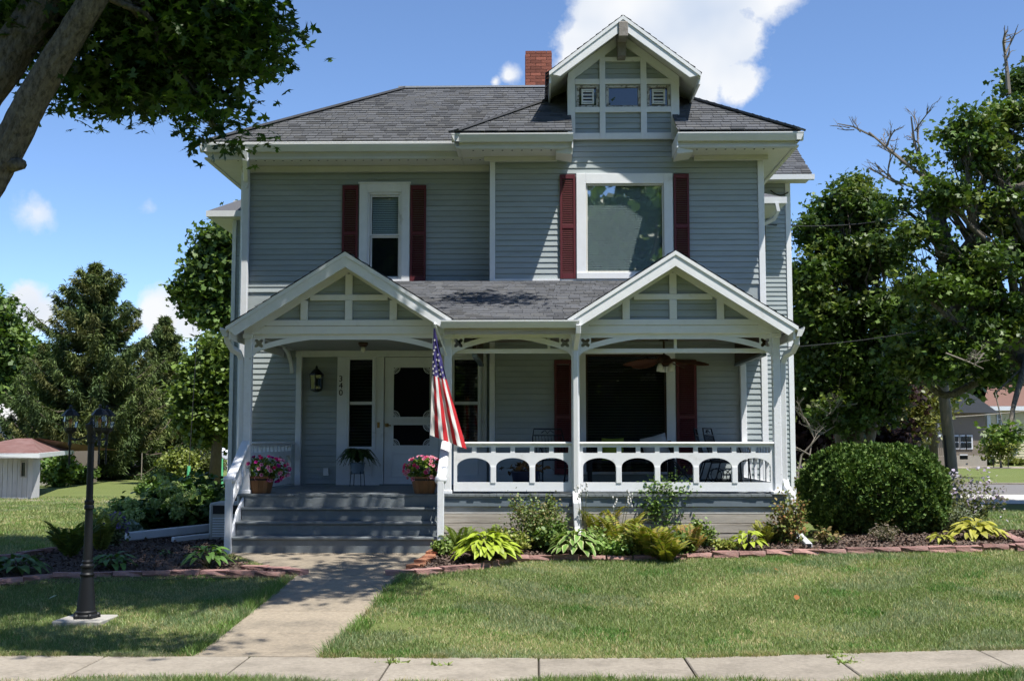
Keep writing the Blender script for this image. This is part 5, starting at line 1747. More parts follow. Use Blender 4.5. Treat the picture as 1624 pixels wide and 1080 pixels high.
# half-barrel planters with petunias
def petunia(x, y, w, label, seed, cols):
    r = np.random.default_rng(seed)
    T = thing('flower_pot', label, 'flower pot', (x, y, ZF + .002))
    hb, rb, rt = .235, .135, .19
    n = 16
    for k in range(n):
        a0, a1 = 2 * PI * k / n + .008, 2 * PI * (k + 1) / n - .008
        MB().hexa([(x + rb * math.cos(a0), y + rb * math.sin(a0), ZF + .003), (x + rb * math.cos(a1), y + rb * math.sin(a1), ZF + .003), (x + (rb - .02) * math.cos(a1), y + (rb - .02) * math.sin(a1), ZF + .003), (x + (rb - .02) * math.cos(a0), y + (rb - .02) * math.sin(a0), ZF + .003)],
                  [(x + rt * math.cos(a0), y + rt * math.sin(a0), ZF + hb), (x + rt * math.cos(a1), y + rt * math.sin(a1), ZF + hb), (x + (rt - .02) * math.cos(a1), y + (rt - .02) * math.sin(a1), ZF + hb), (x + (rt - .02) * math.cos(a0), y + (rt - .02) * math.sin(a0), ZF + hb)]).out('stave', 'cedar', T)
    f_ = lambda z: rb + (rt - rb) * z / hb + .003
    MB().lathe([(f_(.18), .18), (f_(.205), .205), (f_(.205) - .006, .205), (f_(.18) - .006, .18)], (x, y, ZF), 24).out('hoop', 'black_metal', T)
    MB().lathe([(.10, .18), (.165, .20)], (x, y, ZF), 16).out('soil', 'mulch', T)
    nl = 900
    u = r.normal(size=(nl, 3)); u /= np.linalg.norm(u, axis=1, keepdims=True)
    rad = r.uniform(.25, 1, (nl, 1)) ** .6
    P = u * rad * np.array([w, .20, .17]) + np.array([x, y, ZF + hb + .09])
    P[:, 2] = np.maximum(P[:, 2], ZF + hb - .03)
    link(leaves('foliage', P, .045, pick_cols(r, nl, [(.06, .12, .02), (.10, .17, .03), (.16, .22, .04)]), T_OVAL, r), 'foliage', 'leaf', T, kind='stuff')
    st_ = MB()
    for k in range(24):
        q = P[r.integers(0, nl)]
        st_.tube([(x, y, ZF + hb - .02), ((x + q[0]) / 2, (y + q[1]) / 2, q[2]), tuple(q)], .003, 4, cap=False)
    st_.out('stems', 'stem', T)
    nf = 66
    u = r.normal(size=(nf, 3)); u[:, 1] = -np.abs(u[:, 1]) * .8; u /= np.linalg.norm(u, axis=1, keepdims=True)
    C = u * np.array([w * 1.08, .23, .19]) + np.array([x, y, ZF + hb + .09])
    C[:, 2] = np.maximum(C[:, 2], ZF + hb - .10)
    for q, dn in zip(C, u):
        d = (Vector(dn) + Vector((0, -.6, .3))).normalized()
        a = d.cross(Vector((0, 0, 1))).normalized(); b = d.cross(a)
        R0 = .030 * r.uniform(.8, 1.2)
        vs = [Vector(q) - d * .02] ; fs = []
        for i in range(10):
            t = 2 * PI * i / 10
            rr_ = R0 * (1.0 if i % 2 == 0 else .86)
            vs.append(Vector(q) + (a * math.cos(t) + b * math.sin(t)) * rr_ + d * (.004 if i % 2 else 0))
        for i in range(10): fs.append((0, 1 + i, 1 + (i + 1) % 10))
        me = MB().add(vs, fs).mesh('flower')
        ca = me.color_attributes.new('Col', 'FLOAT_COLOR', 'POINT')
        cc = np.ones((11, 4)); base_c = np.array(cols[r.integers(0, len(cols))])
        cc[:, :3] = base_c
        if r.random() < .5: cc[1::2, :3] = (.75, .62, .68)
        cc[0, :3] = base_c * .6
        ca.data.foreach_set('color', cc.ravel().astype(np.float32))
        link(me, 'flower', 'petal', T)
    return T


q = at(414, 768, 16.12)
petunia(XX(414, 16.12, 768), 16.12, .38, 'wooden barrel of magenta and white petunias by the left railing', 5, [(.55, .02, .22), (.62, .03, .16), (.45, .015, .25)])
petunia(XX(673, 16.08, 768), 16.08, .27, 'wooden barrel of pink petunias beside the right handrail', 9, [(.70, .07, .22), (.72, .05, .15), (.70, .2, .35)])


# fern fronds
def fern(name, label, base, r0, h, nf, cols, seed, mname='leaf', group=None, tilt=.0, pot=None, width=.12, frond_len=None, cat='fern'):
    r = np.random.default_rng(seed)
    T = thing(name, label, cat, base, group)
    bx_, by_, bz_ = base
    pz = bz_ + (pot or 0)
    st_ = MB()
    P = []; D = []
    for k in range(nf):
        a = 2 * PI * k / nf + r.uniform(-.3, .3)
        L_ = r0 * r.uniform(.7, 1.1); hh = h * r.uniform(.6, 1.1)
        arch = r.uniform(.6, 1.0)
        pts = []
        for t in np.linspace(0, 1, 12):
            rad = L_ * (t ** 1.15)
            zz_ = hh * (math.sin(min(t * (1.15 + .75 * arch), PI) * .95)) if pot is None else hh * math.sin(min(1, t * 1.5) * PI * .5) - 1.25 * hh * arch * t ** 2.4
            pts.append(Vector((bx_ + rad * math.cos(a), by_ + rad * math.sin(a), pz + zz_)))
        st_.tube(pts, [.005 * (1 - .7 * t) for t in np.linspace(0, 1, 12)], 4, cap=False)
        nn = 24
        for i in range(2, nn):
            t = i / nn * 11
            k0 = min(int(t), 10); p = pts[k0].lerp(pts[k0 + 1], t - k0); d = (pts[k0 + 1] - pts[k0]).normalized()
            sd = d.cross(Vector((0, 0, 1))); sd = sd.normalized() if sd.length > 1e-4 else Vector((1, 0, 0))
            wl_ = width * math.sin(min(1, i / nn * 1.05 + .12) * PI) ** .7 + .01
            for s in (-1, 1):
                e = (sd * s + d * .45 + Vector((0, 0, -.25))).normalized()
                P.append((p, e, d, wl_ * r.uniform(.85, 1.1)))
    V_, F_, C_ = [], [], []
    pal = np.array(cols)
    for (p, e, d, w_) in P:
        c = pal[r.integers(0, len(pal))] * r.uniform(.8, 1.2)
        n0 = len(V_)
        V_ += [p - d * .012, p + e * w_ * .5 - d * .014, p + e * w_, p + e * w_ * .5 + d * .016]
        F_.append((n0, n0 + 1, n0 + 2, n0 + 3)); C_ += [c] * 4
    link(np_mesh('fronds', np.array([tuple(v) for v in V_]), np.array(F_), np.array(C_)), 'fronds', mname, T, kind='stuff')
    st_.out('stalks', 'stem', T)
    return T


# house fern on a wire stand by the sidelight
fx, fy = XX(567, 18.55, 740), 18.55
FS = thing('plant_stand', 'wire plant stand with grey pot under the left sidelight', 'plant stand', (fx, fy, ZF))
mb = MB()
for k in range(4):
    a = k * PI / 2 + .6
    mb.tube([(fx + .13 * math.cos(a), fy + .13 * math.sin(a), ZF + .004), (fx + .11 * math.cos(a), fy + .11 * math.sin(a), ZF + .24)], .006, 6)
    mb.tube([(fx + .11 * math.cos(a), fy + .11 * math.sin(a), ZF + .2), (fx - .11 * math.cos(a), fy - .11 * math.sin(a), ZF + .2)], .005, 5)
mb.out('legs', 'black_metal', FS)
MB().lathe([(.09, .206), (.12, .36), (.13, .365), (.125, .375)], (fx, fy, ZF), 18).out('pot', 'planter_grey', FS)
fern('house_fern', 'arching green fern in the pot by the door', (fx, fy, ZF + .36), .36, .30, 60, [(.02, .045, .01), (.035, .07, .015), (.05, .10, .02)], 31, pot=.0, width=.05)

# wall lantern, ceiling light, ceiling fan
wx, wz = XX(502, YW1 - .15, 603), ZZ(603, YW1 - .15, 502)
WLn = thing('wall_lantern', 'black coach lantern on the wall left of the house number', 'wall lamp', (wx, YW1, wz))
MB().lathe([(.05, -.16), (.095, -.14), (.11, .08)], (wx, YW1 - .15, wz), 6, .5).out('glass_body', 'glass_dark', WLn)
mb = MB()
for k in range(6):
    a = .5 + k * PI / 3
    mb.tube([(wx + .095 * math.cos(a), YW1 - .15 + .095 * math.sin(a), wz - .14), (wx + .11 * math.cos(a), YW1 - .15 + .11 * math.sin(a), wz + .08)], .008, 4)
mb.lathe([(.03, -.19), (.10, -.165), (.10, -.14)], (wx, YW1 - .15, wz), 6, .5)
mb.lathe([(.125, .08), (.12, .10), (.05, .17), (.02, .19), (.02, .22), (.004, .24)], (wx, YW1 - .15, wz), 6, .5)
mb.box(wx - .04, wx + .04, YW1 - .03, YW1 - .02, wz - .12, wz + .14).tube([(wx, YW1 - .03, wz + .08), (wx, YW1 - .10, wz + .16), (wx, YW1 - .15, wz + .19)], .012, 6)
mb.out('frame', 'black_metal', WLn)
MB().lathe([(.02, -.12), (.03, -.04), (.02, .02), (.004, .04)], (wx, YW1 - .15, wz), 10).out('bulb', 'bronze', WLn, smooth=True)
cl = at(576, 545, 17.3)
CL = thing('ceiling_light', 'small bare bulb light on the porch ceiling before the door', 'ceiling light', (cl.x, cl.y, ZC))
MB().lathe([(.05, -.06), (.075, -.03), (.075, .0)], (cl.x, cl.y, ZC), 16).out('socket', 'bronze', CL, smooth=True)
MB().lathe([(.004, -.15), (.03, -.13), (.036, -.1), (.02, -.062)], (cl.x, cl.y, ZC), 12).out('bulb', 'frosted', CL, smooth=True)
fc = at(1053, 570, 17.2)
CF = thing('ceiling_fan', 'bronze ceiling fan with leaf shaped blades over the porch', 'ceiling fan', (fc.x, fc.y, ZC + .1))
zf_ = fc.z
MB().tube([(fc.x, fc.y, ZC + .1), (fc.x, fc.y, zf_ + .05)], .014, 8).lathe([(.07, .05), (.05, .13)], (fc.x, fc.y, ZC - .04), 14).out('rod', 'bronze', CF)
MB().lathe([(.06, -.10), (.10, -.06), (.11, .0), (.08, .05), (.03, .07)], (fc.x, fc.y, zf_), 18).out('motor', 'bronze', CF, smooth=True)
for k in range(5):
    a = -.25 + k * 2 * PI / 5
    u = Vector((math.cos(a), math.sin(a), -.13)); w_ = Vector((-math.sin(a), math.cos(a), .34))
    c0 = Vector((fc.x, fc.y, zf_ + .0))
    prof = [(.10, .03), (.20, .06), (.34, .10), (.48, .105), (.58, .08), (.66, .02)]
    tv = [c0 + u * r + w_ * h for r, h in prof] + [c0 + u * r - w_ * h for r, h in prof[::-1]]
    bv = [v - Vector((0, 0, .008)) for v in tv]
    nn = len(tv)
    MB().add(tv + bv, [tuple(range(nn)), tuple(range(2 * nn - 1, nn - 1, -1))] + [(i, i + nn, (i + 1) % nn + nn, (i + 1) % nn) for i in range(nn)]).out('blade', 'fan_blade', CF)
for k, (dx, dyy) in enumerate(((-.06, -.06), (.09, -.03), (.0, .09))):
    MB().lathe([(.022, .06), (.045, .0), (.055, -.06), (.05, -.062)], (fc.x + dx * 1.1, fc.y + dyy * 1.1, zf_ - .12), 14).out('lamp_shade', 'frosted', CF, smooth=True)
MB().tube([(fc.x + .01, fc.y - .05, zf_ - .1), (fc.x + .01, fc.y - .05, zf_ - .34)], .003, 4).lathe([(.01, 0), (.01, -.04)], (fc.x + .01, fc.y - .05, zf_ - .34), 6).out('pull_chain', 'black_metal', CF)


# metal porch chairs
def iron_chair(x, y, rz, label, group='black metal chairs on the porch'):
    T = thing('porch_chair', label, 'chair', (x, y, ZF), group)
    T.rotation_euler = (0, 0, rz)
    def lout(mb, name, m):
        me = mb.mesh(name, True); me.materials.append(M[m]); o = bpy.data.objects.new(name, me); COL.objects.link(o); o.parent = T; return o
    r = .011
    mb = MB()
    bp_ = [(-.24, .20, .40), (-.25, .30, .75), (-.22, .33, .90), (.22, .33, .90), (.25, .30, .75), (.24, .20, .40)]
    mb.tube(bp_, r, 6)
    for z in (.80, .62): mb.tube([(-.24, .20 + (z - .4) * .27, z), (.24, .20 + (z - .4) * .27, z)], r * .8, 6)
    for k in range(9):
        xx_ = -.2 + k * .05; mb.tube([(xx_, .21, .42), (xx_, .31, .80)], .005, 4)
    mb.tube([(-.1, .32, .84), (-.04, .33, .88), (0, .33, .83), (.04, .33, .88), (.1, .32, .84)], .007, 5)
    lout(mb, 'backrest', 'black_metal')
    mb = MB().tube([(-.24, .20, .40), (-.25, -.22, .43), (.25, -.22, .43), (.24, .20, .40)], r, 6)
    for k in range(10): mb.tube([(-.24, -.2 + k * .043, .425), (.24, -.2 + k * .043, .425)], .005, 4)
    lout(mb, 'seat', 'black_metal')
    for s in (-1, 1):
        lout(MB().tube([(s * .25, -.22, .43), (s * .26, -.24, .2), (s * .26, -.26, .012)], r, 6), 'leg', 'black_metal')
        lout(MB().tube([(s * .24, .20, .40), (s * .26, .26, .2), (s * .26, .34, .012)], r, 6), 'leg', 'black_metal')
        lout(MB().tube([(s * .25, .28, .66), (s * .29, .0, .67), (s * .29, -.2, .66), (s * .27, -.24, .56), (s * .25, -.22, .43)], r, 6), 'armrest', 'black_metal')
        c = [(s * .26, .02 + .1 * math.cos(t), .2 + .1 * math.sin(t)) for t in np.linspace(0, 2 * PI, 14)]
        lout(MB().tube(c, .007, 5).tube([(s * .26, -.24, .14), (s * .26, .3, .12)], .007, 5), 'scroll', 'black_metal')
    return T


iron_chair(XX(1157, 17.2, 740), 17.2, 1.15, 'black metal chair nearest the right side railing', )
iron_chair(XX(1137, 17.9, 740), 17.85, 1.35, 'black metal chair tucked against the wall by the right shutter')
iron_chair(XX(879, 17.7, 740), 17.7, .3, 'black metal chair behind the railing by the left maroon shutter')
# folding table with crossed legs, bench with cushions, dark tub
tx, ty = XX(1084, 16.9, 770), 16.9
TB = thing('side_table', 'black folding side table with crossed legs behind the railing', 'table', (tx, ty, ZF))
for s in (-1, 1):
    MB().tube([(tx - .26, ty + s * .16, ZF + .012), (tx + .24, ty + s * .16, ZF + .52)], .011, 6).out('leg', 'black_metal', TB)
    MB().tube([(tx + .26, ty + s * .17, ZF + .012), (tx - .24, ty + s * .17, ZF + .52)], .011, 6).out('leg', 'black_metal', TB)
MB().box(tx - .28, tx + .28, ty - .2, ty + .2, ZF + .525, ZF + .545).out('table_top', 'black_metal', TB, bevel=.005)
bx_, by_ = XX(1000, 17.9, 760), 17.9
BN = thing('porch_bench', 'dark slatted bench under the lower picture window', 'bench', (bx_, by_, ZF))
for s in (-.62, .62):
    MB().box(bx_ + s - .025, bx_ + s + .025, by_ - .25, by_ - .2, ZF + .002, ZF + .60).out('leg', 'black_matte', BN)
    MB().box(bx_ + s - .025, bx_ + s + .025, by_ + .2, by_ + .25, ZF + .002, ZF + .72).out('leg', 'black_matte', BN)
    MB().box(bx_ + s - .03, bx_ + s + .03, by_ - .27, by_ + .25, ZF + .601, ZF + .63).out('armrest', 'black_matte', BN)
for k in range(5): MB().box(bx_ - .59, bx_ + .59, by_ - .25 + k * .095, by_ - .18 + k * .095, ZF + .40, ZF + .42).out('seat_slat', 'black_matte', BN)
for k in range(3): MB().box(bx_ - .59, bx_ + .59, by_ + .21, by_ + .235, ZF + .47 + k * .085, ZF + .53 + k * .085).out('back_slat', 'black_matte', BN)
def cushion(x, y, z, w, h, m, label, tilt=0.0):
    bm = bmesh.new(); bmesh.ops.create_cube(bm, size=1)
    bmesh.ops.subdivide_edges(bm, edges=bm.edges[:], cuts=4, use_grid_fill=True)
    for v in bm.verts:
        a, b = v.co.x * 2, v.co.z * 2
        puff = (1 - a ** 4) * (1 - b ** 4)
        v.co = Vector((v.co.x * w * (1 - .07 * (1 - abs(b)) * abs(a)), v.co.y * (.03 + .13 * puff), v.co.z * h * (1 - .07 * (1 - abs(a)) * abs(b))))
    me = bpy.data.meshes.new('cushion'); bm.to_mesh(me); bm.free(); me.polygons.foreach_set('use_smooth', [True] * len(me.polygons))
    tag(link(me, 'cushion', m, None, (x, y, z), (-.2, tilt, 0)), label, 'cushion')
cushion(XX(972, 17.95, 705), 17.98, ZF + .58, .34, .36, 'cushion_green', 'lime green cushion on the porch bench', .0)
cushion(XX(1040, 17.95, 705), 17.98, ZF + .61, .40, .38, 'cushion_grey', 'pale grey cushion leaning on the porch bench', -.25)
bkt = at(833, 760, 16.9)
BT = thing('planter_tub', 'dark glazed tub with dry leaves on the porch floor', 'planter', (bkt.x, 16.9, ZF))
MB().lathe([(.15, .002), (.19, .2), (.21, .27), (.215, .285), (.19, .285), (.17, .24)], (bkt.x, 16.9, ZF), 20).out('tub', 'planter_blue', BT, smooth=True)
r_ = np.random.default_rng(3)
P = r_.normal(size=(90, 3)) * np.array([.12, .1, .035]) + np.array([bkt.x, 16.9, ZF + .32])
link(leaves('dry_leaves', P, .09, pick_cols(r_, 90, [(.16, .09, .04), (.10, .06, .03), (.22, .13, .06)]), T_OVAL, r_), 'dry_leaves', 'leaf_matte', BT, kind='stuff')
# electric socket box left of the door
ex, ez = XX(517, YW1 - .03, 748), ZZ(748, YW1 - .03, 517)
hp(MB().box(ex - .04, ex + .04, YW1 - .06, YW1 - .02, ez - .06, ez + .06), 'socket_box', 'trim')

# air conditioners left of the steps
ax0, ax1 = XX(331, 17.0, 820), XX(331, 17.0, 820) + .75
AZ = gzf(ax0, 17)
AC = thing('air_conditioner', 'beige air conditioner unit with louvred side left of the steps', 'air conditioner', ((ax0 + ax1) / 2, 17.3, AZ))
zt_ = ZZ(797, 17.0, 345)
MB().box(ax0, ax1, 17.0, 17.6, AZ + .01, zt_).out('casing', 'ac_case', AC, bevel=.03)
MB().box(ax0 + .06, ax1 - .06, 16.99, 16.998, zt_ - .16, zt_ - .04).out('label_plate', 'ac_dark', AC)
z = AZ + .08
while z < zt_ - .2:
    MB().box(ax0 + .06, ax1 - .05, 16.985, 16.999, z, z + .018).out('louvre', 'trim', AC)
    z += .036
AC2 = thing('air_conditioner', 'dark grey air conditioner unit behind the beige one', 'air conditioner', (ax0 + .4, 18.5, AZ))
zt2 = ZZ(776, 18.2, 345)
MB().box(ax0 + .02, ax0 + .8, 18.1, 18.85, AZ + .01, zt2 - .05).out('casing', 'ac_dark', AC2, bevel=.02)
MB().box(ax0 + .0, ax0 + .82, 18.08, 18.87, zt2 - .049, zt2).out('lid', 'black_metal', AC2, bevel=.02)
MB().lathe([(.3, 0), (.3, .02), (.05, .03)], (ax0 + .41, 18.47, zt2 + .001), 20).out('fan_grille', 'black_metal', AC2)
# white spouts lying on the mulch
def spout(pa, pb, label, wdt=.11):
    a, b = G(*pa), G(*pb)
    o = MB().tube([(a.x, a.y, a.z + .09), (b.x, b.y, b.z + .09)], .05, sq=(.11, .10)).out('downspout_extension', 'spout', bevel=.01)
    tag(o, label, 'downspout')
a = G(200, 862); b = G(362, 850)
tag(MB().tube([(a.x, a.y, a.z + .10), (b.x, b.y, b.z + .16)], .05, sq=(.10, .12)).out('downspout_extension', 'spout', bevel=.01), 'long white downspout extension lying across the left bed', 'downspout')
a = G(279, 862); b = G(362, 855)
tag(MB().tube([(a.x, a.y - .15, a.z + .07), (b.x, b.y - .15, b.z + .09)], .05, sq=(.08, .075)).out('downspout_extension', 'spout', bevel=.01), 'short white downspout extension below the long one by the steps', 'downspout')
# ------------------------------------------------------------------ grass blades of the front lawn
rg = np.random.default_rng(77)


def grass(name, n, x0, x1, y0, y1, h, w, cols, label, keep=None, dens=None):
    x = rg.uniform(x0, x1, n); y = rg.uniform(y0, y1, n)
    k = np.ones(n, dtype=bool)
    if keep is not None: k &= keep(x, y)
    # patchy density and height
    pn = 0.5 + 0.28 * np.sin(x * 2.1 + 1.3 * np.sin(y * 1.7)) + 0.22 * np.sin(y * 3.3 + 2 * np.sin(x * 1.1 + .7)) + .15 * np.sin(x * 7.3 + y * 5.1)
    k &= rg.random(n) < np.clip(.45 + pn * .9, .3, 1)
    x, y, pn = x[k], y[k], pn[k]
    n = len(x)
    P = np.stack([x, y, gz(x, y) - .004], 1)
    hh = h * rg.uniform(.45, 1.15, n) * (.75 + .45 * np.clip(pn, 0, 1.2))
    tilt = rg.normal(size=(n, 2)) * .42
    tip = np.stack([tilt[:, 0] * hh, tilt[:, 1] * hh, hh], 1)
    a = rg.uniform(0, PI, n); sd = np.stack([np.cos(a), np.sin(a), np.zeros(n)], 1) * (w * rg.uniform(.6, 1.3, n))[:, None]
    mid = tip * .55; mid[:, 2] *= 1.12
    V_ = np.stack([P - sd, P + sd, P + mid + sd * .7, P + tip, P + mid - sd * .7], 1)
    F_ = (np.arange(n) * 5)[:, None] + np.array([[0, 1, 2, 3, 4]])
    c = pick_cols(rg, n, cols, .22)
    lo = .5 * np.sin(x * .9 + 1.7 * np.sin(y * .8 + .4)) + .5 * np.sin(y * 1.9 + 1.4 * np.sin(x * .7)) + .45 * np.sin(x * 4.7 + 2 * np.sin(y * 3.9)) * np.sin(y * 5.9 + x)
    c = c * (1 + .16 * lo)[:, None]
    clover = np.sin(x * 2.9 + 3 * np.sin(y * 1.3)) * np.sin(y * 3.7 + 2 * np.sin(x * 1.9)) > .62
    c[clover] = c[clover] * np.array([.62, .86, .60])
    grey = np.sin(x * 1.7 - 2 * np.sin(y * 2.3)) * np.sin(y * 2.1 + 1.1 * np.sin(x * 2.7)) > .35
    c[grey] = c[grey] * .6 + np.array([.065, .07, .045])
    dry = rg.random(n) < .10 + .30 * (pn < .25) + .22 * (lo > .75)
    c[dry] = np.array([.30, .255, .13]) * rg.uniform(.7, 1.1, (dry.sum(), 1))
    C_ = np.repeat(c, 5, axis=0)
    me = np_mesh(name, V_.reshape(-1, 3), F_, C_)
    return tag(link(me, name, 'grass_blade'), label, 'grass', kind='stuff')


def keep_front(x, y):
    k = ~inpoly(x, y, WALK_POLY) & ~inpoly(x, y, RB_POLY) & ~inpoly(x, y, LB_POLY)
    k &= (np.abs(x - .3) < .475 * y + .6)
    k &= ~((np.abs(x - lpx) < .27) & (np.abs(y - lpy) < .24))
    edge = 10.04 + .05 * np.sin(x * 3.1) + .03 * np.sin(x * 11)
    k &= (y > edge)
    bare = ((x + 1.55) ** 2 / .12 + (y - 11.3) ** 2 / .05 < 1) | ((x + 1.0) ** 2 / .03 + (y - 13.2) ** 2 / .05 < 1)
    k &= ~(bare & (rg.random(len(x)) < .8))
    return k


GC = [(.105, .145, .042), (.135, .170, .055), (.085, .125, .032), (.165, .195, .080), (.120, .150, .060)]
grass('lawn_grass', 560000, -6.6, 7.9, 9.98, 15.4, .046, .0031, GC, 'short green grass of the front lawn', keep_front)


def keep_near(x, y):
    edge = 9.02 + .07 * np.sin(x * 1.7 + .5) + .05 * np.sin(x * 5.3) + .02 * np.sin(x * 17)
    return (y < edge) & (np.abs(x) < .5 * y + .4)


grass('verge_grass', 90000, -5, 5, 8.5, 9.2, .085, .0032, [(.075, .115, .03), (.10, .15, .035), (.12, .165, .05)], 'grass of the verge in front of the pavement', keep_near)
# ragged tufts along walk and pavement edges
def keep_edge(x, y):
    xl = np.interp(y, [WLp[0].y, WLp[1].y], [WLp[0].x, WLp[1].x]); xr = np.interp(y, [WRp[0].y, WRp[1].y], [WRp[0].x, WRp[1].x])
    return ((np.abs(x - xl + .06) < .09) | (np.abs(x - xr - .07) < .10)) & ~inpoly(x, y, LB_POLY) & ~inpoly(x, y, RB_POLY) & (y < 13.6) & ~inpoly(x, y, [(p[0] + (.05 if i in (0, 5) else -.05), p[1]) for i, p in enumerate(WALK_POLY)])
grass('edge_grass', 60000, -3.4, -.8, 10.03, 13.6, .085, .0034, [(.085, .14, .03), (.12, .18, .045)], 'longer grass along both edges of the front walk', keep_edge)
def keep_pave(x, y):
    return (np.abs(x) < 5.4) & ~inpoly(x, y, WALK_POLY) & (np.sin(x * 5.1) + np.sin(x * 13.7 + 1) + .8 * np.sin(x * 29) > -.5) & ~((x > walk_x(WLp, 10) - .02) & (x < walk_x(WRp, 10) + .02))
grass('pavement_edge_grass', 42000, -5.6, 5.6, 9.955, 10.09, .065, .0032, [(.10, .14, .04), (.15, .17, .06), (.22, .19, .09)], 'ragged grass creeping over the far edge of the pavement', keep_pave)
def keep_left(x, y):
    return ~inpoly(x, y, LB_POLY) & (x < W1L - .3 - .0 * y) & (x > -.52 * y - .5) & ~((y > 15.0) & (x > XX(345, 17, 820) - 1.6) & (y < 21))
grass('far_lawn_grass', 260000, -17, -5.0, 13.8, 30, .06, .0065, [(.14, .17, .055), (.17, .20, .07), (.115, .15, .045)], 'mown grass of the side lawn on the left', keep_left)
def keep_right(x, y):
    return ~inpoly(x, y, RB_POLY) & (x < .47 * y + .8)
grass('side_lawn_grass', 90000, 5.2, 13, 14.2, 24, .06, .006, GC, 'mown grass of the side lawn on the right', keep_right)
# broken grass in the cracked joint
tv = []
for (px_, py_, n_) in ((1318, 1037, 40), (1330, 1047, 70), (1345, 1056, 60), (622, 1056, 50), (700, 1060, 20)):
    g_ = G(px_, py_)
    for _ in range(n_): tv.append((g_.x + rg.normal() * .05, g_.y + rg.normal() * .025))
tv = np.array(tv); n = len(tv)
P = np.stack([tv[:, 0], tv[:, 1], gz(tv[:, 0], tv[:, 1]) + .028], 1)
link(leaves('joint_weeds', P, .05, pick_cols(rg, n, [(.12, .17, .04), (.17, .2, .06)]), T_TRI, rg, up=.3, spread=.6), 'joint_weeds', 'grass_blade')
tag(bpy.data.objects['joint_weeds'], 'sprigs of grass growing in the pavement joints', 'grass', kind='stuff')
# a few fallen leaves on the grass
for i, (px_, py_, lab) in enumerate(((1231, 908, 'dry orange leaf on the lawn below the downspout mouth'), (1263, 959, 'dry brown leaf in the middle of the right lawn'), (76, 958, 'pale leaf standing in the shaded lawn by the lamp'))):
    g_ = G(px_, py_)
    me = leaves('fallen_leaf', np.array([[g_.x, g_.y, g_.z + .05]]), .09, np.array([[.35, .13, .04] if i < 2 else [.45, .5, .35]]), T_OVAL, rg, up=1, spread=.6)
    tag(link(me, 'fallen_leaf', 'leaf_matte'), lab, 'leaf')


# ------------------------------------------------------------------ bed plants
# hostas: every leaf its own piece
def hosta_leaf(m_edge=None, L_=.2, W_=.075, c0=(.1, .2, .03), c1=None):
    vs, fs, cs = [], [], []
    n = 7
    for i in range(n):
        t = i / (n - 1)
        w = W_ * math.sin(PI * (t * .93 + .05)) ** .8
        y = L_ * t; z = .10 * L_ * math.sin(t * 2.6) - .62 * L_ * t * t
        for s, f in ((-1, 1), (-.5, .6), (0, 0), (.5, .6), (1, 1)):
            vs.append((w * s, y, z + .18 * w * abs(s) - (.02 if s == 0 else 0) * L_))
            cs.append(c1 if (c1 is not None and abs(s) == 1) else c0)
    for i in range(n - 1):
        for j in range(4):
            a = i * 5 + j; fs.append((a, a + 1, a + 6, a + 5))
    return np_mesh('leaf', np.array(vs), np.array(fs), np.array(cs))


def hosta(px_, py_, r, h, n, c0, c1, label, seed, L_=None):
    b = G(px_, py_)
    T = thing('hosta', label, 'hosta', b)
    rr_ = random.Random(seed)
    L_ = L_ or r * .42
    ms = []
    for k in range(3):
        f = (.85, 1.0, 1.18)[k]
        me = hosta_leaf(None, L_ * (.9, 1, 1.1)[k], L_ * .27, tuple(x * f for x in c0), None if c1 is None else tuple(x * f for x in c1))
        me.materials.append(M['leaf']); me.polygons.foreach_set('use_smooth', [True] * len(me.polygons)); ms.append(me)
    st_ = MB()
    for k in range(n):
        q = ((k + .5) / n)
        rad = r * (q ** .5) * .55; a = k * 2.399 + rr_.uniform(-.2, .2)
        z = h * (1 - .55 * q) * rr_.uniform(.8, 1.1)
        p = Vector((b.x + rad * math.cos(a), b.y + rad * math.sin(a), b.z + z))
        st_.tube([(b.x, b.y, b.z + .01), (b.x + rad * .4 * math.cos(a), b.y + rad * .4 * math.sin(a), b.z + z * .7), tuple(p)], .004, 4, cap=False)
        link(ms[k % 3], 'leaf', None, T, p, (rr_.uniform(.05, .55) * (1.3 - q), rr_.uniform(-.3, .3), a - PI / 2 + rr_.uniform(-.25, .25)))
    st_.out('stalks', 'stem', T)
    return T


hosta(772, 893, .56, .34, 165, (.26, .33, .03), (.30, .37, .05), 'large bright lime hosta right of the steps', 1, .155)
hosta(915, 886, .44, .32, 80, (.12, .22, .045), (.45, .46, .24), 'variegated hosta with cream edged leaves below the third post', 2, .155)
hosta(1185, 876, .30, .26, 36, (.28, .34, .04), None, 'compact yellow green hosta before the right end of the porch', 3)
hosta(1549, 860, .42, .26, 64, (.30, .29, .045), (.36, .34, .08), 'yellowing hosta at the right end of the bed', 4)
hosta(1494, 866, .22, .17, 30, (.26, .26, .04), None, 'small yellowish hosta left of the larger one at the bed end', 5)
hosta(328, 903, .34, .26, 34, (.075, .15, .03), None, 'dark green hosta by the left side of the steps', 6)
hosta(178, 905, .34, .20, 34, (.07, .14, .03), None, 'dark green hosta in the left bed behind the lamp post', 7)
hosta(28, 914, .40, .22, 36, (.07, .13, .035), None, 'shaded hosta at the left edge of the bed', 8)
hosta(262, 884, .12, .10, 10, (.08, .17, .03), None, 'tiny hosta seedling in the mulch of the left bed', 9)


def gpt(px_, py_): 
    g_ = G(px_, py_); return (g_.x, g_.y, g_.z)


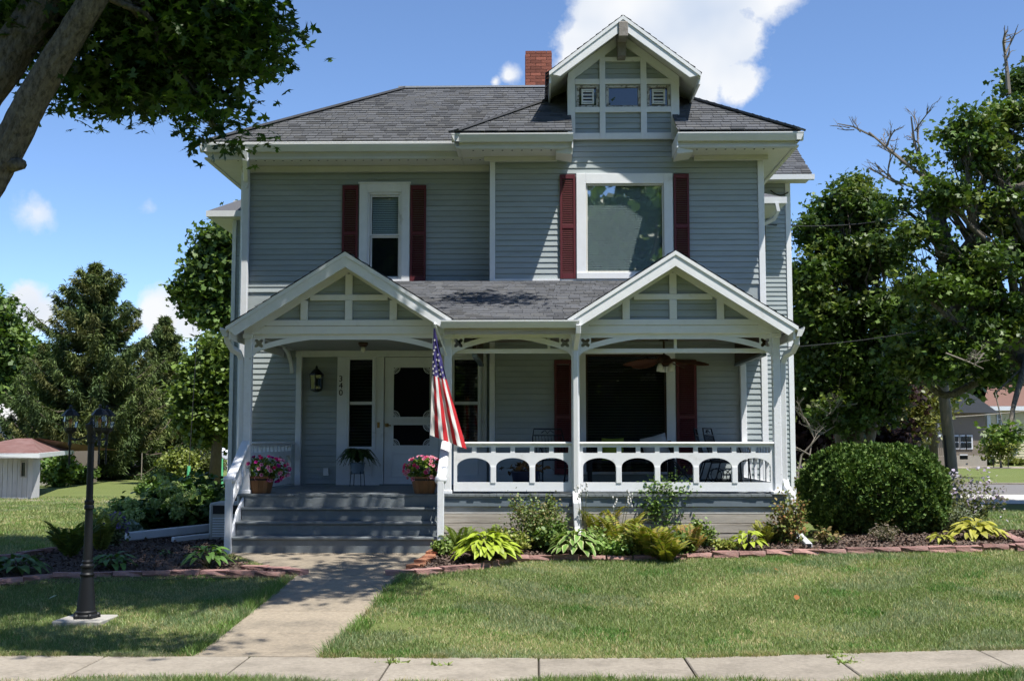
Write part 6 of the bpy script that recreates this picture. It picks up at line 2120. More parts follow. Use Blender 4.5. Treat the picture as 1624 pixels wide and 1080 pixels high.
YF_ = [(.24, .26, .04), (.30, .29, .05), (.18, .23, .035), (.34, .27, .07)]
fern('garden_fern', 'tall yellowing fern in the middle of the right bed', gpt(1035, 888), .46, .42, 26, YF_, 41, 'leaf_matte')
fern('garden_fern', 'yellow green fern behind the variegated hosta', gpt(952, 872), .42, .55, 22, YF_, 42, 'leaf_matte')
fern('garden_fern', 'reddish yellow fern at the right of the fern clump', gpt(1095, 883), .30, .38, 16, [(.30, .24, .06), (.30, .17, .06), (.22, .24, .05)], 43, 'leaf_matte', width=.08)
fern('garden_fern', 'green fern tucked behind the lime hosta by the newel', gpt(730, 880), .30, .36, 18, [(.16, .22, .05), (.20, .26, .06)], 44, 'leaf_matte', width=.08)
fern('garden_fern', 'upright green fern right of the newel fern', gpt(790, 876), .26, .34, 14, [(.16, .22, .05), (.20, .26, .06)], 45, 'leaf_matte', width=.08)
fern('garden_fern', 'slender yellow fern by the compact hosta', gpt(1213, 868), .24, .34, 14, [(.24, .26, .06), (.28, .27, .07)], 46, 'leaf_matte', width=.07)
fern('garden_fern', 'bright fern in the left bed by the lamp shaft', gpt(112, 886), .42, .46, 24, [(.10, .15, .03), (.15, .2, .04), (.08, .13, .03)], 47, 'leaf_matte')
fern('garden_fern', 'yellow tipped fern behind the lamp shaft', gpt(160, 876), .30, .50, 16, [(.16, .2, .04), (.22, .24, .05)], 48, 'leaf_matte')
fern('garden_fern', 'yellow fern at the foot of the globe shrub', gpt(1345, 832), .30, .3, 16, YF_, 49, 'leaf_matte', width=.08)


def shrub(name, label, base, rx, ry, h, n, size, cols, seed, tmpl=T_OVAL, m='leaf', nstem=14, spread=.8, cat='shrub', group=None, clump=0.0, flowers=None, z0=.05, mstem='stem', shape=1.0):
    """many-stemmed leafy plant"""
    r = np.random.default_rng(seed)
    T = thing(name, label, cat, base, group)
    b = np.array(base)
    st_ = MB(); tips = []
    for k in range(nstem):
        a = r.uniform(0, 2 * PI); q = r.uniform(.15, 1) ** .6
        hh = h * (1 - .45 * q ** 2) * r.uniform(.75, 1.05)
        tip = b + np.array([rx * q * math.cos(a), ry * q * math.sin(a), hh])
        mid = b + np.array([rx * q * .45 * math.cos(a), ry * q * .45 * math.sin(a), hh * .6])
        st_.tube([tuple(b + r.normal(size=3) * np.array([.03, .03, 0])), tuple(mid), tuple(tip)], [.007 + .004 * h, .006, .002], 4, cap=False)
        tips.append((mid, tip))
    st_.out('stems', mstem, T)
    tt = r.uniform(z0, 1, n) ** .8
    idx = r.integers(0, nstem, n)
    mids = np.array([a for a, _ in tips])[idx]; tps = np.array([t for _, t in tips])[idx]
    t3 = tt[:, None]
    P = (1 - t3) ** 2 * b + 2 * (1 - t3) * t3 * mids + t3 ** 2 * tps
    P = P + r.normal(size=(n, 3)) * np.array([rx, ry, h * .6]) * .14
    P[:, 2] = np.maximum(P[:, 2], b[2] + .02)
    link(leaves('foliage', P, size, pick_cols(r, n, cols), tmpl, r, spread=spread), 'foliage', m, T, kind='stuff')
    if flowers:
        nf, fs, fc_, up_ = flowers
        k = r.integers(0, nstem, nf)
        Q = tps[r.integers(0, n, nf)] + r.normal(size=(nf, 3)) * np.array([rx, ry, h]) * .12
        Q[:, 2] += up_
        link(leaves('flowers', Q, fs, pick_cols(r, nf, fc_), T_BLOB, r, spread=1.2), 'flowers', 'petal', T, kind='stuff')
    return T


shrub('garden_shrub', 'airy green shrub against the weathered porch skirt', gpt(845, 877), .44, .32, .84, 5200, .036, [(.10, .15, .045), (.14, .19, .06), (.17, .21, .07), (.20, .17, .08)], 51, nstem=26)
shrub('garden_shrub', 'tall bushy green shrub rising to the porch floor', gpt(1062, 868), .54, .34, .95, 6500, .043, [(.10, .17, .04), (.14, .21, .05), (.09, .15, .04)], 52, nstem=24)
shrub('garden_plant', 'bright green mounded plant between hosta and ferns', gpt(968, 888), .26, .2, .30, 800, .05, [(.13, .22, .05), (.17, .26, .06)], 53, nstem=14, cat='plant')
shrub('climbing_vine', 'reddish dry climber around the corner downspout', (XX(1250, 15.6, 830), 15.6, GZ + .05), .34, .18, .78, 1200, .045, [(.19, .15, .05), (.13, .17, .04), (.24, .12, .05), (.17, .19, .05)], 54, nstem=22, cat='vine')
shrub('garden_plant', 'green leafy plant at the foot of the corner downspout', gpt(1255, 862), .26, .2, .34, 500, .055, [(.11, .17, .04), (.17, .17, .05), (.22, .12, .05)], 55, cat='plant')
shrub('climbing_vine', 'brown and yellow climber between the corner and the globe shrub', gpt(1292, 828), .40, .25, 1.0, 2000, .05, [(.25, .17, .07), (.18, .19, .05), (.30, .24, .08)], 56, nstem=24, cat='vine')
shrub('garden_plant', 'small green and brown plant right of the spout mouth', gpt(1310, 868), .18, .15, .28, 260, .05, [(.15, .18, .05), (.22, .16, .07)], 57, cat='plant')
shrub('lavender', 'grey brown lavender clump in the right bed', gpt(1408, 864), .24, .2, .30, 1100, .035, [(.24, .20, .15), (.20, .20, .13), (.28, .22, .17)], 58, T_TRI, 'leaf_matte', cat='plant', nstem=30)
shrub('lavender', 'blue grey lavender clump under the globe shrub', gpt(1386, 848), .18, .16, .26, 900, .035, [(.16, .22, .17), (.20, .24, .19)], 59, T_TRI, 'leaf_matte', cat='plant', nstem=26)
shrub('garden_plant', 'grey green feathery plant right of the globe shrub', gpt(1510, 846), .34, .3, .46, 1500, .05, [(.17, .21, .12), (.20, .22, .14)], 60, T_TRI, 'leaf_matte', cat='plant', nstem=30)
shrub('flowering_plant', 'tall plant with pale violet flowers at the right bed end', gpt(1540, 835), .50, .4, .80, 900, .05, [(.14, .16, .06), (.17, .17, .08)], 61, T_OVAL, 'leaf_matte', cat='plant', nstem=26, flowers=(260, .045, [(.45, .38, .50), (.55, .5, .58), (.38, .30, .42)], .04))
shrub('flowering_plant', 'pink flowering plant behind the corner of the porch', gpt(1268, 800), .25, .2, .9, 500, .05, [(.10, .14, .05)], 62, cat='plant', flowers=(120, .07, [(.50, .20, .52), (.6, .3, .6)], .0))
shrub('flowering_plant', 'small violet flowered plant among the left bed ferns', gpt(182, 868), .22, .2, .40, 500, .05, [(.10, .13, .05), (.13, .15, .06)], 63, cat='plant', flowers=(120, .04, [(.14, .09, .30), (.2, .14, .35)], .02))
shrub('garden_plant', 'grey leaved plant at the edge of the hydrangeas', gpt(212, 858), .18, .15, .28, 200, .09, [(.18, .24, .20), (.22, .28, .24)], 64, cat='plant')


FILL = [(700, 884, .16, .22, 'small pale green seedling beside the orange pavers'), (812, 884, .26, .36, 'leafy green filler between lime hosta and airy shrub'), (880, 880, .30, .46, 'loose green filler plant left of the third post'), (938, 884, .24, .42, 'yellow green filler plant before the third post'),
        (1002, 886, .30, .40, 'mixed green filler plant left of the tall fern'), (1066, 884, .30, .34, 'low green filler plant under the tall shrub'), (1112, 872, .22, .40, 'thin reddish filler plant right of the ferns'), (1150, 878, .18, .20, 'small green filler plant left of the compact hosta'), (1228, 866, .2, .3, 'small yellow filler plant right of the compact hosta')]
for i, (px_, py_, rx, h, lab) in enumerate(FILL):
    shrub('garden_plant', lab, gpt(px_, py_), rx, rx * .8, h, 1500, .045, [[(.13, .20, .05), (.18, .24, .06)], [(.22, .25, .05), (.17, .22, .05), (.26, .26, .07)], [(.10, .17, .04), (.15, .2, .05)]][i % 3], 400 + i, [T_OVAL, T_DIAMOND, T_BLOB][i % 3], cat='plant', nstem=22)
fern('garden_fern', 'small golden fern at the front of the fern clump', gpt(1058, 892), .34, .30, 20, YF_, 440, 'leaf_matte', width=.09)
fern('garden_fern', 'tall golden fern leaning before the weathered boards', gpt(985, 878), .44, .52, 22, YF_, 441, 'leaf_matte')


def flower_stalks(label, px_, py_, h, seed, n=3):
    b = Vector(gpt(px_, py_)); r = random.Random(seed)
    T = thing('flower_stalk', label, 'flower stalk', b)
    for k in range(n):
        tip = b + Vector((r.uniform(-.15, .15), r.uniform(-.1, .1), h * r.uniform(.85, 1.1)))
        mid = b.lerp(tip, .5) + Vector((r.uniform(-.04, .04), 0, 0))
        MB().tube([b, mid, tip], [.005, .004, .002], 4).out('stalk', 'stem', T)
        for i in range(6):
            p = tip - Vector((0, 0, .03 * i)) + Vector((r.uniform(-.03, .03), r.uniform(-.02, .02), 0))
            MB().lathe([(.003, 0), (.012, -.02), (.004, -.045)], p, 5).out('bell', 'flag_white', T)


flower_stalks('spent white hosta flower stalks left of the third post', 925, 880, .95, 3)
flower_stalks('spent white hosta flower stalks between post and tall shrub', 985, 880, .80, 4)

# hydrangea mass left of the steps, each bush its own
hcol = [(.065, .115, .028), (.085, .15, .035), (.05, .095, .025)]
for i, (px_, py_, rx, h, lab, nb) in enumerate(((315, 848, .60, .82, 'dark hydrangea bush against the air conditioner', 7), (262, 848, .60, .78, 'hydrangea bush with green flower heads in mid group', 9), (215, 850, .48, .62, 'low hydrangea bush with pale heads nearest the lawn', 9), (300, 826, .66, .92, 'hydrangea bush at the back of the group', 6))):
    b = gpt(px_, py_)
    T = shrub('hydrangea', lab, b, rx, .5, h, 1500, .095, hcol, 70 + i, T_BLOB, cat='hydrangea', nstem=18, spread=.6, group='hydrangeas left of the steps')
    r = np.random.default_rng(170 + i)
    for k in range(nb):
        a = r.uniform(PI, 2 * PI); q = r.uniform(.45, 1.08)
        c_ = np.array([b[0] + rx * q * math.cos(a) * 1.05, b[1] + .66 * q * math.sin(a), b[2] + .04 + h * (1 - .42 * q * q) * r.uniform(.75, 1.1)])
        nn = 130
        u = r.normal(size=(nn, 3)); u /= np.linalg.norm(u, axis=1, keepdims=True)
        link(leaves('flower_head', c_ + u * np.array([.10, .10, .08]), .035, pick_cols(r, nn, [(.42, .52, .20), (.50, .58, .26), (.36, .46, .16)], .12), T_BLOB, r, spread=1.0), 'flower_head', 'petal', T, kind='stuff')

# globe arborvitae
gc = G(1386, 838)
GBx, GBy = gc.x, 17.3
gcx = XX(1386, 17.3, 780); grx = (XX(1503, 17.3, 780) - XX(1268, 17.3, 780)) / 2
gzb = gzf(gcx, 17.3); gtop = ZZ(710, 17.3, 1380)
T = thing('globe_arborvitae', 'large rounded dark green globe shrub right of the porch', 'shrub', (gcx, 17.3, gzb))
r = np.random.default_rng(80)
n = 70000
u = r.normal(size=(n, 3)); u /= np.linalg.norm(u, axis=1, keepdims=True)
hgt = gtop - gzb
ph = np.arctan2(u[:, 1], u[:, 0]); th_ = np.arcsin(u[:, 2])
lump = 1 + .06 * np.sin(ph * 3 + 1.0) * np.sin(th_ * 4 + .5) + .055 * np.sin(ph * 7 + 3 * th_) * np.cos(th_ * 5 + ph * 2) + .04 * np.sin(ph * 15 + 1.5) * np.sin(th_ * 11) + .03 * np.sin(ph * 23 - th_ * 17)
sup = np.sign(u) * np.abs(u) ** .82
rad = lump * (1 - np.abs(r.normal(size=n)) * .05)
ctr = np.array([gcx, 17.3, gzb + hgt * .47])
P = ctr + sup * rad[:, None] * np.array([grx * .93, grx * .82, hgt * .54])
k = P[:, 2] > gzb + .03
P = P[k]; uu = u[k]
col = pick_cols(r, len(P), [(.038, .075, .016), (.052, .098, .021), (.075, .128, .030), (.030, .060, .014), (.11, .16, .042)], .2)
od = uu * .6; od[:, 2] += .9
link(leaves('foliage', P, .055, col, T_DIAMOND, r, up=0, spread=1, out_dir=od), 'foliage', 'needle', T, kind='stuff')
core = MB().lathe([(.15, .0), (grx * .60, .14 * hgt), (grx * .70, .45 * hgt), (grx * .5, .74 * hgt), (.1, .88 * hgt)], (gcx, 17.3, gzb + .02), 20)
core.out('branches', 'bark_dark', T, smooth=True)
# ------------------------------------------------------------------ trees
from mathutils import noise as mnoise


def bark_tube(pts, rad, name, m, parent, n=44, seg=150, amp=.085):
    pts = [Vector(p) for p in pts]
    L_ = [0.0]
    for a, b in zip(pts[:-1], pts[1:]): L_.append(L_[-1] + (b - a).length)
    tot = L_[-1]
    def ev(s):
        k = 0
        while k < len(pts) - 2 and L_[k + 1] < s: k += 1
        t = (s - L_[k]) / (L_[k + 1] - L_[k])
        p0, p1, p2, p3 = pts[max(k - 1, 0)], pts[k], pts[k + 1], pts[min(k + 2, len(pts) - 1)]
        p = .5 * ((2 * p1) + (p2 - p0) * t + (2 * p0 - 5 * p1 + 4 * p2 - p3) * t * t + (3 * p1 - p0 - 3 * p2 + p3) * t ** 3)
        return p, rad[k] + (rad[k + 1] - rad[k]) * t
    vs = []; prev = None
    for i in range(seg + 1):
        s = tot * i / seg
        p, r_ = ev(min(s, tot - 1e-4)); q, _ = ev(min(s + .02, tot - 1e-5)); q0, _ = ev(max(s - .02, 0))
        d = (q - q0).normalized()
        a = d.cross(Vector((0, 1, 0))).normalized() if prev is None else (prev - d * prev.dot(d)).normalized()
        prev = a; b = d.cross(a)
        for k in range(n):
            t = 2 * PI * k / n
            c_, s_ = math.cos(t), math.sin(t)
            v = mnoise.noise(Vector((c_ * 4.2, s_ * 4.2, s * 2.2))) * .9 + mnoise.noise(Vector((c_ * 9, s_ * 9, s * 5.0))) * .8 + .25 * mnoise.noise(Vector((c_ * 1.3, s_ * 1.3, s * .8)))
            plate_ = abs(mnoise.noise(Vector((c_ * 6.5 + 3, s_ * 6.5, s * 2.6))))
            vs.append(p + (a * c_ + b * s_) * r_ * (1 + amp * v - amp * 1.6 * max(0, .18 - plate_) / .18))
    fs = [(i * n + k, i * n + (k + 1) % n, (i + 1) * n + (k + 1) % n, (i + 1) * n + k) for i in range(seg) for k in range(n)]
    return MB().add(vs, fs).out(name, m, parent, smooth=True)


def tree(name, label, base, trunk_pts, trunk_r, blobs, n_leaf, size, cols, seed, tmpl=T_BLOB, m='leaf', bark='bark_dark', clump_r=.55, per=60,
         limb_from=.45, group=None, cat='tree', spread=.8, droop=.3, limb_r=.35, twigs=True, flat=.6, shellp=.45, relief=False):
    """trunk with limbs to crown lobes (blobs: centre, radii), leaf clumps through each lobe"""
    r = np.random.default_rng(seed)
    T = thing(name, label, cat, base, group)
    tp = [Vector(p) for p in trunk_pts]
    rads = [trunk_r * (1 - .55 * i / (len(tp) - 1)) for i in range(len(tp))]
    if relief: tr = bark_tube(tp, rads, 'trunk', bark, T)
    else: tr = MB().tube(tp, rads, 12).out('trunk', bark, T, smooth=True)
    lim = MB(); tw = MB()
    vols = np.array([(b[1][0] * b[1][1] * b[1][2]) ** .8 * (b[2] if len(b) > 2 else 1.0) for b in blobs]); vols = vols / vols.sum()
    PP = []; CC = []
    pal = np.array(cols)
    nclump = max(len(blobs) * 3, int(n_leaf / per))
    for bb_, fr in zip(blobs, vols):
        c, rad = bb_[0], bb_[1]
        c = Vector(c)
        # limb
        t = limb_from + (1 - limb_from) * r.uniform(.1, .95)
        if c.z > 8 and name == 'maple_tree' and seed == 90: t = r.uniform(.93, .99)
        s = t * (len(tp) - 1); k0 = min(int(s), len(tp) - 2)
        st = tp[k0].lerp(tp[k0 + 1], s - k0)
        mid = st.lerp(c, .5) + Vector(r.normal(size=3)) * .12 * (c - st).length
        mid.z += .06 * (c - st).length
        lr = trunk_r * limb_r
        pts = [st, st.lerp(mid, .5) + Vector((0, 0, .02)) * (mid - st).length, mid, mid.lerp(c, .6) + Vector(r.normal(size=3)) * .06, c]
        sp_ = []
        for k in range(4):
            p0, p1, p2, p3 = pts[max(k - 1, 0)], pts[k], pts[k + 1], pts[min(k + 2, 4)]
            for t_ in (0, .25, .5, .75):
                sp_.append(.5 * ((2 * p1) + (p2 - p0) * t_ + (2 * p0 - 5 * p1 + 4 * p2 - p3) * t_ * t_ + (3 * p1 - p0 - 3 * p2 + p3) * t_ ** 3))
        sp_.append(c)
        lim.tube(sp_, [lr * (1 - .85 * i_ / 16) for i_ in range(17)], 7, cap=False)
        m_ = max(3, int(nclump * fr))
        for k in range(m_):
            u = r.normal(size=3); u /= np.linalg.norm(u)
            q = (r.uniform(0, 1) ** shellp)
            cc = np.array(c) + u * q * np.array(rad)
            if twigs:
                b0 = pts[r.integers(2, 5)]
                e = Vector(cc)
                tw.tube([b0, b0.lerp(e, .5) + Vector(r.normal(size=3)) * .1 * (e - b0).length, e], [lr * .22, lr * .13, lr * .05], 4, cap=False)
            nl = int(per * r.uniform(.5, 1.5))
            pts_l = cc + r.normal(size=(nl, 3)) * np.array([clump_r, clump_r, clump_r * flat]) * .55
            PP.append(pts_l)
            base_c = pal[r.integers(0, len(pal))] * r.uniform(.8, 1.2)
            CC.append(base_c * (1 + r.uniform(-.2, .2, (nl, 1))))
    lim.out('limbs', bark, tr, smooth=True)
    if twigs: tw.out('twigs', bark, tr, kind='stuff')
    P = np.concatenate(PP); C = np.clip(np.concatenate(CC), 0, 1)
    link(leaves('crown', P, size, C, tmpl, r, spread=spread, droop=droop), 'crown', m, T, kind='stuff')
    return T


def B(px_, py_, Y, rx, rz, ry=None):
    """lobe seen at a photo pixel: radii in photo pixels"""
    k = Y / FPX
    return (tuple(at(px_, py_, Y)), (rx * k, (ry or rx) * k, rz * k))


# --- street maple on the left: two leaning trunks, crown over the walk
MG = [(.030, .062, .010), (.045, .085, .014), (.060, .11, .018), (.022, .05, .010)]
YT = 11.6
ta = [at(-440, 1010, YT), at(-300, 760, YT), at(-150, 510, YT), at(-6, 268, YT), at(62, 140, YT - .1), at(112, 58, YT - .2), at(160, -20, YT - .3), at(230, -150, YT - .2), at(330, -330, YT)]
base = (ta[0].x, ta[0].y, gzf(ta[0].x, ta[0].y))
vis = [B(60, 30, 12.4, 90, 45), B(-20, 60, 12.6, 50, 45), B(215, 40, 12.3, 80, 60), B(290, 60, 12.2, 75, 65), B(340, 65, 12.0, 58, 62), B(380, 50, 11.8, 42, 52), B(392, 90, 11.8, 40, 36),
       B(330, 165, 12.0, 34, 48), B(215, 120, 12.2, 70, 45), B(140, 140, 12.4, 55, 28), B(330, -20, 12.0, 80, 50), B(270, -40, 12.2, 90, 50), B(412, 30, 11.8, 22, 28), B(270, 150, 12.3, 40, 26), B(345, 205, 11.9, 16, 22), B(120, -20, 12.6, 90, 40)]
hi = [((.9, 10.9, 8.9), (.8, 1.25, .45), 1.0), ((-1.0, 9.9, 8.9), (1.7, .65, .45), 2.6), ((-2.6, 9.4, 9.0), (1.2, .8, .45), 1.8), ((-1.3, 7.75, 8.8), (1.2, .32, .3), 2.6), ((0, 12.7, 9.0), (1.3, .5, .4), 1.1), ((1.2, 15.2, 9.4), (.8, .5, .35), .8),
      ((-.7, 13.8, 9.5), (1.4, .8, .45), 1.0), ((-4.6, 10.4, 9.6), (1.8, 2.2, 1.0), .7), ((-3.2, 12.6, 9.9), (1.6, 1.6, .9), .7), ((-5.5, 12.6, 10.8), (2.2, 2.2, 1.3), .5), ((-2.4, 11.2, 11.2), (2.0, 1.7, .9), .4)]
vis = [b + (4.0,) for b in vis]
T = tree('maple_tree', 'near maple with leaning grey trunks and overhanging leaves at top left', base, ta, .215, vis + hi, 42000, .118, MG, 90, T_MAPLE, 'leaf_near', 'bark', .40, 40, limb_from=.70, droop=.5, spread=.6, limb_r=.22, relief=True)
ru = np.random.default_rng(19)
up_ = []
for c_, r_, n_ in (((-4.8, 10.6, 11.2), (2.6, 2.1, 1.6), 3600), ((-2.9, 12.2, 11.8), (2.0, 1.7, 1.4), 2600), ((-7.2, 11.8, 9.8), (2.2, 2.2, 2.0), 3200), ((-6.0, 9.6, 9.4), (1.8, 1.2, 1.2), 1600), ((-1.6, 13.3, 12.2), (1.8, 1.3, 1.0), 1500), ((-8.6, 13.6, 8.6), (1.8, 1.8, 2.0), 1800)):
    cl_ = np.array(c_) + ru.normal(size=(40, 3)) * np.array(r_) * .55
    up_.append(cl_[ru.integers(0, 40, n_)] + ru.normal(size=(n_, 3)) * .30)
up_ = np.concatenate(up_)
link(leaves('crown', up_, .19, pick_cols(ru, len(up_), MG), T_BLOB, ru, droop=.4), 'crown', 'leaf', T, kind='stuff')
tb = [ta[1].lerp(ta[2], .3), at(-170, 420, YT + .2), at(-70, 215, YT + .35), at(10, 95, YT + .4), at(70, 5, YT + .4), at(130, -110, YT + .4), at(200, -280, YT + .5)]
bark_tube(tb, [.22, .22, .215, .21, .2, .17, .13], 'trunk', 'bark', T)
kn = at(34, 262, YT - .1)
MB().tube([at(14, 262, YT), kn + Vector((.02, -.03, .0))], [.09, .055], 8).out('knot', 'bark', T, smooth=True)

# --- right hand maples
RG = [(.048, .085, .015), (.062, .110, .020), (.090, .145, .027), (.038, .068, .014), (.12, .155, .037)]
YR = 26.0
tr_ = [at(1740, 810, YR), at(1720, 700, YR), at(1690, 620, YR), at(1640, 590, YR), at(1600, 545, YR), at(1545, 470, YR), at(1500, 400, YR), at(1480, 330, YR)]
rb = [B(1560, 250, 25.5, 50, 55), B(1600, 190, 26, 55, 50), B(1530, 215, 25, 45, 45), B(1640, 130, 27, 48, 50), B(1500, 310, 24.5, 60, 35), B(1590, 330, 25.5, 60, 45), B(1470, 375, 24.5, 55, 28), B(1560, 420, 25, 70, 35),
      B(1630, 400, 26, 50, 60), B(1500, 455, 24.5, 60, 30), B(1440, 440, 24.5, 40, 25), B(1590, 500, 25.5, 60, 40), B(1530, 540, 25, 70, 42), B(1460, 560, 25, 55, 45), B(1590, 590, 25, 55, 24), B(1500, 585, 25, 55, 24),
      B(1430, 580, 25.5, 42, 30), B(1450, 250, 25, 28, 18), B(1420, 320, 25, 30, 14), B(1620, 280, 27, 50, 45), B(1680, 480, 27, 60, 90), B(1600, 690, 23.5, 22, 18), B(1665, 250, 28, 50, 70)]
rb += [((13.6, 22.4, 9.2), (2.0, 1.9, 1.6)), ((12.7, 23.4, 7.0), (1.2, 1.8, 1.3)), ((14.4, 23.5, 6.2), (1.6, 1.8, 1.4)), ((14.2, 24.5, 11.0), (1.8, 2.0, 1.5))]
T = tree('maple_tree', 'big spreading maple at the right edge of the picture', (tr_[0].x, tr_[0].y, gzf(tr_[0].x, tr_[0].y)), tr_, .42, [(b[0], tuple(v * .84 for v in b[1])) for b in rb], 66000, .112, RG, 91, T_STAR, 'leaf', 'bark', .36, 64, limb_from=.3, limb_r=.33)
# bare dead twigs reaching out on its left
r = np.random.default_rng(5)
dd = MB()
def deadbranch(p, q, rad, depth):
    p, q = Vector(p), Vector(q)
    mid = p.lerp(q, .5) + Vector(r.normal(size=3)) * .07 * (q - p).length
    dd.tube([p, mid, q], [rad, rad * .75, rad * .4], 5, cap=False)
    if depth:
        for k in range(4):
            s = p.lerp(q, r.uniform(.35, .95)); L_ = (q - p).length * r.uniform(.3, .55)
            d = ((q - p).normalized() + Vector(r.normal(size=3)) * .55).normalized(); d.z = abs(d.z) * .9 + .1
            deadbranch(s, s + d * L_, rad * .5, depth - 1)
deadbranch(at(1490, 300, 25), at(1378, 210, 24.6), .05, 3); deadbranch(at(1470, 285, 25), at(1445, 185, 24.8), .04, 3)
deadbranch(at(1500, 330, 25), at(1400, 280, 24.7), .04, 2); deadbranch(at(1600, 150, 26), at(1592, 70, 26), .06, 2); deadbranch(at(1560, 420, 25), at(1490, 400, 24.4), .02, 2)
deadbranch(at(1560, 560, 24), at(1545, 580, 23.8), .02, 3); deadbranch(at(1500, 560, 24), at(1560, 585, 23.6), .02, 2)
dd.out('dead_branches', 'twig_grey', T, kind='stuff')
YR2 = 29.0
t2_ = [at(1352, 765, YR2), at(1350, 700, YR2), at(1345, 650, YR2), at(1350, 560, YR2), at(1365, 470, YR2), at(1370, 400, YR2)]
rb2 = [B(1340, 330, 29, 45, 38), B(1300, 370, 29, 42, 35), B(1385, 345, 29, 40, 35), B(1290, 440, 28.5, 40, 45), B(1350, 420, 29, 60, 45), B(1400, 400, 28, 40, 35), B(1320, 500, 28.5, 60, 45), B(1400, 490, 28, 45, 40), B(1290, 540, 29, 40, 45),
       B(1350, 570, 28.5, 60, 45), B(1300, 620, 29, 50, 45), B(1370, 640, 28.5, 60, 42), B(1420, 560, 29, 45, 45), B(1350, 290, 29.5, 22, 20), B(1392, 620, 28, 36, 26), B(1275, 480, 30, 26, 60), B(1330, 655, 28, 50, 30), B(1275, 600, 30, 30, 60), B(1440, 500, 30, 50, 60)]
T = tree('maple_tree', 'dense dark maple beside the right corner of the house', (t2_[0].x, t2_[0].y, gzf(t2_[0].x, t2_[0].y)), t2_, .33, [(b[0], tuple(v * .86 for v in b[1])) for b in rb2], 54000, .112, RG, 92, T_STAR, 'leaf', 'bark_dark', .37, 64, limb_from=.3)
for dx in (-18, 14, 30):
    MB().tube([at(1352 + dx * .3, 765, YR2 - .2), at(1350 + dx, 690, YR2 - .3), at(1348 + dx * 1.6, 620, YR2 - .2)], [.17, .14, .1], 8).out('trunk', 'bark_pale', T, smooth=True)
dd = MB()
deadbranch(at(1360, 640, 27.5), at(1310, 660, 27), .02, 3); deadbranch(at(1340, 660, 27.5), at(1300, 690, 27), .02, 3); deadbranch(at(1290, 690, 26), at(1262, 650, 25.5), .03, 2)
deadbranch(at(1262, 770, 25), at(1300, 690, 25), .03, 2)
dd.out('dead_branches', 'twig_grey', T, kind='stuff')
# purple leaved tree
pb_ = [B(1300, 560, 31, 45, 60), B(1290, 640, 31, 45, 50), B(1330, 620, 31.5, 50, 55), B(1400, 700, 31, 35, 25), B(1270, 700, 31, 35, 35), B(1430, 640, 33, 30, 40)]
b_ = at(1300, 770, 31)
tree('plum_tree', 'purple leaved tree in the shade behind the maple', (b_.x, b_.y, gzf(b_.x, b_.y)), [at(1300, 772, 31), at(1302, 690, 31), at(1310, 600, 31)], .16, pb_, 9000, .14, [(.045, .022, .025), (.06, .03, .03), (.035, .02, .02)], 93, T_BLOB, 'leaf_matte', 'bark_pale', .55, 40)
yb_ = [B(1440, 670, 33, 45, 30), B(1410, 690, 33, 35, 22), B(1470, 645, 33, 28, 22), B(1385, 705, 33, 25, 15)]
b_ = at(1425, 765, 33)
tree('small_tree', 'yellow green small tree behind the globe shrub', (b_.x, b_.y, gzf(b_.x, b_.y)), [at(1425, 768, 33), at(1425, 720, 33), at(1430, 690, 33)], .09, yb_, 6500, .12, [(.13, .14, .03), (.16, .16, .035), (.09, .11, .025)], 94, T_OVAL, 'leaf', 'bark_dark', .5, 40)
# dark hedge-like trees closing the gap behind
for i, (px_, py_, Y_, lab) in enumerate(((1300, 640, 40, 'dark background tree behind the plum tree'), (1480, 545, 46, 'dark background tree above the tan house porch'), (1550, 585, 74, 'leafy background tree between tan and yellow houses'))):
    bl = [B(px_ + dx, py_ + dy, Y_, 45, 40) for dx, dy in ((-50, 0), (0, -40), (50, -10), (-20, 30), (30, 35), (0, 10), (70, 20))]
    b_ = at(px_, 745, Y_)
    tree('background_tree', lab, (b_.x, b_.y, gzf(b_.x, b_.y)), [(b_.x, b_.y, gzf(b_.x, b_.y)), at(px_, py_ + 30, Y_), at(px_, py_, Y_)], .18, bl, 6000, .32, RG, 95 + i, T_BLOB, 'leaf', 'bark_dark', 1.0, 40, twigs=False)
# young tree with stakes in front of the yellow house
YY_ = 45
b_ = G(1588, 742); YY_ = b_.y
yl_ = [B(1585, 700, YY_, 22, 16), B(1578, 715, YY_, 20, 12), B(1597, 712, YY_, 18, 12), B(1583, 682, YY_, 9, 12), B(1600, 698, YY_, 12, 10)]
T = tree('young_tree', 'young staked tree on the lawn before the yellow house', b_, [b_, at(1586, 725, YY_), at(1584, 700, YY_)], .07, yl_, 2600, .17, [(.13, .16, .03), (.16, .18, .04), (.10, .13, .03)], 99, T_OVAL, 'leaf', 'bark_pale', .5, 40)
for px_ in (1576, 1599):
    q = G(px_, 741); MB().tube([q, (q.x, q.y, q.z + .6)], .025, 6).out('stake', 'black_metal', T)

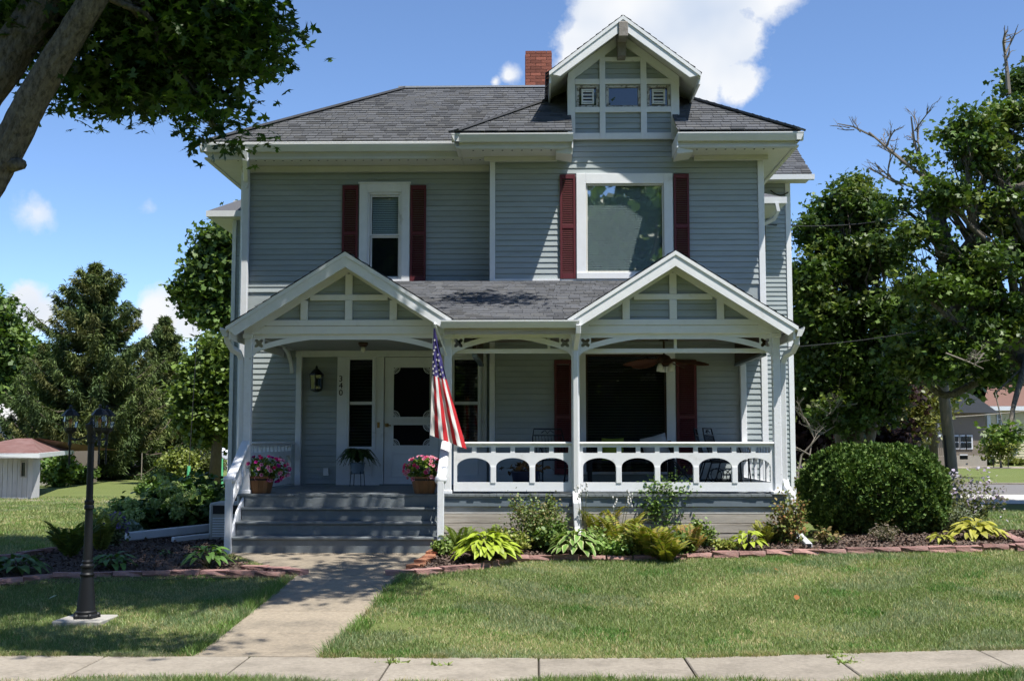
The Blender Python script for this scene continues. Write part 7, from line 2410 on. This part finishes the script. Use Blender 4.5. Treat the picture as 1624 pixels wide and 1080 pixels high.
# --- deciduous trees on the left
LG = [(.06, .105, .02), (.085, .14, .028), (.11, .165, .035), (.05, .085, .02)]
b_ = at(395, 765, 38)
tree('tall_tree', 'tall leafy tree rising behind the left side of the house', (b_.x, b_.y, gzf(b_.x, b_.y)), [(b_.x, b_.y, gzf(b_.x, b_.y)), at(395, 600, 38), at(385, 430, 38)], .3,
     [B(355, 395, 38, 34, 34), B(330, 425, 38, 28, 22), B(300, 460, 38, 24, 12), B(340, 460, 38, 40, 22), B(365, 440, 38, 40, 40), B(345, 500, 38, 34, 18), B(380, 380, 38, 40, 50), B(372, 500, 38, 30, 30), B(310, 490, 38.5, 20, 10)], 18000, .17, LG, 101, T_STAR, 'leaf', 'bark_dark', .5, 50)
b_ = at(340, 752, 34)
tree('light_green_tree', 'light green tree close to the left corner of the house', (b_.x, b_.y, gzf(b_.x, b_.y)), [(b_.x, b_.y, gzf(b_.x, b_.y)), at(345, 690, 34), at(345, 600, 34)], .2,
     [B(350, 560, 34, 36, 25), B(330, 590, 34, 40, 28), B(360, 610, 34, 34, 34), B(318, 625, 34, 34, 26), B(345, 650, 34, 42, 26), B(310, 660, 34, 28, 18), B(365, 670, 34, 26, 20), B(338, 685, 34.5, 34, 16)], 21000, .13, [(.095, .145, .028), (.125, .18, .036), (.07, .11, .022)], 102, T_STAR, 'leaf', 'bark_dark', .42, 50)
b_ = at(-20, 760, 60)
tree('edge_tree', 'green tree at the far left edge behind the grey roof', (b_.x, b_.y, gzf(b_.x, b_.y)), [(b_.x, b_.y, gzf(b_.x, b_.y)), at(-20, 650, 60), at(-10, 540, 60)], .4,
     [B(-10, 500, 60, 32, 40), B(5, 560, 60, 36, 40), B(-20, 590, 60, 40, 40), B(30, 560, 62, 30, 26), B(40, 590, 62, 30, 30), B(15, 620, 60, 25, 14)], 14000, .26, LG, 103, T_STAR, 'leaf', 'bark_dark', .8, 50, twigs=False)


# --- spruces
def spruce(label, px_, base_py, top_py, Y, half_px, seed, nwh, cols, ex=.55):
    r = np.random.default_rng(seed)
    b = at(px_, base_py, Y); g0 = gzf(b.x, Y)
    top = at(px_, top_py, Y)
    hh = top.z - g0
    R_ = half_px * Y / FPX
    T = thing('spruce', label, 'tree', (b.x, Y, g0))
    tr = MB().tube([(b.x, Y, g0), (b.x + .05, Y, g0 + hh * .4), (top.x, Y, top.z)], [.38, .22, .03], 10).out('trunk', 'bark_dark', T, smooth=True)
    br = MB()
    P, D, C = [], [], []
    pal = np.array(cols)
    for w in range(nwh):
        f = w / (nwh - 1)
        z = g0 + hh * (.13 + .86 * f)
        env = R_ * (1 - f) ** ex * (.72 + .42 * r.random()) + .05
        nb = int(7 + 8 * (1 - f))
        a0 = r.uniform(0, 6.28)
        for k in range(nb):
            a = a0 + 2 * PI * k / nb + r.uniform(-.25, .25)
            L_ = env * (r.uniform(.5, 1.0) if r.random() < .7 else r.uniform(.95, 1.3))
            dirv = np.array([math.cos(a), math.sin(a), 0])
            c0 = np.array([b.x + (top.x - b.x) * f, Y, z])
            sag = .34 * L_ * (1 - f * .6)
            pts = []
            for t in np.linspace(0, 1, 7):
                pts.append(c0 + dirv * L_ * t + np.array([0, 0, -sag * math.sin(t * PI * .75) + .26 * L_ * t ** 3 + .34 * L_ * f * t]))
            br.tube([tuple(p) for p in pts], [.05 * (1 - .8 * t) * (1 - .6 * f) + .008 for t in np.linspace(0, 1, 7)], 4, cap=False)
            side = np.array([-math.sin(a), math.cos(a), 0])
            cb = pal[r.integers(0, len(pal))] * r.uniform(.8, 1.2)
            ns = int(40 + 70 * L_ / 3)
            for i in range(ns):
                t = r.uniform(.14, 1) ** .8
                q = t * 6; k0 = min(int(q), 5); p = pts[k0] + (pts[k0 + 1] - pts[k0]) * (q - k0)
                sw = r.normal() * .20 * (1.15 - t * .8) * min(L_, 2.0) * .6
                p = p + side * sw + np.array([0, 0, -abs(sw) * .3 - r.uniform(0, .11)])
                P.append(p); D.append(dirv * .6 + side * np.sign(sw) * .4 + np.array([0, 0, -.75])); C.append(cb * r.uniform(.75, 1.25))
    br.out('branches', 'bark_dark', tr, kind='stuff')
    P, D, C = np.array(P), np.array(D), np.array(C)
    reps = 7
    P = np.repeat(P, reps, 0) + r.normal(size=(len(P) * reps, 3)) * .055
    D = np.repeat(D, reps, 0); C = np.clip(np.repeat(C, reps, 0) * r.uniform(.85, 1.15, (len(P), 1)), 0, 1)
    link(leaves('crown', P, .22, C, (T_DIAMOND[0] * np.array([.26, 1, 1]), T_DIAMOND[1]), r, up=.4, spread=.8, out_dir=D), 'crown', 'needle', T, kind='stuff')
    return T


SG = [(.056, .086, .030), (.070, .100, .034), (.085, .110, .036), (.096, .108, .040), (.045, .072, .028)]
spruce('broad dark spruce rising behind the lamp post', 152, 762, 420, 44, 172, 111, 18, SG, .74)
spruce('narrower spruce between the broad one and the light green tree', 262, 752, 505, 50, 96, 112, 15, SG, .8)
spruce('low spruce at the left behind the shed roof', 70, 745, 548, 52, 95, 113, 13, SG, .75)

# --- bushes in the left background
def bush(label, px_, py_, rx, h, cols, seed, n=2500, size=.09, tm=T_OVAL, ry=None, flowers=None):
    b = G(px_, py_); k = b.y / FPX
    return shrub('bush', label, b, rx * k, (ry or rx) * k * .8, h * k, n, size, cols, seed, tm, nstem=40, cat='bush', flowers=flowers)


bush('tall yellow green bush in the side yard', 283, 772, 38, 62, [(.16, .19, .04), (.20, .23, .05), (.12, .15, .03)], 121, 4500, .10)
bush('dark green bush in front of the tall yellow green one', 255, 778, 28, 32, [(.07, .11, .03), (.10, .14, .04)], 122, 2500, .09)
bush('low green bush at the left of the side yard bushes', 230, 788, 16, 22, [(.08, .14, .03), (.11, .17, .04)], 123, 1500, .09)
bush('leafy green bush against the shed side wall', 92, 772, 38, 52, [(.10, .17, .04), (.13, .20, .05), (.08, .13, .03)], 124, 3000, .13)
bush('round green bush right of the shed bush', 128, 768, 30, 32, [(.08, .13, .03), (.10, .16, .04)], 125, 2500, .12)
bush('dark bush by the white garage with orange flowers', 338, 754, 22, 32, [(.08, .10, .03), (.10, .11, .04)], 126, 2000, .14)
bush('yellow flower clump across the far road', 200, 732, 26, 12, [(.20, .20, .06), (.25, .17, .06)], 127, 1200, .2)
bush('low bush at the foot of the yellow house', 1612, 738, 30, 12, [(.16, .19, .05), (.2, .2, .07)], 128, 1200, .16)
bush('dark rounded bush beside the young tree', 1568, 738, 12, 12, [(.04, .06, .03), (.05, .08, .03)], 129, 900, .16)

# trees across the street behind the viewer: mirrored in the panes, and closing off the low sky as the street does
for i, (x_, y_, h_, lab) in enumerate(((3.2, -15, 15, 'large tree across the street mirrored in the upper window'), (-7.5, -17, 13, 'tree across the street behind the viewer on the left'), (14, -18, 14, 'tree across the street behind the viewer on the right'),
                                       (-18, -20, 14, 'tree across the street at the far left behind the viewer'), (25, -20, 13, 'tree across the street at the far right behind the viewer'), (-1.5, -24, 12, 'tree behind the front row across the street'), (9, -26, 13, 'second tree behind the front row across the street'))):
    rr_ = np.random.default_rng(300 + i)
    bl = [((x_ + rr_.normal() * 2.6, y_ + rr_.normal() * 1.6, h_ * rr_.uniform(.12, .88)), (2.0, 1.8, 1.5)) for _ in range(22)]
    g0 = gzf(x_, y_)
    ST_ = tree('street_tree', lab, (x_, y_, g0), [(x_, y_, g0), (x_, y_, h_ * .3), (x_ - .2, y_, h_ * .7)], .4, bl, 8000, .46, RG, 130 + i, T_BLOB, 'leaf', 'bark_dark', .9, 40, twigs=False, group='trees across the street')

for i, (x_, y_, lab) in enumerate(((-27, -8, 'unseen tree added on the left to block low sky, nearest of three'), (-32, 2, 'unseen tree added on the left to block low sky, middle of three'), (-30, -22, 'unseen tree added on the left to block low sky, farthest back'), (30, -10, 'unseen tree added on the right to block low sky, nearest of three'), (24, 0, 'unseen tree added on the right to block low sky, in front'), (36, -24, 'unseen tree added on the right to block low sky, farthest back'), (18, -30, 'tall unseen tree added far behind the viewer on the right to block low sky'), (-12, -32, 'tall unseen tree added far behind the viewer on the left to block low sky'), (3, -38, 'tallest unseen tree added far behind the viewer in the middle to cover mirrored sky'), (11, -40, 'tallest unseen tree added far behind the viewer right of the middle to cover mirrored sky'))):  # unseen tree copies added to hold low-sky light off the porch and panes
    c = ST_.copy(); COL.objects.link(c); c.location = (x_, y_, gzf(x_, y_)); c['label'] = lab
    if y_ < -31: c.scale = (1.5, 1.5, 1.5)
    for ch_ in ST_.children:
        d = ch_.copy(); COL.objects.link(d); d.parent = c
        for g_ in ch_.children:
            e = g_.copy(); COL.objects.link(e); e.parent = d

# far-off wood closing the horizon
rw = np.random.default_rng(501)
PW_, n_ = [], 0
for k in range(170):
    az = rw.uniform(-1.35, 1.35); d_ = rw.uniform(120, 165)
    h_ = rw.uniform(4.5, 8.0)
    c_ = np.array([math.sin(az) * d_, math.cos(az) * d_, GZ])
    u = rw.normal(size=(110, 3)); u /= np.linalg.norm(u, axis=1, keepdims=True)
    PW_.append(c_ + np.array([0, 0, h_ * .5]) + u * np.array([4.2, 4.2, h_ * .52]) * rw.uniform(.7, 1.05, (110, 1)))
PW_ = np.concatenate(PW_); PW_ = PW_[PW_[:, 2] > GZ]
tag(link(leaves('distant_trees', PW_, 1.5, pick_cols(rw, len(PW_), RG), T_BLOB, rw), 'distant_trees', 'leaf_matte'), 'far wood along the horizon behind the houses', 'trees', kind='stuff')
# ------------------------------------------------------------------ neighbouring buildings and poles
# white board shed with red hip roof
sa = G(50, 792); sy = sa.y
sx1 = XX(51, sy, 760); sx0 = XX(-75, sy, 760)
gz0 = gzf(sx1, sy); ze = ZZ(722, sy, 30)
SH = thing('shed', 'white weathered board shed with red hipped roof on the left', 'shed', ((sx0 + sx1) / 2, sy + 1, gz0))
nbd = 16
wx0, wx1 = XX(34, sy, 740), XX(40.5, sy, 740); wz0, wz1 = ZZ(755, sy, 37), ZZ(733, sy, 37)
for k in range(nbd):
    a, b = sx0 + (sx1 - sx0) * k / nbd + .004, sx0 + (sx1 - sx0) * (k + 1) / nbd - .004
    if b > wx0 - .02 and a < wx1 + .02:
        MB().box(a, b, sy, sy + .03, gz0, wz0).out('board', 'shed_board', SH); MB().box(a, b, sy, sy + .03, wz1, ze).out('board', 'shed_board', SH)
        if a < wx0: MB().box(a, wx0, sy, sy + .03, wz0, wz1).out('board', 'shed_board', SH)
        if b > wx1: MB().box(wx1, b, sy, sy + .03, wz0, wz1).out('board', 'shed_board', SH)
    else:
        MB().box(a, b, sy, sy + .03, gz0, ze).out('board', 'shed_board', SH)
MB().box(sx0, sx1, sy + .031, sy + .06, gz0, wz0).box(sx0, sx1, sy + .031, sy + .06, wz1, ze).box(sx0, wx0, sy + .031, sy + .06, wz0, wz1).box(wx1, sx1, sy + .031, sy + .06, wz0, wz1).out('wall', 'shed_board', SH)
w_ = MB().box(wx0 - .03, wx0, sy - .02, sy - .001, wz0 - .03, wz1 + .03).box(wx1, wx1 + .03, sy - .02, sy - .001, wz0 - .03, wz1 + .03).box(wx0, wx1, sy - .02, sy - .001, wz1, wz1 + .03).box(wx0, wx1, sy - .02, sy - .001, wz0 - .03, wz0).out('window', 'far_roof_grey', SH)
MB().box(wx0, wx1, sy + .03, sy + .04, wz0, wz1).out('pane', 'far_glass', w_)
# block wing behind
by0 = sy + 9.0
bx1 = XX(100, by0, 740)
bl_ = MB().box(XX(10, by0, 740), bx1, by0, by0 + 3, gz0, ze + .05).out('block_wall', 'far_tan', SH)
MB().box(sx1 - .05, sx1 + .0, sy + .061, sy + .45, gz0, ze).out('side_wall', 'shed_board', SH)
ws_, hs_ = .4, .2
bm_ = MB().box(-ws_ / 2 + .006, ws_ / 2 - .006, -.015, .015, -hs_ / 2 + .006, hs_ / 2 - .006).mesh('block'); bm_.materials.append(M['block'])
z = gz0 + hs_ / 2; row = 0
while z < gz0 + .9:
    x = XX(30, by0, 740) + (.2 if row % 2 else .0) + .05
    while x < bx1 - .1:
        link(bm_, 'block', None, bl_, (x, by0 - .012, z)); x += ws_
    z += hs_; row += 1
for px_ in (58, 86):
    x = XX(px_, by0, 738); MB().box(x - .14, x + .14, by0 - .03, by0 - .005, ZZ(748, by0, 60), ZZ(727, by0, 60)).out('window', 'far_glass', SH)
# roof
zr = ZZ(695, sy + 2, 45)
ex0, ex1 = sx0 - .3, XX(116, by0 - .4, 718)
yr0, yr1 = sy - .35, by0 + 3.3
r1_, r2_ = XX(22, sy + 2, 694), XX(58, sy + 2.5, 694)
ym = sy + 2.2
sc_ = (1, 1, 1)
mbR = MB().poly([(ex0, yr0, ze + .03), (sx1 + .3, yr0, ze + .03), (ex1, by0 - .4, ze + .03), (r2_, ym, zr), (r1_, ym, zr)]).poly([(ex1, by0 - .4, ze + .03), (ex1, yr1, ze + .03), (r2_, ym + .5, zr), (r2_, ym, zr)]).poly([(ex0, yr1, ze + .03), (ex0, yr0, ze + .03), (r1_, ym, zr)]).poly([(ex1, yr1, ze + .03), (ex0, yr1, ze + .03), (r1_, ym, zr), (r2_, ym + .5, zr)])
me = mbR.mesh('roof'); a = me.color_attributes.new('Col', 'FLOAT_COLOR', 'POINT'); a.data.foreach_set('color', np.ones(len(me.vertices) * 4, dtype=np.float32)); link(me, 'roof', 'shed_roof', SH)
MB().tube([(ex0, yr0 - .02, ze), (sx1 + .3, yr0 - .02, ze), (ex1 + .02, by0 - .42, ze)], .05, sq=(.05, .12)).out('fascia', 'trim', SH)


def far_house(name, label, x0, x1, Y, depth, zg, zwall, roof, m, parts):
    T = thing(name, label, 'house', ((x0 + x1) / 2, Y, zg))
    MB().box(x0, x1, Y, Y + depth, zg, zwall).out('wall', m, T)
    return T


def fwin(T, Y, px0, py0, px1, py1, frame='far_white'):
    r_ = rect(px0, py0, px1, py1, Y)
    w_ = MB().box(r_[0] - .08, r_[1] + .08, Y - .05, Y - .01, r_[2] - .08, r_[3] + .08).out('window', frame, T)
    zmid = (r_[2] + r_[3]) / 2
    MB().box(r_[0], r_[1], Y - .07, Y - .051, r_[2], zmid - .03).out('pane', 'far_glass', w_)
    MB().box(r_[0], r_[1], Y - .07, Y - .051, zmid + .03, r_[3]).out('pane', 'far_glass', w_)


# far left: white house with grey roof and red chimney
Yh = 66
T = thing('white_house', 'white house with grey shingle roof and brick chimney at far left', 'house', (XX(0, Yh, 700), Yh, GZ))
x0, x1 = XX(-90, Yh, 650), XX(60, Yh, 650)
ze_, zk = ZZ(668, Yh, 20), ZZ(611, Yh, 20)
MB().box(x0, x1 - .6, Yh + .4, Yh + 8, GZ, ze_).out('wall', 'far_white', T)
MB().hexa([(x0, Yh, ze_), (x1, Yh, ze_), (x1, Yh, ze_ + .1), (x0, Yh, ze_ + .1)], [(x0, Yh + 4, zk), (XX(46, Yh + 4, 620), Yh + 4, zk), (XX(46, Yh + 4, 620), Yh + 4, zk + .1), (x0, Yh + 4, zk + .1)]).out('roof', 'far_roof_grey', T)
cq = XX(22, Yh + 3.9, 600); MB().box(cq - .35, cq + .35, Yh + 3.6, Yh + 4.3, zk - .6, ZZ(595, Yh + 4, 22)).out('chimney', 'brick', T)
MB().box(XX(170, Yh, 700), XX(236, Yh, 700), Yh + 5, Yh + 12, GZ, ZZ(700, Yh + 5, 200)).out('annex', 'far_white', T)
# white garage at the left corner of the house
Yg = 40
T = thing('garage', 'white board garage glimpsed left of the porch', 'garage', (XX(370, Yg, 720), Yg, GZ))
xa, xb = XX(361, Yg, 700), XX(420, Yg, 700)
MB().box(xa, xb, Yg + .05, Yg + 6, GZ, ZZ(640, Yg, 370)).out('wall', 'far_white', T)
z = GZ
while z < ZZ(642, Yg, 370):
    MB().hexa([(xa, Yg, z), (xb, Yg, z), (xb, Yg + .049, z), (xa, Yg + .049, z)], [(xa, Yg + .03, z + .22), (xb, Yg + .03, z + .22), (xb, Yg + .049, z + .22), (xa, Yg + .049, z + .22)]).out('siding_board', 'far_white', T)
    z += .22
zr_ = ZZ(640, Yg, 370)
MB().prism([(xa - .4, zr_), (xb + .4, zr_), ((xa + xb) / 2, zr_ + 1.1)], Yg - .3, Yg + 6).out('roof', 'far_roof_grey', T)
q = G(366, 752); MB().box(xa - .2, xb, q.y - 1.0, q.y - .2, GZ, GZ + .35).out('plinth', 'brick', T)
# white parked car across the far road, dark opening
cc = G(316, 738)
T = thing('parked_car', 'white car parked far off behind the side yard bushes', 'car', (cc.x, cc.y, GZ))
cx_, cy_ = cc.x, cc.y
prof = [(-2.1, .35), (2.1, .35), (2.15, .8), (1.3, .95), (.8, 1.42), (-.9, 1.45), (-1.6, .98), (-2.12, .85)]
MB().prism([(cx_ + a, GZ + b) for a, b in prof], cy_ - .85, cy_ + .85).out('body', 'far_white', T, bevel=.06)
MB().prism([(cx_ + a, GZ + b) for a, b in [(-1.3, .98), (1.0, .98), (.68, 1.34), (-.8, 1.36)]], cy_ - .87, cy_ - .84).out('side_window', 'far_glass', T)
for s in (-1.3, 1.3):
    MB().tube([(cx_ + s, cy_ - .88, GZ + .32), (cx_ + s, cy_ - .66, GZ + .32)], .32, 14).out('wheel', 'black_matte', T)

# right: tan house with porch
Yt = 66
T = thing('tan_house', 'tan bungalow with dark porch roof across the side street', 'house', (XX(1500, Yt, 700), Yt, GZ))
x0, x1 = XX(1425, Yt, 700), XX(1563, Yt, 700)
zt_ = ZZ(655, Yt, 1500)
MB().box(x0, x1, Yt, Yt + 8, GZ, zt_).out('wall', 'far_tan', T)
MB().box(x0 - .02, x1 + .02, Yt - .05, Yt - .001, GZ, ZZ(722, Yt, 1530)).out('foundation', 'block', T)
MB().prism([(x0 - .6, zt_), (x1 + .6, zt_), ((x0 + x1) / 2, zt_ + 2.2)], Yt - .5, Yt + 8.5).out('roof', 'far_roof_dark', T)
p0, p1 = XX(1434, Yt - 3, 690), XX(1500, Yt - 3, 690)
pe = ZZ(689, Yt - 3, 1460)
MB().hexa([(p0 - .2, Yt - 3.2, pe), (p1 + .2, Yt - 3.2, pe), (p1 + .2, Yt - 3.2, pe + .15), (p0 - .2, Yt - 3.2, pe + .15)], [(p0 - .2, Yt, pe + .8), (p1 + .2, Yt, pe + .8), (p1 + .2, Yt, pe + .9), (p0 - .2, Yt, pe + .9)]).out('porch_roof', 'far_roof_dark', T)
MB().box(p0 - .2, p1 + .2, Yt - 3.22, Yt - 3.1, pe - .12, pe - .002).out('porch_fascia', 'far_white', T)
for x in (p0, (p0 + p1) / 2 + .3, p1): MB().box(x - .08, x + .08, Yt - 3.08, Yt - 2.92, GZ + .6, pe - .12).out('porch_post', 'far_white', T)
MB().box(p0 - .1, p1 + .1, Yt - 3.05, Yt - .06, GZ, GZ + .6).out('porch_floor', 'far_tan', T)
for k in range(22):
    x = p0 + (p1 - p0) * k / 21; MB().box(x - .03, x + .03, Yt - 3.03, Yt - 2.98, GZ + .62, GZ + 1.4).out('baluster', 'far_tan', T)
MB().box(p0, p1, Yt - 3.06, Yt - 2.95, GZ + 1.401, GZ + 1.48).out('handrail', 'far_tan', T)
r_ = rect(1443, 690, 1450, 713, Yt); MB().box(r_[0], r_[1], Yt - .04, Yt - .005, GZ + .6, r_[3]).out('door', 'far_glass', T)
for a, b in ((1514, 1520), (1523, 1530.5), (1533, 1540)): fwin(T, Yt, a, 692, b, 710)
fwin(T, Yt, 1472, 692, 1477, 706)
fwin(T, Yt, 1524, 722.5, 1532, 726)
MB().box(XX(1395, Yt + 3, 700), x0 - .1, Yt + 3, Yt + 8, GZ, ZZ(690, Yt + 3, 1410)).out('annex', 'far_white', T)
# yellow house
Yy = 70
T = thing('yellow_house', 'pale yellow clapboard house at the right edge', 'house', (XX(1640, Yy, 700), Yy, GZ))
x0, x1 = XX(1568, Yy, 690), XX(1760, Yy, 690)
zt_ = ZZ(648, Yy, 1600)
w_ = MB().box(x0, x1, Yy, Yy + 9, GZ, zt_).out('wall', 'far_yellow', T)
z = GZ + .2
while z < zt_ - .1:
    MB().hexa([(x0, Yy - .03, z), (x1, Yy - .03, z), (x1, Yy - .001, z), (x0, Yy - .001, z)], [(x0, Yy - .008, z + .15), (x1, Yy - .008, z + .15), (x1, Yy - .001, z + .15), (x0, Yy - .001, z + .15)]).out('siding_board', 'far_yellow', w_)
    z += .155
MB().box(x0 - .08, x0 + .12, Yy - .06, Yy - .031, GZ, zt_).out('corner_board', 'far_white', T)
MB().hexa([(x0 - .5, Yy - .5, zt_), (x1, Yy - .5, zt_), (x1, Yy - .5, zt_ + .15), (x0 - .5, Yy - .5, zt_ + .15)], [(x0 + 1.6, Yy + 3.5, zt_ + 2), (x1, Yy + 3.5, zt_ + 2), (x1, Yy + 3.5, zt_ + 2.1), (x0 + 1.6, Yy + 3.5, zt_ + 2.1)]).out('roof', 'far_roof_red', T)
MB().box(x0 - .5, x1, Yy - .55, Yy - .501, zt_ - .12, zt_ + .13).out('fascia', 'far_white', T)
fwin(T, Yy - .03, 1583, 653, 1586.5, 676); fwin(T, Yy - .03, 1606, 697, 1611, 716)

# leaning utility pole with wires
pb0 = G(1514, 796); Yq = pb0.y
pt_ = at(1490, 560, Yq)
PO = thing('utility_pole', 'leaning wooden utility pole beyond the globe shrub', 'utility pole', pb0)
MB().tube([pb0 - Vector((0, 0, .1)), at(1503, 680, Yq), pt_], [.155, .14, .12], 12).out('pole', 'pole_wood', PO, smooth=True)
MB().tube([pb0 + Vector((-.17, -.1, 0)), at(1498, 690, Yq - .1)], .025, 6).out('conduit', 'wire', PO)
w_ = MB()
def wire(p, q, sag, rad=.012, n=14):
    pts = [p.lerp(q, k / n) - Vector((0, 0, sag * 4 * (k / n) * (1 - k / n))) for k in range(n + 1)]
    w_.tube(pts, rad, 5)
wire(at(1450, 664, 50), at(1624, 652, 60), .05, .03)
w_.out('cable', 'twig_grey', PO)
w_ = MB()
wire(at(1214, 356, 22.5), at(1560, 300, 30), .35, .010); wire(at(1235, 552, 18.5), at(1640, 470, 34), .25, .008)
wire(at(1440, 330, 26), at(1640, 260, 34), .2, .02)
tag(w_.out('service_wire', 'wire'), 'thin dark service wires running from the house to the right', 'wire')
w_ = MB()
wire(at(1222, 302, 22.75), at(1250, 305, 22.75), .08, .012)
w_.tube([at(1213, 352, 22.6), at(1214, 400, 22.7)], .012, 5)
w_.out('cable', 'wire', H)

# guy wires with green sleeves in the side yard
for i, (p, q, s0, s1, lab) in enumerate((((297, 786), (302, 700), .0, .55, 'leaning green guy wire sleeve in the side yard'), ((352, 772), (351, 690), .0, .55, 'upright green guy wire sleeve left of the porch'))):
    a = G(*p); b = at(q[0], q[1], a.y)
    T = thing('guy_wire', lab, 'guy wire', a)
    MB().tube([a, a.lerp(b, .55)], .045, 8).out('sleeve', 'green_sleeve', T)
    MB().tube([a.lerp(b, .55), at(q[0] + (q[0] - p[0]) * 2, q[1] - 160, a.y)], .012, 5).out('wire', 'wire', T)
q = G(224, 762)
tag(MB().tube([q, (q.x, q.y, q.z + 1.0)], .02, 6).out('garden_stake', 'pole_wood', bevel=0), 'thin wooden stake standing in the side lawn', 'stake')
# dark hedge across the far road on the left
for i, (px_, w0, lab) in enumerate(((130, 40, 'dark hedge beyond the far road behind the spruce'), (320, 30, 'dark hedge behind the parked car'))):
    b = G(px_, 733)
    shrub('hedge', lab, b, w0 * b.y / FPX, 1.0, 1.6, 1500, .35, [(.03, .05, .02), (.04, .065, .02)], 200 + i, T_BLOB, cat='hedge', nstem=30)
